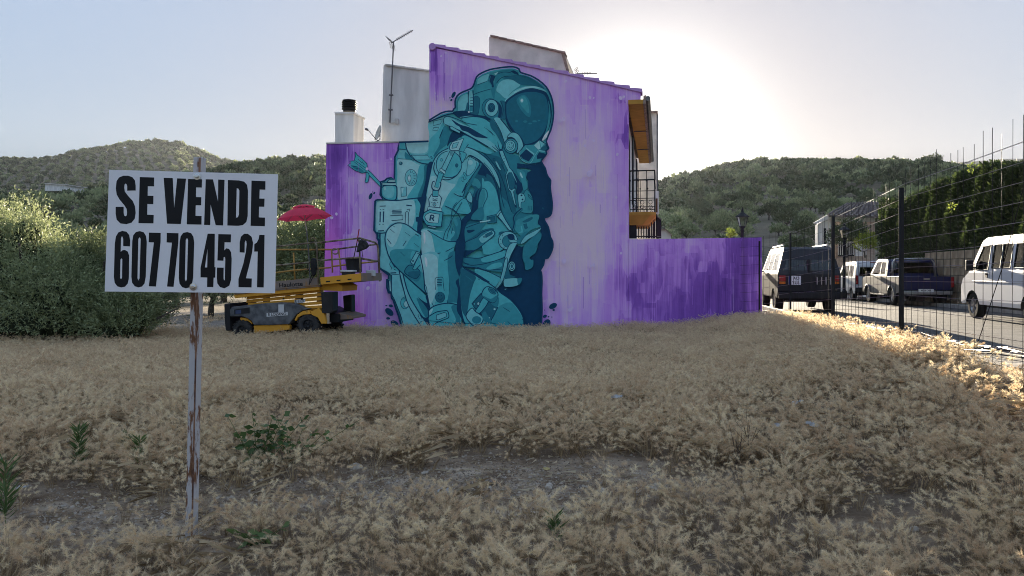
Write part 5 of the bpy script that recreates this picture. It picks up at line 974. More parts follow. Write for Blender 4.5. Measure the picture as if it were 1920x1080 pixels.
GL = {
 'letter_S': ([(268, 278), (211, 279), (211, 250), (207, 236), (200, 231), (193, 238), (191, 260), (195, 285), (215, 312), (248, 348), (264, 385), (268, 430), (262, 468), (240, 495), (205, 505), (165, 500), (140, 475), (133, 435), (133, 388), (187, 388), (187, 430), (191, 447), (200, 452), (208, 445), (210, 425), (207, 402), (190, 375), (160, 340), (140, 305), (134, 262), (139, 215), (156, 190), (185, 178), (217, 178), (246, 188), (263, 210), (268, 245)], None),
 'letter_E': ([(296, 187), (393, 190), (392, 250), (350, 249), (349, 313), (388, 314), (387, 370), (347, 369), (346, 441), (390, 443), (388, 500), (287, 498)], None),
 'letter_V': ([(457, 192), (518, 194), (528, 396), (548, 196), (608, 198), (573, 504), (480, 502)], None),
 'letter_E.': ([(622, 200), (716, 202), (714, 258), (676, 257), (675, 322), (711, 323), (710, 378), (673, 377), (672, 449), (713, 450), (712, 508), (613, 506)], None),
 'letter_N': ([(741, 202), (790, 203), (824, 352), (825, 204), (868, 206), (858, 514), (808, 512), (774, 372), (771, 511), (730, 510)], None),
 'letter_D': ([(891, 207), (965, 210), (1000, 218), (1020, 240), (1026, 280), (1024, 450), (1015, 490), (992, 511), (960, 516), (887, 514)], [(950, 262), (962, 266), (968, 280), (965, 440), (958, 458), (945, 462)]),
 'letter_E..': ([(1050, 211), (1144, 215), (1143, 273), (1105, 271), (1103, 332), (1138, 333), (1136, 388), (1101, 387), (1099, 459), (1141, 461), (1140, 519), (1044, 516)], None),
 'digit_6': ([(230, 655), (184, 653), (184, 605), (180, 590), (174, 588), (169, 600), (167, 692), (180, 681), (196, 679), (214, 690), (224, 716), (222, 870), (215, 905), (196, 927), (170, 932), (145, 925), (127, 902), (121, 860), (127, 640), (134, 590), (151, 561), (178, 550), (206, 556), (224, 578), (231, 615)], [(172, 735), (178, 742), (176, 865), (170, 877), (163, 868), (165, 745)]),
 'digit_0': ([(296, 552), (322, 560), (338, 585), (343, 625), (336, 860), (328, 905), (310, 926), (287, 932), (262, 924), (244, 900), (239, 860), (245, 620), (252, 580), (270, 558)], [(295, 592), (302, 605), (294, 870), (287, 886), (280, 870), (286, 605)]),
 'digit_7': ([(358, 562), (437, 564), (436, 625), (405, 926), (357, 924), (391, 628), (356, 627)], None),
 'digit_7.': ([(478, 564), (557, 566), (556, 628), (524, 928), (480, 926), (513, 630), (477, 628)], None),
 'digit_0.': (o7(320, 6)([(296, 552), (322, 560), (338, 585), (343, 625), (336, 860), (328, 905), (310, 926), (287, 932), (262, 924), (244, 900), (239, 860), (245, 620), (252, 580), (270, 558)]), o7(320, 6)([(295, 592), (302, 605), (294, 870), (287, 886), (280, 870), (286, 605)])),
 'digit_4': ([(754, 569), (802, 570), (800, 795), (807, 796), (805, 866), (794, 866), (792, 930), (750, 929), (751, 865), (706, 864), (706, 800)], [(753, 672), (751, 797), (735, 797)]),
 'digit_5': ([(826, 572), (912, 574), (910, 628), (868, 627), (866, 682), (880, 668), (898, 672), (912, 695), (916, 740), (912, 880), (900, 920), (868, 938), (838, 930), (820, 905), (816, 870), (817, 798), (862, 799), (861, 870), (865, 886), (870, 880), (873, 740), (870, 725), (862, 728), (860, 752), (820, 750)], None),
 'digit_2': ([(970, 695), (970, 630), (978, 590), (1000, 570), (1025, 570), (1050, 590), (1060, 630), (1055, 690), (1040, 760), (1012, 870), (1052, 872), (1050, 932), (962, 930), (962, 875), (995, 770), (1012, 690), (1017, 640), (1015, 620), (1009, 615), (1004, 630), (1003, 697)], None),
 'digit_1': ([(1103, 577), (1138, 578), (1132, 932), (1087, 931), (1092, 690), (1068, 690), (1069, 640), (1085, 630), (1098, 605)], None)}
for nm, (out, hole) in GL.items():
    loops = [[sp_(x, y, .0008) for x, y in out]]+([[sp_(x, y, .0008) for x, y in hole]] if hole else [])
    t = tessellate_polygon(loops); q = MB(); q.add(sum(loops, []), [tuple(k) for k in t]); q.build(nm.rstrip('.'), M['sign_black'], board)
top, bot = at(373, 295, 4.37), at(357, 1030, 4.37); ax = (top-bot).normalized()
fr = Matrix((Vector((math.cos(R(-14)), math.sin(R(-14)), 0)), ax.cross(Vector((math.cos(R(-14)), math.sin(R(-14)), 0))), ax)).transposed()
q = MB(); q.box((top+bot)/2-ax*.1+Vector((0, .012, 0)), (.052, .05, (top-bot).length+.2), M=fr); q.build('post', M['post'], sgn, bevel=.004)
q = MB(); q.box((top+bot)/2-ax*.1+Vector((0, .012, 0))+fr@Vector((.0215, -.0262, 0)), (.010, .002, (top-bot).length+.19), M=fr); q.build('rust_stripe', rusty('rust_streak', (.26, .13, .07, 1), (.12, .05, .03, 1), .46, 14), sgn)
for cx_, cy_ in ((683, 182), (658, 928)):
    q = MB(); c = sp_(cx_, cy_, .0015); q.lathe([(.0, .0), (.021, .0), (.021, .003), (.012, .0035), (.012, .010), (.008, .013), (.0, .013)], c, SN, 6 if cy_ < 0 else 18); q.build('bolt', M['chrome'], sgn)

# ---------------------------------------------------------------- scissor lift
yaw = R(9); U_ = Vector((math.cos(yaw), -math.sin(yaw), 0)); Wd = Vector((math.sin(yaw), math.cos(yaw), 0)); LP0 = at(453, 620, 14.4); LN = -Wd
def N_(px, py, d=0.0): return ray_plane(px, py, LP0+Wd*d, LN)
def C_(x, y, d=0.0): return N_(400+x/3.858, 370+y/3.858, d)
M['lift_yellow'] = rusty('lift_yellow', (.72, .34, .03, 1), (.20, .11, .05, 1), .33, 5, (1, 1, 1)); M['lift_grey'] = mat('lift_grey_cover', (.075, .078, .083, 1), .7, amp=.5, scale=8, bump=.1, col2=(.16, .165, .17, 1))
M['lift_rail'] = rusty('lift_rail', (.30, .25, .17, 1), (.17, .12, .08, 1), .5, 7); M['lift_deck'] = rusty('lift_toe_board', (.22, .17, .14, 1), (.30, .17, .08, 1), .45, 6); M['label_white'] = mat('white_label', (.6, .6, .6, 1), .6, amp=.05)
M['lift_rail_y'] = rusty('lift_rail_yellow', (.48, .27, .06, 1), (.25, .15, .08, 1), .42, 7)
lift = empty('scissor_lift', C_(420, 1030, .5), 'yellow and grey rough-terrain scissor lift parked against the purple wall', 'scissor lift')
def LX(pts, d0, d1, name, m, parent=lift, bevel=.012, **kw):
    q = MB(); q.prism([C_(x, y, d0) for x, y in pts], Wd*(d1-d0)); return q.build(name, m, parent, bevel=bevel, **kw)
def wheel(cx_, cy_, r, d, parent, nm='wheel'):
    c = C_(cx_, cy_, d) if d < 50 else None; w = .16; q = MB()
    q.lathe([(r*.55, -.0), (r*.9, -.005), (r, .03), (r, w-.03), (r*.9, w+.005), (r*.55, w)], c, Wd, 28); wh = q.build(nm, M['rubber'], parent, smooth_=False)
    q = MB()
    for i in range(18):
        a = 2*math.pi*i/18; v = U_*math.cos(a)+Vector((0, 0, 1))*math.sin(a); tvec = (-U_*math.sin(a)+Vector((0, 0, 1))*math.cos(a))
        for s_, dd in ((.5, .038), (-.5, w-.038)):
            q.prism([c+v*r*.985+tvec*(.016+s_*.02)+Wd*(dd-.035), c+v*r*.985-tvec*(.016-s_*.02)+Wd*(dd-.035), c+v*r*.985-tvec*(.016+s_*.02)+Wd*(dd+.035), c+v*r*.985+tvec*(.016-s_*.02)+Wd*(dd+.035)], v*.018)
    q.build('tread', M['rubber'], wh)
    q = MB(); q.lathe([(.0, .012), (r*.16, .0), (r*.2, .02), (r*.42, .03), (r*.5, .0), (r*.56, .0), (r*.56, .05)], c, Wd, 24)
    for i in range(5):
        a = 2*math.pi*i/5; q.lathe([(.0, -.004), (.012, -.002), (.012, .03)], c+(U_*math.cos(a)+Vector((0, 0, 1))*math.sin(a))*r*.3, Wd, 6)
    q.build('rim', M['black_plastic'], wh)
wheel(205, 965, .200, 0.0, lift); wheel(684, 925, .215, 0.0, lift)
wheel(430, 985, .19, .95, lift); wheel(850, 925, .205, .98, lift)
LX([(200, 870), (245, 850), (800, 800), (905, 850), (905, 905), (790, 915), (560, 930), (520, 985), (330, 1000), (280, 980), (220, 900)], .2, 1.0, 'chassis', M['iron'])
LX([(290, 928), (540, 918), (552, 930), (548, 958), (296, 986)], .01, .12, 'side_sill', M['lift_yellow'])
LX([(118, 812), (135, 792), (200, 785), (330, 770), (470, 761), (545, 763), (610, 782), (650, 800), (690, 806), (640, 820), (596, 850), (565, 895), (545, 918), (400, 924), (292, 922), (275, 892), (240, 872), (200, 860), (122, 862)], -.02, .22, 'side_cover', M['lift_grey'], bevel=.03)
LX([(150, 812), (262, 796), (262, 838), (152, 848)], -.026, .01, 'control_panel', M['black_plastic'], bevel=0)
LX([(160, 818), (200, 813), (200, 840), (160, 845)], -.030, .01, 'control_plate', mat('blue_plate', (.05, .07, .14, 1), .5), bevel=0)
LX([(76, 770), (122, 764), (122, 930), (128, 965), (88, 965), (80, 900)], .05, 1.1, 'end_box', M['black_plastic'], bevel=.02)
LX([(190, 870), (235, 872), (275, 900), (280, 920), (250, 895), (195, 890)], .02, .2, 'wheel_arch', M['lift_yellow'])
LX([(645, 822), (690, 816), (705, 845), (650, 850), (610, 870), (598, 895), (585, 890), (605, 850)], -.01, .16, 'wheel_arch', M['lift_yellow'])
LX([(700, 830), (760, 800), (800, 845), (815, 915), (780, 915), (755, 870), (710, 850)], .0, .2, 'front_bracket', M['lift_yellow'])
LX([(778, 690), (800, 684), (862, 684), (862, 825), (845, 840), (785, 838)], .0, .28, 'battery_box', M['black_plastic'], bevel=.02)
q = MB(); q.tube([C_(827, 838, .12), C_(827, 900, .12)], .045, 12); q.lathe([(.0, 0), (.07, 0), (.07, .03), (.0, .03)], C_(827, 912, .12), (0, 0, 1), 14); q.build('jack_leg', M['chrome'], lift)
LX([(840, 850), (905, 835), (1000, 862), (1000, 880), (930, 885), (845, 885)], .3, 1.1, 'front_beam', M['lift_deck'])
LX([(936, 712), (998, 703), (1000, 838), (945, 842)], .86, 1.08, 'motor_box', M['black_plastic'], bevel=.02)
LX([(950, 842), (990, 838), (992, 870), (955, 872)], .9, 1.05, 'front_foot', M['lift_yellow'])
# folded scissor arms: near and far pair of each level
arms = [((242, 716), (765, 662), 24), ((240, 742), (775, 692), 22), ((250, 766), (778, 722), 22), ((400, 785), (780, 752), 20), ((560, 796), (784, 780), 20), ((640, 812), (786, 804), 16)]
for i, (p, q2, h) in enumerate(arms):
    for d in (.14+.03*(i % 2), .86+.03*(i % 2)):
        LX([(p[0], p[1]), (q2[0], q2[1]), (q2[0]+8, q2[1]+h), (p[0]-4, p[1]+h)], d, d+.06, 'scissor_arm', M['lift_yellow'], bevel=.006)
for x, y in ((205, 711), (505, 735), (735, 660), (640, 735)):
    q = MB(); q.lathe([(.0, 0), (.016, 0), (.016, .02), (.0, .02)], C_(x, y, .12), Wd, 10); q.build('pivot_pin', M['iron'], lift)
LX([(145, 704), (440, 672), (762, 647), (765, 672), (440, 702), (155, 730)], .02, .10, 'platform_beam', M['lift_yellow']); LX([(145, 704), (440, 672), (762, 647), (765, 672), (440, 702), (155, 730)], 1.02, 1.10, 'platform_beam', M['lift_yellow'])
LX([(150, 690), (762, 632), (762, 646), (150, 703)], 0, 1.12, 'deck', M['lift_deck'], bevel=0)
LX([(150, 640), (455, 609), (758, 578), (761, 636), (455, 664), (150, 692)], -.012, .012, 'toe_board', M['lift_deck'], bevel=.004)
LX([(150, 640), (455, 609), (758, 578), (761, 636), (455, 664), (150, 692)], 1.11, 1.13, 'toe_board', M['lift_deck'], bevel=.004)
def tmat(cx_, cy_, d, ang):
    c = C_(cx_, cy_, d); x = (U_*math.cos(ang)+Vector((0, 0, math.sin(ang)))); z = -Wd; y = z.cross(x)
    m_ = Matrix((x, y, z)).transposed().to_4x4(); m_.translation = c-parent_world(lift); return m_
text('Haulotte', 'lettering', tmat(560, 632, -.015, R(4)), .115, M['iron'], lift, sx=1.2)
LX([(385, 838), (538, 828), (538, 853), (385, 864)], -.024, -.018, 'name_label', M['label_white'], bevel=0); text('E LOZANO', 'lettering', tmat(462, 846, -.0255, R(3)), .075, M['iron'], lift)
LX([(588, 742), (664, 734), (664, 760), (588, 768)], .134, .138, 'name_label', M['label_white'], bevel=0); text('E LOT', 'lettering', tmat(626, 751, .1325, R(3)), .075, M['iron'], lift)
LX([(470, 775), (510, 775), (510, 828), (470, 830)], -.024, -.019, 'sticker', M['label_white'], bevel=0)
# deck extension
LX([(770, 580), (1068, 548), (1070, 606), (776, 632)], 0.0, .03, 'extension_side', M['lift_yellow'])
e0, e1 = C_(1068, 548, 0), C_(1070, 606, 0)
q = MB(); q.prism([e0, e1, e1+Wd*1.1, e0+Wd*1.1], U_*.03); q.build('extension_end', M['lift_deck'], lift, bevel=.004)
LX([(772, 618), (1068, 592), (1070, 604), (776, 632)], .03, 1.1, 'extension_floor', M['lift_deck'], bevel=0)
LX([(762, 634), (900, 622), (935, 640), (930, 680), (764, 672)], .15, .95, 'extension_carriage', M['lift_yellow'])
for x in (830, 905, 985):
    LX([(x-15, 606-(x-830)*.1), (x+15, 603-(x-830)*.1), (x+13, 612-(x-830)*.1), (x-13, 615-(x-830)*.1)], -.004, .001, 'slot', M['iron'], bevel=0)
def pipe(pts, name='guard_rail', m=None, r=.017, parent=lift):
    q = MB(); q.tube([C_(*p) for p in pts], r, 8); return q.build(name, m or M['lift_rail'], parent, smooth_=True)
pipe([(150, 640, 0), (150, 400, 0), (165, 385, 0), (460, 356, 0), (730, 326, 0), (742, 335, 0), (748, 360, 0), (760, 632, 0)]); pipe([(150, 520, 0), (460, 492, 0), (752, 465, 0)], 'mid_rail'); pipe([(300, 372, 0), (300, 625, 0)], 'rail_post')
pipe([(150, 385, 1.12), (460, 378, 1.12), (860, 378, 1.12)], 'guard_rail', M['lift_rail_y']); pipe([(455, 545, 1.12), (580, 528, 1.12), (850, 508, 1.12)], 'mid_rail', M['lift_rail_y']); pipe([(580, 400, 1.12), (590, 598, 1.12)], 'rail_post', M['lift_rail_y'])
pipe([(745, 330, .02), (900, 312, .02), (1040, 297, .02), (1052, 300, .02), (1056, 330, .02), (1064, 556, .02)]); pipe([(752, 458, .02), (1060, 434, .02)], 'mid_rail')
pipe([(1048, 298, .02), (1062, 295, .05), (1168, 326, 1.0), (1186, 342, 1.06), (1192, 370, 1.08), (1204, 608, 1.08)], 'guard_rail', M['lift_rail'], .02); pipe([(1060, 440, .02), (1196, 464, 1.08)], 'mid_rail', M['lift_rail'], .02)
pipe([(855, 372, 1.1), (862, 545, 1.1)], 'rail_post', M['lift_rail_y']); pipe([(862, 380, 1.1), (1000, 360, 1.1), (1180, 340, 1.1)], 'guard_rail'); pipe([(862, 500, 1.1), (1000, 482, 1.1), (1195, 463, 1.1)], 'mid_rail', M['lift_rail_y']); pipe([(905, 366, 1.1), (925, 548, 1.1)], 'rail_post', M['lift_rail_y'])
pipe([(700, 320, .3), (705, 296, .3), (720, 292, .3), (738, 302, .3), (744, 325, .3)], 'gate_hoop', None, .010)
def thing_px(name, pts_loc, label, cat): return empty(name, pts_loc, label, cat)
# things carried on the platform
bk = empty('paint_bucket', C_(1012, 548, .35), 'black plastic bucket on the platform of the lift', 'bucket'); c = C_(1012, 545, .35)
q = MB(); q.lathe([(.0, .0), (.12, .0), (.15, .26), (.158, .26), (.158, .28), (.14, .28), (.11, .02), (.0, .02)], c, (0, 0, 1), 24); q.build('bucket_body', M['black_plastic'], bk, smooth_=False)
q = MB(); q.tube([c+Vector((.155*math.cos(t), -.05, .27-.12*math.sin(t))) for t in [math.pi*j/8 for j in range(9)]], .004, 5); q.build('bucket_handle', M['galv'], bk)
tr_ = empty('paint_tray', C_(975, 552, .1), 'white paint tray lying on the platform edge in front of the black bucket', 'tray'); c = C_(978, 540, .12); Mr = Matrix((U_, Wd, Vector((0, 0, 1)))).transposed()
q = MB(); q.box(c+Vector((0, 0, .02)), (.26, .2, .035), M=Mr); q.build('tray_rim', M['label_white'], tr_, bevel=.008); q = MB(); q.box(c-Vector((0, 0, .03)), (.22, .16, .06), M=Mr); q.build('tray_base', M['black_plastic'], tr_, bevel=.008)
pl = empty('roller_pole', C_(1004, 490, .3), 'long thin painting pole with a red tip leaning on the platform railing', 'pole')
q = MB(); q.tube([C_(1003, 500, .3), C_(1038, 330, .04)], .009, 7); q.build('pole_shaft', M['iron'], pl); q = MB(); q.tube([C_(1038, 330, .04), C_(1055, 230, .0)], .010, 7); q.build('red_tip', mat('red_plastic', (.5, .03, .04, 1), .5), pl)
bg_ = empty('hanging_bag', C_(1075, 390, -.02), 'dark grey bag hanging from the corner of the platform railing', 'bag')
q = MB(); q.prism([C_(x, y, -.10) for x, y in [(1058, 304), (1098, 314), (1120, 352), (1098, 372), (1066, 384), (1030, 400), (1040, 350)]], Wd*.09); q.build('bag_body', mat('bag_cloth', (.035, .035, .038, 1), .8, amp=.4, scale=20), bg_, bevel=.02)
q = MB(); q.tube([C_(1050, 320, -.06), C_(1040, 302, -.05), C_(1062, 296, 0), C_(1080, 312, -.06)], .006, 5); q.build('bag_strap', M['iron'], bg_)
q = MB()
for j in range(4): q.tube([C_(880+22*math.cos(t)+j, 388+20*math.sin(t)+j*2, 1.08-.02*j) for t in [2*math.pi*k/14 for k in range(15)]], .007, 5)
tag(q.build('cable_coil', M['lift_rail'], None, C_(880, 388, 1.08)), 'small coil of cable hung on the far railing of the platform', 'cable coil')
hs = empty('hanging_harness', C_(720, 460, -.05), 'black safety harness and straps hanging on the railing post under the umbrella', 'harness')
q = MB(); q.prism([C_(x, y, -.09) for x, y in [(702, 445), (720, 438), (738, 445), (742, 500), (735, 560), (722, 575), (708, 560), (700, 500)]], Wd*.07); q.build('harness_body', M['iron'], hs, bevel=.02)
for pts in ([(705, 475), (684, 478), (678, 510), (695, 535), (705, 530)], [(712, 560), (700, 590), (694, 632)], [(728, 570), (712, 590), (703, 618)]):
    q = MB(); q.tube([C_(x, y, -.06) for x, y in pts], .008, 5); q.build('strap', M['iron'], hs)
q = MB(); c = C_(1140, 560, .55); q.box(c+Vector((0, 0, .03)), (.16, .12, .12), M=Mr); tag(q.build('spray_box', M['label_white'], None, c, bevel=.01), 'small pale box at the outer end of the platform extension', 'box')
q = MB(); q.tube([C_(1075, 385, .0), C_(1078, 420, .02), C_(1070, 470, .0), C_(1072, 540, .03)], .007, 5); tag(q.build('hanging_cable', M['iron'], None, C_(1075, 400, 0)), 'black cable dangling below the dark bag at the railing corner', 'cable')
# umbrella
um = empty('umbrella', C_(692, 480, .45), 'open red beach umbrella standing on the lift platform', 'umbrella'); RED = mat('umbrella_red', (.95, .07, .14, 1), .6, amp=.08, trans=.45)
q = MB(); q.tube([C_(700, 600, .45), C_(692, 440, .45), C_(675, 240, .45)], .013, 8); q.build('lower_pole', M['galv'], um); q = MB(); q.tube([C_(675, 245, .45), C_(652, 90, .45)], .009, 8); q.build('upper_pole', M['label_white'], um)
apex = C_(651, 44, .45); axu = (C_(651, 44, .45)-C_(658, 120, .45)).normalized(); ru = .545; aU = axu.orthogonal().normalized(); bU = axu.cross(aU)
def canopy(r0, r1, drop0, drop1, nseg, seg, name_parent):
    for s_ in range(8):
        q = MB(); vs = []; k = 5
        for i in range(k+1):
            t = i/k; r_ = r0+(r1-r0)*t; dz = drop0+(drop1-drop0)*t**1.6
            for j in range(4):
                u = j/3; a = 2*math.pi*(s_+u)/8+.2; chord = 1-.075*math.sin(math.pi*u)*t; sag = .018*math.sin(math.pi*u)*t
                vs.append(apex+(aU*math.cos(a)+bU*math.sin(a))*r_*chord-axu*(dz-sag))
        q.add(vs, [(i*4+j, i*4+j+1, (i+1)*4+j+1, (i+1)*4+j) for i in range(k) for j in range(3)]); q.build('canopy_panel', RED, um, smooth_=True)
canopy(.17, ru, .10, .30, 5, 4, um); canopy(.0, .24, .02, .09, 5, 4, um)
q = MB()
for s_ in range(8):
    a = 2*math.pi*s_/8+.2; v = aU*math.cos(a)+bU*math.sin(a); q.tube([apex-axu*.03, apex+v*ru*.5-axu*.16, apex+v*ru-axu*.305], .004, 4); q.tube([apex+v*ru*.5-axu*.165, apex-axu*.34], .003, 4)
q.lathe([(.0, .05), (.01, .03), (.014, 0), (.0, -.02)], apex, axu, 8); q.build('ribs', M['galv'], um)

# ---------------------------------------------------------------- wire fence on the right
FPTS = [((1388-CX)/FP*16.8, 16.8), ((1424-CX)/FP*16.6, 16.6), ((1482-CX)/FP*15.6, 15.6), ((1562-CX)/FP*13.0, 13.0), ((1690-CX)/FP*9.6, 9.6), (4.50, 6.2), (3.9, 2.8)]
fence = empty('wire_fence', (5.6, 13, .6), 'black wire mesh fence on dark steel posts between the field and the road', 'fence')
M['fence_black'] = mat('fence_post_black', (.012, .012, .014, 1), .55, amp=.3); M['wire'] = mat('steel_wire', (.02, .018, .017, 1), .6, metal=.2, amp=.3); M['wire_bright'] = mat('bright_wire', (.35, .33, .30, 1), .35, metal=.9, amp=.2)
PTOP = {1: 452, 2: 437, 3: 404, 4: 352, 5: 250}
posts = {}
for i in range(1, 7):
    x, y = FPTS[i]; z0 = gz(x, y)-.3; zt = EYE+(HY-PTOP.get(i, 200))/FP*y if i < 6 else 2.6; zt = min(zt, 2.75)
    q = MB(); w = .045 if i in (3, 4, 5) else .032; q.box((x, y, (z0+zt)/2), (w, w, zt-z0), rz=.2); q.build('post', M['fence_black'], fence, bevel=.003); posts[i] = zt
HT = [None, 2.32, 2.42, 2.56, 2.74, 2.78, 2.82]
vert_me = {}
for i in range(1, 6):
    (x0, y0), (x1, y1) = FPTS[i], FPTS[i+1]; L = math.hypot(x1-x0, y1-y0); nv = int(L/.19); z0b, z1b = gz(x0, y0)-.03, gz(x1, y1)-.03
    off = .03
    for k in range(nv):
        t = (k+.5)/nv; x, y = x0+(x1-x0)*t+off, y0+(y1-y0)*t; zb = z0b+(z1b-z0b)*t; zt = HT[i]+(HT[i+1]-HT[i])*t+.08+.05*rs.random()+(.10 if i > 3 else 0)
        key = round((zt-zb)*10)/10
        if key not in vert_me:
            q = MB(); q.tube([(0, 0, 0), (0, 0, key)], .0030, 4); o = q.build('vertical_wire', M['wire'], None); vert_me[key] = o.data; bpy.data.objects.remove(o)
        o = link(vert_me[key], 'vertical_wire', Vector((x, y, zb))-fence.location, fence); o.rotation_euler = (rs.gauss(0, .006), rs.gauss(0, .006), rs.uniform(0, 3))
    h = 0; lev = 0
    while True:
        za, zb_ = HT[i]-lev*.18, HT[i+1]-lev*.18
        if za < z0b+.08: break
        q = MB(); q.tube([(x0+off, y0, za), ((x0+x1)/2+off+rs.gauss(0, .004), (y0+y1)/2, (za+zb_)/2-.008), (x1+off, y1, zb_)], .0034 if lev else .0042, 4)
        q.build('horizontal_wire', M['wire_bright'], fence); lev += 1
# reinforcing mesh strip beside the end of the low wall
for k in range(6):
    t = k/5; px = 1389+t*11; p0, p1 = at(px, 606, 16.7), at(px+1, 452-k*4, 16.7); q = MB(); q.tube([p0-Vector((0, 0, .15)), p1], .0032, 4); q.build('vertical_wire', M['wire'], fence)
for k in range(10):
    p0, p1 = at(1387, 600-k*17, 16.7), at(1424, 598-k*17, 16.62); q = MB(); q.tube([p0, p1], .0032, 4); q.build('horizontal_wire', M['wire'], fence)
q = MB(); q.tube([at(1922, 340, 7.2), at(1880, 500, 7.6), at(1828, 660, 8.2)], .0045, 5); q.build('bracing_wire', M['wire'], fence)
# cut-off mesh rods lying between fence and kerb
for k in range(26):
    t = rs.uniform(0, 1); y = rs.uniform(6.2, 11.8); xx = lambda yy: np.interp(yy, [2, 6, 9.6, 13, 16], [4.2, 4.9, 5.45, 5.9, 6.2])+.15+t*(.9 if yy < 10 else .6)
    L = rs.uniform(2.0, 3.4); a, c = (float(xx(y)), y), (float(xx(y+L))+rs.gauss(0, .06), y+L); pts_ = []
    for j in range(6):
        u = j/5; X_, Y_ = a[0]+(c[0]-a[0])*u+rs.gauss(0, .008), a[1]+(c[1]-a[1])*u; pts_.append((X_, Y_, gz(X_, Y_)+.05+rs.uniform(0, .09)))
    q = MB(); q.tube(pts_, rs.choice([.006, .009, .012]), 5); o = q.build('steel_rod', M['wire_bright'] if k % 3 else M['fence_black'], None, pts_[0]); tag(o, 'thin steel rod lying in the heap between the wire fence and the kerb', 'steel rod', 'steel rods heaped along the fence')
# pale dusty verge under the rods
V_ = []; F_ = []; yv = np.arange(4, 20, .5)
for y in yv:
    for k in range(6):
        x0 = float(np.interp(y, [2, 6, 9.6, 13, 16, 20], [4.3, 5.0, 5.55, 6.0, 6.3, 6.6])); x1 = float(kerbx(y))-.17; X_ = x0+(x1-x0)*k/5; V_.append((X_, y, gz(X_, y)+.012+.012*math.sin(y*7+k*2)))
for i in range(len(yv)-1):
    for k in range(5): F_.append((i*6+k, i*6+k+1, (i+1)*6+k+1, (i+1)*6+k))
tag(link(fast_mesh('verge', V_, F_, mat('dusty_verge', (.22, .19, .15, 1), .95, amp=.35, scale=9, bump=.6, bscale=25, col2=(.42, .37, .30, 1))), 'verge'), kind='structure')

# ---------------------------------------------------------------- stone wall, hedge, white house across the street
def wl_(y, t=0.0): return Vector((float(farx(y))+.75+t, y, 0))
sw = empty('stone_wall', wl_(24)+Vector((0, 0, .4)), 'beige block retaining wall under the tall hedge behind the parked vehicles', 'wall')
q = MB(); q.prism([wl_(12)+Vector((.06, 0, .1)), wl_(30)+Vector((.06, 0, .1)), wl_(30)+Vector((.06, 0, 2.28)), wl_(12)+Vector((.06, 0, 2.28))], Vector((.3, 0, 0))); q.build('wall_core', M['concrete'], sw)
M['block'] = mat('sandstone_block', (.26, .19, .12, 1), .9, amp=.3, scale=1.1, bump=.5, bscale=18, col2=(.44, .34, .23, 1))
bm_ = []
for k in range(5):
    q = MB(); q.box((0, 0, 0), (.09+.015*k, .545, .285)); o = q.build('block', M['block'], None, bevel=.018); bm_.append(o)
for r_ in range(7):
    for k in range(30):
        y = 13+k*.57+(r_ % 2)*.28
        if y > 29.6: continue
        o = bm_[rs.randrange(5)].copy(); COL.objects.link(o); o.parent = sw; p = wl_(y)+Vector((.03, 0, .42+.30*r_)); o.location = p-sw.location; o.rotation_euler = (0, 0, -math.atan(SL))
for o in bm_: bpy.data.objects.remove(o)
pw = empty('rendered_wall', wl_(34)+Vector((0, 0, .4)), 'pinkish rendered garden wall further along, behind the white car', 'wall')
q = MB(); q.prism([wl_(30.02)+Vector((0, 0, .1)), wl_(48)+Vector((0, 0, .1)), wl_(48)+Vector((0, 0, 1.75)), wl_(30.02)+Vector((0, 0, 2.0))], Vector((.3, 0, 0))); q.build('wall_body', mat('pink_render', (.20, .13, .105, 1), .9, amp=.2), pw)
q = MB(); q.prism([wl_(36)+Vector((-.02, 0, .3)), wl_(39)+Vector((-.02, 0, .3)), wl_(39)+Vector((-.02, 0, 1.3)), wl_(36)+Vector((-.02, 0, 1.3))], Vector((.02, 0, 0))); q.build('painted_patch', M['plaster'], pw)
# hedge: leafy surface over a dark inner mass
hg = empty('cypress_hedge', wl_(26, .9)+Vector((0, 0, 2.3)), 'tall dark clipped hedge above the stone wall at the right', 'hedge')
def htop(y): return np.interp(y, [14, 20.6, 24.5, 28, 32, 36.5], [4.5, 4.6, 5.1, 5.05, 4.85, 4.5])
n_ = 52000; y = g.uniform(14, 37, n_); face = g.random(n_); zt = htop(y)+.10*np.sin(y*1.9+np.sin(y*.7)*3)+.05*np.sin(y*7.3); zz = np.where(face < .68, 2.2+(zt-2.2)*g.random(n_), zt+g.normal(size=n_)*.05)
dep = np.where(face < .68, -.10+.07*np.sin(y*2.3+zz*1.1+1.7*np.sin(y*.9))+.06*np.sin(y*5.7+zz*4.1)+np.abs(g.normal(size=n_))*.12, g.uniform(-.05, 1.5, n_)); P = np.stack([np.asarray(farx(y))+1.1+dep, y, zz], 1)
endk = g.random(n_) < .08; P[endk, 1] = 37+g.normal(size=endk.sum())*.12; P[endk, 0] = farx(37)+1.1+g.uniform(0, 1.5, endk.sum())
D = unit(np.stack([-.5+g.normal(size=n_)*.4, g.normal(size=n_)*.5, .6+g.normal(size=n_)*.4], 1)); V, F = leaf_cloud(P-np.array(hg.location), D, .17, .07, g)
hl = leafmat('hedge_leaf', (.03, .05, .014, 1), (.10, .13, .038, 1), .35, .6); link(fast_mesh('foliage', V, F, hl), 'foliage', parent=hg)
q = MB(); q.prism([wl_(14, .42)+Vector((0, 0, 2.3)), wl_(36.8, .42)+Vector((0, 0, 2.3)), wl_(36.8, .42)+Vector((0, 0, 4.4)), wl_(24.5, .42)+Vector((0, 0, 4.95)), wl_(14, .42)+Vector((0, 0, 4.35))], Vector((1.3, 0, 0))); q.build('dark_core', mat('hedge_inside', (.012, .016, .008, 1), .95), hg)
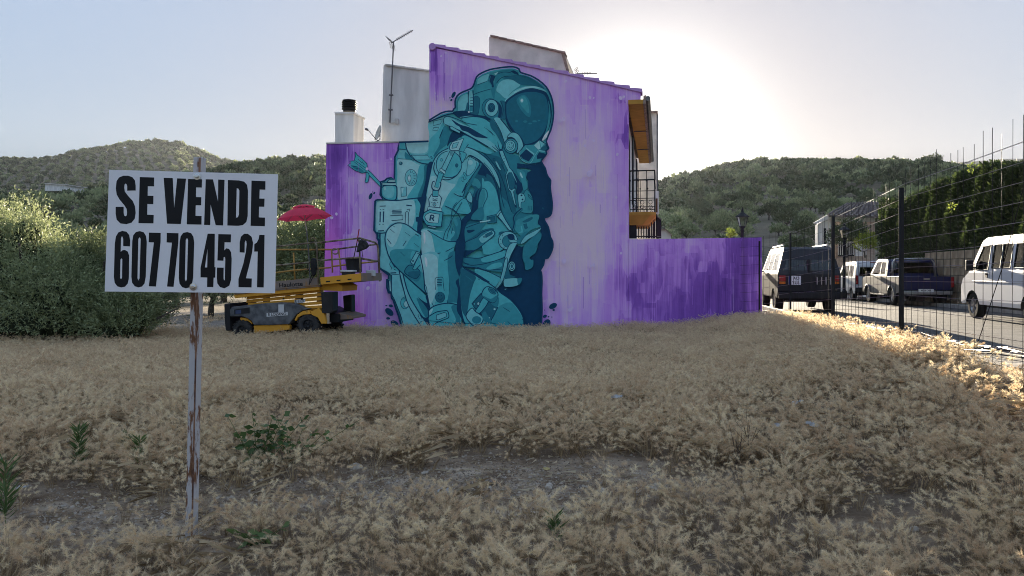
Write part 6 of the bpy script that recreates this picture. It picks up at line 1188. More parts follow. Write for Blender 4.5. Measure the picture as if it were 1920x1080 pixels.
# white house
wh = empty('white_villa', at(1575, 470, 44), 'white house with grey tiled roof and arched porch beyond the hedge', 'house')
def hb(px0, px1, py0, py1, Y, L, nm, m, bv=0): return block([(px0, py0), (px0, py1), (px1, py1), (px1, py0)], Y, L, nm, m, wh, bevel=bv)
block([(1533, 500), (1533, 421), (1553, 407), (1562, 407), (1562, 500)], 44, .8, 'wing_wall', M['plaster'], wh)
hb(1562, 1640, 500, 414, 46.5, .5, 'main_wall', mat('peach_render', (.42, .33, .27, 1), .9)); hb(1562, 1640, 415, 405, 44, .5, 'porch_beam', M['plaster'])
hb(1606, 1618, 480, 415, 43.9, .4, 'porch_column', M['plaster']); hb(1572, 1602, 480, 427, 46.3, .1, 'porch_opening', M['dark'])
hb(1545, 1549, 470, 428, 43.9, .08, 'window', M['dark'])
rt = mat('grey_roof_tile', (.13, .10, .09, 1), .85, amp=.4, scale=3)
block([(1527, 417), (1553, 402), (1565, 402), (1640, 403), (1640, 407), (1562, 407), (1530, 420)], 43.6, .4, 'roof_verge', M['plaster'], wh)
b = MB(); A_0, B_0, C_0, D_0 = at(1553, 403, 43.4), at(1660, 405, 43.4), at(1650, 378, 49), at(1590, 382, 49); b.prism([A_0, B_0, C_0, D_0], Vector((0, 0, -.12))); b.build('roof', rt, wh)
for k in range(12):
    u = k/11; p0 = A_0.lerp(B_0, u); p1 = D_0.lerp(C_0, u); q = MB(); q.tube([p0+Vector((0, 0, .03)), p1+Vector((0, 0, .03))], .07, 5); q.build('tile_row', rt, wh)
vr = MB()
for k in range(14): p = at(1572+k*4, 478, 43); vr.tube([p, p+Vector((0, 0, .8))], .025, 4)
vr.tube([at(1572, 454, 43), at(1626, 454, 43)], .035, 5); vr.build('porch_railing', M['plaster'], wh)
make_tree('garden_shrub', tuple(at(1588, 478, 42.5)), 'dark rounded shrub in front of the porch of the white house', 'shrub', [(0, 0, .9, .75, .8), (.5, 0, 1.2, .5, .5)], 400, 6, .3, .2, .08, 31, [LM[1]], th=.8, tr=.06)
make_tree('garden_shrub', tuple(at(1622, 478, 40.5)), 'yellow-green shrub at the near end of the hedge', 'shrub', [(0, 0, .45, .4, .5), (.2, 0, .8, .25, .3)], 220, 6, .22, .14, .06, 32, [leafmat('lime_leaf', (.16, .20, .03, 1), (.34, .38, .06, 1), .5)], th=.4, tr=.04)
# ---------------------------------------------------------------- street lamps
M['lamp_glass'] = glassmat('lantern_glass', (.75, .75, .72, 1), .2)
def lantern(px, pytop, pybase, Y, label, s=1.0, name='street_lamp'):
    top = at(px, pytop, Y); base = at(px, pybase, Y); e = empty(name, base, label, 'street lamp', 'lantern street lamps'); H = top.z-base.z
    q = MB(); q.lathe([(.09*s, 0), (.09*s, .25*s), (.05*s, .32*s), (.04*s, H-.75*s), (.06*s, H-.73*s), (.06*s, H-.70*s), (.03*s, H-.66*s)], base, (0, 0, 1), 12); q.build('pole', M['iron'], e)
    q = MB(); z0 = base+Vector((0, 0, H-.66*s)); q.lathe([(.05*s, 0), (.10*s, .05*s), (.105*s, .08*s)], z0, (0, 0, 1), 4); q.lathe([(.0, .50*s), (.04*s, .49*s), (.10*s, .44*s), (.21*s, .36*s), (.21*s, .34*s), (.0, .34*s)], z0, (0, 0, 1), 8); q.lathe([(.0, .64*s), (.015*s, .60*s), (.03*s, .56*s), (.045*s, .50*s)], z0, (0, 0, 1), 8)
    for k in range(4):
        a = math.pi/4+k*math.pi/2; v = Vector((math.cos(a), math.sin(a), 0)); q.tube([z0+v*.105*s+Vector((0, 0, .08*s)), z0+v*.18*s+Vector((0, 0, .35*s))], .010*s, 4)
    q.build('lantern_frame', M['iron'], e); q = MB(); q.lathe([(.10*s, .08*s), (.17*s, .34*s)], z0, (0, 0, 1), 4); q.build('lantern_glass', M['lamp_glass'], e); return e
lantern(1392, 387, 560, 18.6, 'black lantern street lamp rising just behind the end of the low purple wall', .85)
lantern(1583, 415, 560, 33, 'black lantern street lamp in front of the white house', 1.25); lantern(1450, 457, 560, 42, 'small distant lantern street lamp between the purple wall and the black car', 1.3)
# sprigs of bright leaves
lime = leafmat('bright_leaf', (.14, .19, .03, 1), (.30, .36, .07, 1), .5, .5)
def sprig_thing(p, n_, rad_, ll, lw, label, name, m=lime, stemto=None, cat='plant'):
    e = empty(name, p, label, cat); gg = np.random.default_rng(int(abs(p[0]*100))); d = unit(gg.normal(size=(n_, 3))); P = d*rad_*gg.uniform(.2, 1, n_)[:, None]*np.array([1, .5, .9]); V, F = leaf_cloud(P, unit(d+gg.normal(size=(n_, 3))*.4), ll, lw, gg); link(fast_mesh('leaves', V, F, m), 'leaves', parent=e)
    q = MB(); q.tube([Vector(p)+Vector((0, 0, rad_*.5)), Vector(p), Vector(p)-Vector((0, 0, rad_*1.2))] if stemto is None else [p, stemto], .006, 5); q.build('stem', M['bark'], e); return e
sprig_thing(at(1371, 437, 17.6), 110, .11, .07, .045, 'bright green sprig sticking up above the low purple wall', 'leafy_sprig', stemto=at(1371, 470, 17.6))
sprig_thing(at(1785, 388, 8.3), 22, .05, .035, .016, 'small bright vine sprig caught on the wires of the fence', 'vine_sprig', stemto=at(1783, 400, 8.3)); sprig_thing(at(1822, 312, 8.0), 30, .07, .035, .015, 'yellow-green vine tangle on the top wire of the fence', 'vine_sprig', stemto=at(1835, 316, 8.0))
# ---------------------------------------------------------------- weeds, stones and litter in the field
def weed(px, py, Y, h, n_, ll, lw, label, kind='spike', m=None, name='green_weed'):
    x = (px-CX)/FP*Y; z = gz(x, Y); e = empty(name, (x, Y, z), label, 'weed'); gg = np.random.default_rng(int(px)); Vs, Ds = [], []
    stems = [(0, 0)] if kind == 'spike' else [(gg.normal()*.22*h, gg.normal()*.15*h) for _ in range(9)]; q = MB()
    for sx_, sy_ in stems:
        hh = h*(gg.uniform(.6, 1) if kind != 'spike' else 1); tip = Vector((sx_*2.2, sy_*2, hh)); q.tube([Vector((x, Y, z-.02)), Vector((x, Y, z))+tip*.5, Vector((x, Y, z))+tip], .004, 5, r2=.0015)
        for i in range(n_ if kind == 'spike' else n_//9):
            t = gg.uniform(.08 if kind == 'spike' else .3, 1); a = gg.uniform(0, 6.28); Vs.append(np.array(tip)*t); Ds.append([math.cos(a), math.sin(a), .9 if kind == 'spike' else gg.uniform(-.3, .6)])
    V, F = leaf_cloud(np.array(Vs), unit(np.array(Ds, float)), ll, lw, gg); link(fast_mesh('leaves', V, F, m or GW), 'leaves', parent=e); q.build('stem', GW, e)
GW = leafmat('weed_leaf', (.07, .12, .035, 1), (.17, .24, .08, 1), .35, .5)
weed(148, 0, 5.7, .34, 150, .09, .012, 'spiky dark green weed left of the sign post, the taller of two'); weed(262, 0, 5.75, .26, 110, .08, .011, 'smaller spiky green weed between the tall one and the sign post'); weed(238, 0, 6.1, .22, 70, .07, .011, 'thin green weed just behind the smaller spiky one')
weed(485, 0, 5.75, .50, 130, .065, .045, 'branching broad-leaved green weed right of the sign post', 'bush'); weed(540, 0, 5.9, .42, 70, .05, .03, 'wiry side plant next to the broad-leaved weed', 'bush'); weed(820, 0, 8.8, .20, 50, .07, .014, 'small green plant in the middle of the straw field')
weed(1040, 0, 4.25, .20, 50, .10, .012, 'tuft of green blades among the seed heads at the bottom centre'); weed(480, 0, 4.2, .14, 50, .07, .03, 'low green leaves at the bottom edge, right of the sign post', 'bush'); weed(10, 0, 4.6, .38, 120, .12, .010, 'tall green-grey weed at the bottom left corner')
TW = mat('dead_twig', (.10, .07, .05, 1), .9, amp=.3)
for px, Y, h, lab in ((1408, 5.9, .52, 'tall dead branching stalk right of centre in the straw'), (1378, 5.8, .38, 'thin dead stalk left of the tall branching one'), (1690, 5.6, .36, 'dead stalk standing in the grey grass at lower right'), (1600, 6.2, .34, 'dead stalk between the plastic scraps and the sunlit strip'), (1060, 7.4, .24, 'dark dead stalk near the middle of the field')):
    x = (px-CX)/FP*Y; z = gz(x, Y); q = MB(); r2_ = random.Random(px)
    for k in range(5):
        a = Vector((r2_.gauss(0, .1), r2_.gauss(0, .06), 1))*h*r2_.uniform(.6, 1); b0 = Vector((x, Y, z-.02)); m0 = b0+a*.5+Vector((r2_.gauss(0, .01), 0, 0)); q.tube([b0, m0, b0+a], .004, 4, r2=.0012); q.tube([m0, m0+Vector((r2_.gauss(0, .05), 0, h*.25))], .002, 4)
    tag(q.build('dead_stalk', TW, None, (x, Y, z)), lab, 'dead plant')
STN = [mat('pale_stone', (.44, .37, .29, 1), .9, amp=.25, scale=20, bump=.3), mat('brown_stone', (.17, .14, .12, 1), .9, amp=.25, scale=20, bump=.3)]
def rock(px, py, w, label, h=.55, mi=0, group=None):
    Y = 1.57*FP/(py-HY); x = (px-CX)/FP*Y; z = gz(x, Y); Y = (EYE-z)*FP/(py-HY); x = (px-CX)/FP*Y; z = gz(x, Y); bm = bmesh.new(); bmesh.ops.create_icosphere(bm, subdivisions=2, radius=1); sd = rs.uniform(0, 50); s_ = w/FP*Y/2
    for v in bm.verts:
        k = 1+.35*mnoise.noise(v.co*1.3+Vector((sd, 0, 0))); v.co = Vector((v.co.x*k*s_, v.co.y*k*s_*.8, v.co.z*k*s_*h))
    me_ = bpy.data.meshes.new('stone'); bm.to_mesh(me_); bm.free(); me_.materials.append(STN[mi]); o = link(me_, 'stone', (x, Y, z+s_*h*.35)); o.rotation_euler = (0, 0, rs.uniform(0, 6)); tag(o, label, 'stone', group)
rock(1128, 930, 26, 'largest pale angular stone on the gravel strip', .9); rock(1030, 915, 20, 'grey stone stuck upright near the middle of the gravel strip', .8); rock(925, 907, 24, 'reddish brown stone beside a small white one on the gravel strip', .6, 1); rock(797, 888, 18, 'flat pale stone at the left end of the gravel strip', .4); rock(668, 880, 26, 'pale stone in the straw left of the gravel strip', .7); rock(1232, 918, 30, 'angular grey stone at the right end of the gravel strip', .6)
rock(1715, 990, 18, 'round white stone in the grey grass at lower right', .8); rock(1895, 1040, 22, 'pale flat stone in the bottom right corner', .5); rock(1018, 942, 16, 'small grey stone below the upright one', .7)
for i in range(36):
    px, py = (rs.uniform(700, 1280), rs.uniform(885, 955)) if i < 24 else (rs.uniform(20, 340), rs.uniform(930, 1040)); rock(px, py, rs.uniform(6, 11), 'small pebble on the bare soil strip in the middle foreground' if i < 24 else 'small pebble on the bare soil left of the sign post', .6, i % 3 == 0, 'pebbles on the gravel strip' if i < 24 else 'pebbles left of the sign post')
# fine gravel as ground texture with real relief
gv = MB(); gr = random.Random(5)
Vg, Fg2 = [], []
for i in range(11000):
    if i < 7000: x, y = gr.gauss(-.2, 1.0), gr.gauss(5.4, .42)
    else: x, y = gr.gauss(-2.5, .75), gr.gauss(4.75, .5)
    z = gz(x, y); s_ = gr.uniform(.003, .010)*(1.9 if gr.random() < .12 else 1); k = len(Vg)
    for c_ in ((-1, -.3, 0), (.2, -1, 0), (1, .2, 0), (-.1, 1, 0), (gr.uniform(-.3, .3), gr.uniform(-.3, .3), .9)): Vg.append((x+c_[0]*s_, y+c_[1]*s_, z+c_[2]*s_+.001))
    Fg2 += [(k, k+1, k+4), (k+1, k+2, k+4), (k+2, k+3, k+4), (k+3, k, k+4)]
tag(link(fast_mesh('gravel', Vg, Fg2, leafmat('gravel_bit', (.14, .095, .06, 1), (.62, .52, .40, 1), 0, .9)), 'gravel'), 'fine gravel and grit scattered over the bare soil', 'gravel', kind='stuff')
Vs_, Fs_ = [], []
for i in range(1500):
    x, y = (gr.gauss(-.2, 1.2), gr.gauss(5.4, .5)) if i < 950 else (gr.gauss(-2.5, .8), gr.gauss(4.75, .5)); z = gz(x, y)+gr.uniform(.003, .02); a = gr.uniform(0, 6.3); L = gr.uniform(.02, .11); dx, dy = math.cos(a)*L, math.sin(a)*L; wx, wy = -math.sin(a)*.0013, math.cos(a)*.0013; k = len(Vs_)
    Vs_ += [(x-wx, y-wy, z), (x+wx, y+wy, z), (x+dx+wx, y+dy+wy, z+gr.uniform(-.005, .02)), (x+dx-wx, y+dy-wy, z)]; Fs_.append((k, k+1, k+2, k+3))
tag(link(fast_mesh('straw_litter', Vs_, Fs_, leafmat('straw_bit', (.14, .09, .05, 1), (.62, .50, .33, 1), .1, .9)), 'straw_litter'), 'broken bits of dry straw lying over the bare soil', 'straw', kind='stuff')
PLS = mat('torn_white_plastic', (.62, .60, .57, 1), .5, amp=.25, trans=.3); TAN = mat('yellowed_paper', (.50, .38, .16, 1), .8)
def scrap(px, py, w, hh, label, m=PLS, name='plastic_scrap'):
    z = .1; Y = (EYE-z)*FP/(py-HY); x = (px-CX)/FP*Y; z = gz(x, Y)+.02+hh; nx_ = 7; s_ = w/FP*Y*.7; sd = rs.uniform(0, 99); V_ = []; F_ = []
    for i in range(nx_):
        for j in range(nx_):
            u, v = i/(nx_-1)-.5, j/(nx_-1)-.5; k = 1+.5*mnoise.noise(Vector((u*3, v*3, sd))); V_.append((u*s_*k, v*s_*.8*k, .45*s_*abs(mnoise.noise(Vector((u*4, v*4, sd+9)))) ))
    for i in range(nx_-1):
        for j in range(nx_-1): F_.append((i*nx_+j, i*nx_+j+1, (i+1)*nx_+j+1, (i+1)*nx_+j))
    o = link(fast_mesh(name, V_, F_, m), name, (x, Y, z)); o.rotation_euler = (.3, 0, rs.uniform(0, 6)); md = o.modifiers.new('thickness', 'SOLIDIFY'); md.thickness = .0015; tag(o, label, 'litter')
scrap(832, 913, 42, .02, 'crumpled white plastic scrap at the left end of the gravel strip'); scrap(1494, 802, 34, .2, 'white plastic scrap in the straw, upper of three at right'); scrap(1522, 838, 30, .18, 'bluish plastic scrap below the upper white one'); scrap(1458, 830, 22, .16, 'small grey-blue plastic scrap left of the other two'); scrap(36, 915, 34, .03, 'grey plastic scrap at the left edge of the foreground'); scrap(1157, 790, 24, .2, 'pale scrap half hidden in the straw near the middle')
scrap(420, 855, 22, .03, 'small white scrap right of the sign post'); scrap(1025, 880, 16, .02, 'yellowed scrap on the upper edge of the gravel strip', TAN, 'paper_scrap'); scrap(901, 893, 14, .02, 'tiny yellow scrap left of the other yellowed one', TAN, 'paper_scrap')
# ---------------------------------------------------------------- vehicles (x forward, y to the left, z up; origin on the ground at the rear centre)
def carpaint(name, col, rough=.35, metal=.0): return mat(name, col, rough, metal=metal, amp=.04, scale=2, spec=.4)
GLS = glassmat('car_glass', (.30, .34, .33, 1), .1); TRIM = mat('black_trim', (.018, .018, .019, 1), .55, amp=.2); SEAT = mat('seat_cloth', (.035, .036, .04, 1), .9); REDL = mat('red_lens', (.30, .012, .012, 1), .25, spec=.6); AMB = mat('amber_lens', (.5, .14, .02, 1), .3); CLR = mat('clear_lens', (.5, .5, .5, 1), .2); PLATE = mat('plate_white', (.75, .75, .75, 1), .4, amp=.02)
TYR = mat('car_tyre', (.022, .022, .022, 1), .85, amp=.2); RIM = mat('alloy_rim', (.35, .35, .36, 1), .35, metal=.8, amp=.1)
class Car:
    def __init__(s, name, label, cat, X, Y, z, W_, heading, tumble, belt):
        s.e = empty(name, (X, Y, z), label, cat, 'vehicles parked along the street'); s.e.rotation_euler = (0, 0, heading); s.W = W_; s.k = tumble; s.belt = belt
    def hw(s, z): return s.W-(max(0, z-s.belt))*s.k-max(0, .45-z)*.18
    def build(s, q, name, m, parent=None, **kw):
        o = q.build(name, m, None, **kw); o.parent = parent or s.e; return o
    def side(s, q, outer, holes, sg, off=0.0, mi=0):
        loops = [[Vector((x, sg*(s.hw(z)+off), z)) for x, z in L] for L in [outer]+holes]; t = tessellate_polygon([[Vector((v.x, 0, v.z)) for v in L] for L in loops]); q.add(sum(loops, []), [tuple(k) for k in t], mi)
    def sidepane(s, pts, name, m, off=.004, thick=.006, sides=(1, -1), parent=None):
        for sg in sides:
            q = MB(); P = [Vector((x, sg*(s.hw(z)+off), z)) for x, z in pts]; q.prism(P, Vector((0, -sg*thick, 0))); s.build(q, name, m, parent)
    def strip(s, q, prof, holes, mi=0):
        """skin over the top from rear bumper to front bumper; holes: {segment: (side margin, low margin, high margin)}"""
        out = []
        for i in range(len(prof)-1):
            (x0, z0), (x1, z1) = prof[i], prof[i+1]; a, b_ = Vector((x0, s.hw(z0), z0)), Vector((x1, s.hw(z1), z1)); c, d = Vector((x1, -s.hw(z1), z1)), Vector((x0, -s.hw(z0), z0))
            if i in holes:
                ms, m0, m1 = holes[i]; L = (b_-a).length; t0, t1 = m0/L, 1-m1/L
                def pt(t, sg): p = a.lerp(b_, t); return Vector((p.x, sg*(abs(p.y)-ms), p.z))
                ia, ib, ic, id_ = pt(t0, 1), pt(t1, 1), pt(t1, -1), pt(t0, -1)
                q.add([a, b_, c, d, ia, ib, ic, id_], [(0, 1, 5, 4), (1, 2, 6, 5), (2, 3, 7, 6), (3, 0, 4, 7)], mi); out.append((ia, ib, ic, id_))
            else: q.add([a, b_, c, d], [(0, 1, 2, 3)], mi)
        return out
    def pane(s, quad, name='window', parent=None, m=None, lift=.003):
        n = (quad[1]-quad[0]).cross(quad[2]-quad[0]).normalized(); q = MB(); q.prism([p-n*.004 for p in quad], n*.006); return s.build(q, name, m or GLS, parent)
    def wheel(s, x, r, w, sg, rim=RIM, z=None):
        c = Vector((x, sg*(s.W-w-.02), r)); ax = Vector((0, sg, 0)); q = MB(); q.lathe([(r*.6, 0), (r*.93, .0), (r, .03), (r, w-.03), (r*.93, w), (r*.64, w), (r*.60, w-.03)], c, ax, 26); t = s.build(q, 'wheel', TYR, smooth_=False)
        q = MB(); q.lathe([(.0, w-.03), (r*.16, w-.02), (r*.2, w-.05), (r*.50, w-.055), (r*.58, w-.02), (r*.64, w-.012), (r*.64, w-.1)], c, ax, 26)
        for i in range(6):
            a = math.pi*2*i/6; v = Vector((math.cos(a), 0, math.sin(a))); q.prism([c+ax*(w-.045)+v*r*.15+Vector((-v.z, 0, v.x))*.02, c+ax*(w-.045)+v*r*.15-Vector((-v.z, 0, v.x))*.02, c+ax*(w-.045)+v*r*.6-Vector((-v.z, 0, v.x))*.035, c+ax*(w-.045)+v*r*.6+Vector((-v.z, 0, v.x))*.035], ax*.025)
        s.build(q, 'rim', rim, t)
    def box(s, c, size, name, m, bevel=.015, parent=None): q = MB(); q.box(c, size); return s.build(q, name, m, parent, bevel=bevel)
    def arch(s, x, r, n=9): return [(x+r*math.cos(math.pi*(1-i/(n-1))), .30+r*math.sin(math.pi*(1-i/(n-1)))) for i in range(n)]
    def text(s, body, c, size, m, sx=1.0, parent=None):
        M4 = Matrix(((0, 0, -1, c[0]), (-1, 0, 0, c[1]), (0, 1, 0, c[2]), (0, 0, 0, 1))); return text(body, 'lettering', M4, size, m, parent or s.e, .0008, sx)
    def cabin(s, seats, zf=.75):
        for x in seats:
            for y in (-.36, .36):
                q = MB(); q.box((x, y, zf+.32), (.14, .46, .62)); q.box((x-.02, y, zf+.72), (.10, .26, .18)); q.box((x+.22, y, zf+.02), (.5, .46, .14)); s.build(q, 'seat', SEAT, bevel=.04)
    def mirrors(s, x, z, d=.13, h=.19):
        for sg in (1, -1):
            q = MB(); q.box((x, sg*(s.hw(z)+.13), z+.05), (.09, .17, h)); q.box((x, sg*(s.hw(z)+.03), z), (.04, .1, .04)); s.build(q, 'mirror', TRIM, bevel=.02)
HEAD = math.atan2(1, SL)
def shell(c, L, prof, rear_n, arches, sill, wins, holes, paintm, roof_i, lower_holes=()):
    """prof: rear bottom ... roof ... front bottom. arches: wheel centres. wins: side window polygons above the belt"""
    q = MB(); quads = c.strip(q, prof, holes, 1 if isinstance(paintm, list) else 0); body_out = list(prof); bottom = []
    for x, r in sorted(arches, reverse=True): bottom += list(reversed([(p[0], p[1]) for p in c.arch(x, r)]))
    # split at the belt so that the crease is real
    up = [p for p in prof if p[1] >= c.belt-1e-6]; fi = [i for i, p in enumerate(prof) if p[1] >= c.belt-1e-6]
    lo = prof[:fi[0]+1]+prof[fi[-1]:]+[(prof[-1][0]-.02, sill)]+[(x, max(z, sill)) for x, z in bottom]+[(prof[0][0]+.02, sill)]
    for sg in (1, -1):
        c.side(q, up, wins, sg); c.side(q, lo, [], sg)
    body = c.build(q, 'body', paintm, merge=True, bevel=.03, segs=3)
    for w in wins: c.sidepane(w, 'side_window', GLS, -.006)
    return body, quads
# --- dark four-wheel drive seen from behind
NAVY = carpaint('dark_blue_paint', (.007, .008, .014, 1), .35); c = Car('parked_car', 'dark blue estate off-roader with white plate, nearest of the vehicles past the purple wall', 'car', 0, 0, 0, .87, HEAD, .27, 1.12)
Xr, Yr = (1517-CX)/FP*21.6, 21.6; c.e.location = (Xr, Yr, float(roadz(22)))
prof = [(.10, .50), (.02, .62), (.0, 1.12), (.10, 1.55), (.22, 1.86), (.34, 1.93), (2.9, 1.94), (3.1, 1.88), (3.62, 1.16), (4.35, 1.05), (4.5, .95), (4.55, .5)]
wins = [[(.42, 1.24), (.62, 1.74), (1.35, 1.74), (1.35, 1.24)], [(1.47, 1.24), (1.47, 1.76), (2.22, 1.76), (2.22, 1.24)], [(2.32, 1.24), (2.32, 1.76), (2.93, 1.75), (3.28, 1.24)]]
body, quads = shell(c, 4.5, prof, 3, [(.92, .40), (3.62, .40)], .42, wins, {3-1: (.14, .12, -.02) if 0 else (.14, .12, .02), 7: (.10, .06, .06)}, [mat('side_glare_brown_grey', (.07, .062, .058, 1), .5, amp=.05, spec=.15), NAVY], 5)  # side colour carries sun glare; the bodywork itself is dark blue
for qd in quads: c.pane(qd, 'windscreen' if qd[0].x > 2 else 'rear_window')
c.box((.0+.05, 0, 1.32), (.06, .10, .5), 'rear_pillar', NAVY); c.box((.02, 0, .95), (.05, .012, 1.0), 'door_gap', TRIM, 0)
c.box((.0, 0, .50), (.22, 1.70, .20), 'bumper', TRIM, .03); c.box((2.3, 0, .42), (4.0, 1.3, .24), 'underbody', TRIM, 0); c.cabin((1.3, 2.3))
for sg in (1, -1):
    q = MB(); q.box((-.005, sg*.74, 1.0), (.05, .17, .17)); c.build(q, 'tail_light', REDL, bevel=.01); q = MB(); q.box((-.006, sg*.74, .87), (.05, .17, .07)); c.build(q, 'reversing_light', AMB, bevel=.01)
    q = MB(); q.tube([(.55, sg*.62, 1.95), (.7, sg*.62, 2.0), (2.7, sg*.62, 2.0), (2.85, sg*.62, 1.95)], .018, 6); c.build(q, 'roof_rail', RIM)
    c.wheel(.92, .35, .24, sg); c.wheel(3.62, .35, .24, sg)
pb = c.box((-.03, .40, .94), (.012, .34, .26), 'number_plate', PLATE, .004); c.box((-.037, .545, .94), (.002, .04, .25), 'plate_band', mat('plate_blue', (.02, .04, .3, 1), .5), 0, pb); c.text('AO', (-.0375, .36, 1.0), .12, TRIM); c.text('933', (-.0375, .38, .88), .12, TRIM)
for k in range(8): c.box((-.025, -.30-.06*k+.08, .93), (.03, .028, .22), 'grille_slat', TRIM if k % 2 else RIM, .004)
c.box((.0, -.05, 1.2), (.03, .14, .04), 'door_handle', TRIM, .008); c.mirrors(3.2, 1.2)
q = MB(); q.tube([(.06, -.2, 1.25), (.10, -.45, 1.3), (.12, -.66, 1.35)], .008, 5); c.build(q, 'wiper', TRIM)
# --- white small van-car further on
WHT = carpaint('white_car_paint', (.62, .62, .62, 1), .35); c = Car('parked_car', 'white high-roofed small car farthest along the street, half hidden by the pickup', 'car', 0, 0, 0, .83, HEAD, .16, 1.05)
c.e.location = ((1640-CX)/FP*33.5, 33.5, float(roadz(33.5)))
prof = [(.06, .45), (.0, .6), (.0, 1.05), (.10, 1.62), (.22, 1.78), (.4, 1.82), (2.55, 1.80), (2.72, 1.74), (3.3, 1.08), (3.85, .92), (3.97, .78), (4.0, .42)]
wins = [[(.42, 1.14), (.48, 1.60), (1.25, 1.62), (1.25, 1.14)], [(1.36, 1.14), (1.36, 1.63), (2.48, 1.63), (2.98, 1.14)]]
body, quads = shell(c, 4, prof, 3, [(.75, .35), (3.3, .35)], .34, wins, {2: (.16, .08, .08), 7: (.1, .06, .06)}, WHT, 5)
for qd in quads: c.pane(qd, 'windscreen' if qd[0].x > 2 else 'rear_window')
for sg in (1, -1):
    q = MB(); q.box((.0, sg*.76, .98), (.06, .12, .42)); c.build(q, 'tail_light', REDL, bevel=.01); c.wheel(.75, .30, .18, sg); c.wheel(3.3, .30, .18, sg)
c.box((.0, 0, .50), (.16, 1.62, .24), 'bumper', TRIM, .03); c.box((2, 0, .36), (3.6, 1.2, .2), 'underbody', TRIM, 0); c.cabin((1.2, 2.1), .65); c.box((.16, 0, 1.76), (.03, .3, .03), 'brake_light', REDL, .004); c.mirrors(3.0, 1.08)
c.sidepane([(1.29, .5), (1.31, .5), (1.31, 1.1), (1.29, 1.1)], 'door_gap', TRIM, .001, .002); c.sidepane([(2.5, .5), (2.52, .5), (2.52, 1.1), (2.5, 1.1)], 'door_gap', TRIM, .001, .002)
# --- pickup
SIDE_GLARE = mat('pickup_side_glare', (.13, .128, .125, 1), .5, amp=.05, spec=.15); PBL = carpaint('pickup_blue', (.012, .016, .07, 1), .25); c = Car('pickup_truck', 'dark blue double-cab pickup truck, sides coloured silver for sun glare, seen from behind', 'pickup truck', 0, 0, 0, .90, HEAD, .16, 1.08)  # silver of the sides is sun glare on blue bodywork, put into the colour
c.e.location = ((1737-CX)/FP*26.6, 26.6, float(roadz(27)))
prof = [(1.50, .6), (1.50, 1.08), (1.64, 1.66), (1.75, 1.74), (3.05, 1.76), (3.2, 1.70), (3.85, 1.12), (4.85, 1.02), (4.98, .9), (5.0, .5)]
wins = [[(1.80, 1.16), (1.86, 1.62), (2.40, 1.64), (2.40, 1.16)], [(2.50, 1.16), (2.50, 1.65), (3.06, 1.64), (3.55, 1.16)]]
body, quads = shell(c, 5, prof, 3, [(4.15, .42)], .42, wins, {1: (.12, .12, .06), 5: (.1, .06, .06)}, [SIDE_GLARE, PBL], 5)
for qd in quads: c.pane(qd, 'windscreen' if qd[0].x > 2 else 'rear_window')
q = MB()   # load bed with open box and arches
for sg in (1, -1):
    out = [(.04, .55), (.0, 1.08), (1.49, 1.08), (1.49, .45), (1.36, .45)]+list(reversed(c.arch(.93, .42)))+[(.45, .45), (.06, .5)]
    loops = [[Vector((x, sg*.90, z)) for x, z in out]]; t = tessellate_polygon([[Vector((v.x, 0, v.z)) for v in loops[0]]]); q.add(loops[0], [tuple(k) for k in t])
    q.box((.75, sg*.84, .85), (1.46, .03, .46)); q.box((.75, sg*.868, 1.07), (1.48, .075, .03))
bed = c.build(q, 'bed_side', SIDE_GLARE, bevel=.01); q = MB(); q.box((.75, 0, .64), (1.46, 1.6, .05)); q.box((1.46, 0, .86), (.04, 1.62, .44)); c.build(q, 'bed_floor', TRIM)
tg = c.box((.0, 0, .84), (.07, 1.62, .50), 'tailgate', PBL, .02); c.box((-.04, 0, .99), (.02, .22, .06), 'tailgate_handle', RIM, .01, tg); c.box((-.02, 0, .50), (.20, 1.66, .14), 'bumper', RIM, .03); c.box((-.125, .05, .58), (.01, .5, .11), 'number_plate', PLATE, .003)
c.text('4828 DBK', (-.132, .05, .58), .085, TRIM, .95)
for sg in (1, -1):
    q = MB(); q.box((.0, sg*.85, .88), (.08, .10, .36)); c.build(q, 'tail_light', REDL, bevel=.01); c.wheel(.93, .37, .25, sg); c.wheel(4.15, .37, .25, sg)
    for x in (.93, 4.15):
        q = MB(); q.tube([Vector((x+.43*math.cos(a), sg*.915, .30+.43*math.sin(a))) for a in [math.pi*i/10 for i in range(11)]], .035, 6); c.build(q, 'wheel_arch_flare', SIDE_GLARE, smooth_=True)
    q = MB(); q.tube([(1.62, sg*.78, .62), (3.6, sg*.86, .40)], .001, 4); q.box((2.6, sg*.90, .38), (1.9, .14, .05)); c.build(q, 'side_step', RIM, bevel=.01)
q = MB(); q.tube([(1.35, .74, 1.08), (1.42, .72, 1.60), (1.44, .62, 1.74), (1.44, -.62, 1.74), (1.42, -.72, 1.60), (1.35, -.74, 1.08)], .035, 8); c.build(q, 'roll_bar', RIM, smooth_=True)
c.box((2.6, 0, .46), (4.6, 1.1, .22), 'underbody', TRIM, 0); c.cabin((2.1, 2.9), .7); c.mirrors(3.6, 1.12)
c.sidepane([(2.44, .5), (2.46, .5), (2.46, 1.12), (2.44, 1.12)], 'door_gap', TRIM, .001, .002); c.sidepane([(3.5, .5), (3.52, .5), (3.52, 1.12), (3.5, 1.12)], 'door_gap', TRIM, .001, .002)
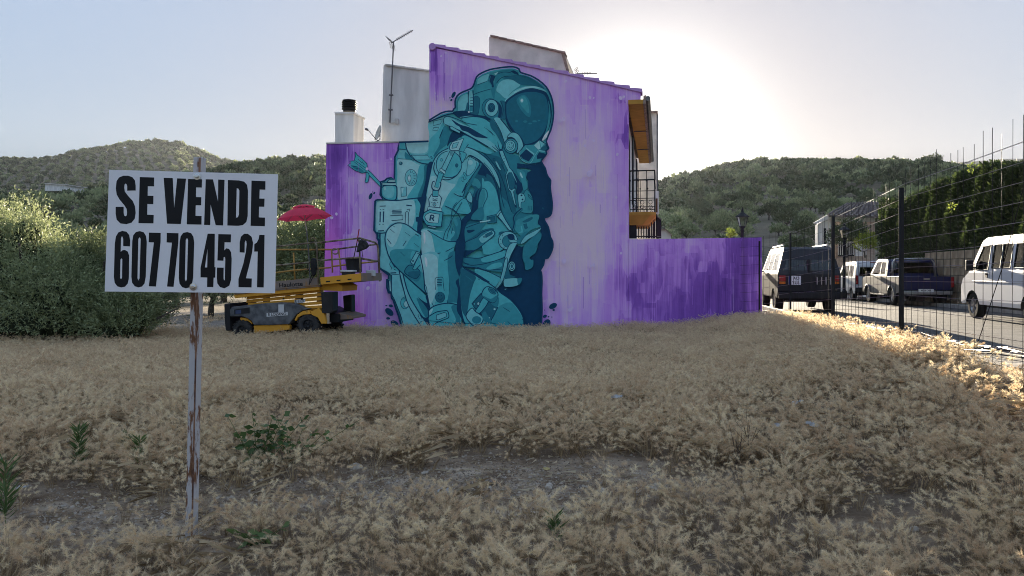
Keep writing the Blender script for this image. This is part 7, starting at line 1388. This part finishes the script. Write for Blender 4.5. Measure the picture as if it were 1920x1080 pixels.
# --- white minibus at the right edge
VW = carpaint('white_van_paint', (.60, .62, .66, 1), .35); c = Car('white_van', 'white passenger van with sliding side windows at the right edge of the picture', 'van', 0, 0, 0, .92, HEAD, .13, 1.14)
fx_, fy_ = (1806-CX)/FP*19.0, 19.0; Lv = 4.75; dirv = Vector((math.cos(HEAD), math.sin(HEAD), 0)); left = Vector((-dirv.y, dirv.x, 0)); p = Vector((fx_, fy_, 0))-left*.90-dirv*(Lv-.1); c.e.location = (p.x, p.y, float(roadz(17)))
prof = [(.04, .42), (.0, .6), (.0, 1.14), (.08, 1.70), (.2, 1.92), (.45, 1.98), (3.40, 1.98), (3.66, 1.90), (4.18, 1.20), (4.26, 1.14), (4.62, .98), (4.73, .80), (4.75, .40)]
wins = [[(.35, 1.24), (.40, 1.76), (1.85, 1.78), (1.85, 1.24)], [(2.02, 1.24), (2.02, 1.78), (2.46, 1.78), (2.46, 1.24)], [(2.52, 1.24), (2.52, 1.78), (2.96, 1.78), (2.96, 1.24)], [(3.14, 1.20), (3.14, 1.78), (3.56, 1.76), (3.84, 1.36), (3.84, 1.20)], [(3.90, 1.20), (3.90, 1.32), (3.99, 1.20)]]
body, quads = shell(c, 4.75, prof, 3, [(1.15, .40), (4.05, .40)], .36, wins, {2: (.14, .10, .06), 7: (.10, .08, .08)}, VW, 5)
for qd in quads: c.pane(qd, 'windscreen' if qd[0].x > 2 else 'rear_window')
for w in wins[:4]:
    for sg in (1, -1):
        q = MB(); P = [Vector((x, sg*(c.hw(z)+.004), z)) for x, z in w]; q.tube(P+[P[0]], .012, 5); c.build(q, 'window_seal', TRIM if w is not wins[3] else TRIM)
for sg in (1, -1):
    c.wheel(1.15, .32, .2, sg); c.wheel(4.05, .32, .2, sg)
    q = MB(); q.box((4.60, sg*.74, .86), (.2, .2, .18)); c.build(q, 'headlight', CLR, bevel=.02)
    q = MB(); q.box((2.2, sg*.925, .92), (3.6, .012, .035)); c.build(q, 'side_moulding', VW, bevel=.004)
for x in (1.93, 3.05, 3.93): c.sidepane([(x, .42), (x+.012, .42), (x+.012, 1.14), (x, 1.14)], 'door_gap', TRIM, .001, .002)
c.sidepane([(3.14, 1.02), (3.26, 1.02), (3.26, 1.12), (3.14, 1.12)], 'door_handle', TRIM, .018, .02); c.box((4.7, 0, .50), (.2, 1.76, .22), 'bumper', TRIM, .04); c.box((.02, 0, .50), (.16, 1.76, .22), 'bumper', TRIM, .04); c.box((2.4, 0, .38), (4.2, 1.2, .2), 'underbody', TRIM, 0); c.cabin((.9, 2.2, 3.25), .7); c.mirrors(3.90, 1.26, .13, .26)

# ---------------------------------------------------------------- dusty air
hz = MB(); hz.box((-120, 480, 88), (2100, 1100, 180)); haze = None
HAZE = .00005
if HAZE:
    hzm = bpy.data.materials.new('dusty_air'); hzm.use_nodes = True; n, l = hzm.node_tree.nodes, hzm.node_tree.links; n.clear(); o_ = n.new('ShaderNodeOutputMaterial'); v_ = n.new('ShaderNodeVolumePrincipled')
    v_.inputs['Color'].default_value = (.80, .86, .96, 1); v_.inputs['Density'].default_value = HAZE; v_.inputs['Anisotropy'].default_value = .5; l.new(v_.outputs[0], o_.inputs['Volume'])
    haze = hz.build('haze', hzm, None); tag(haze, kind='stuff')
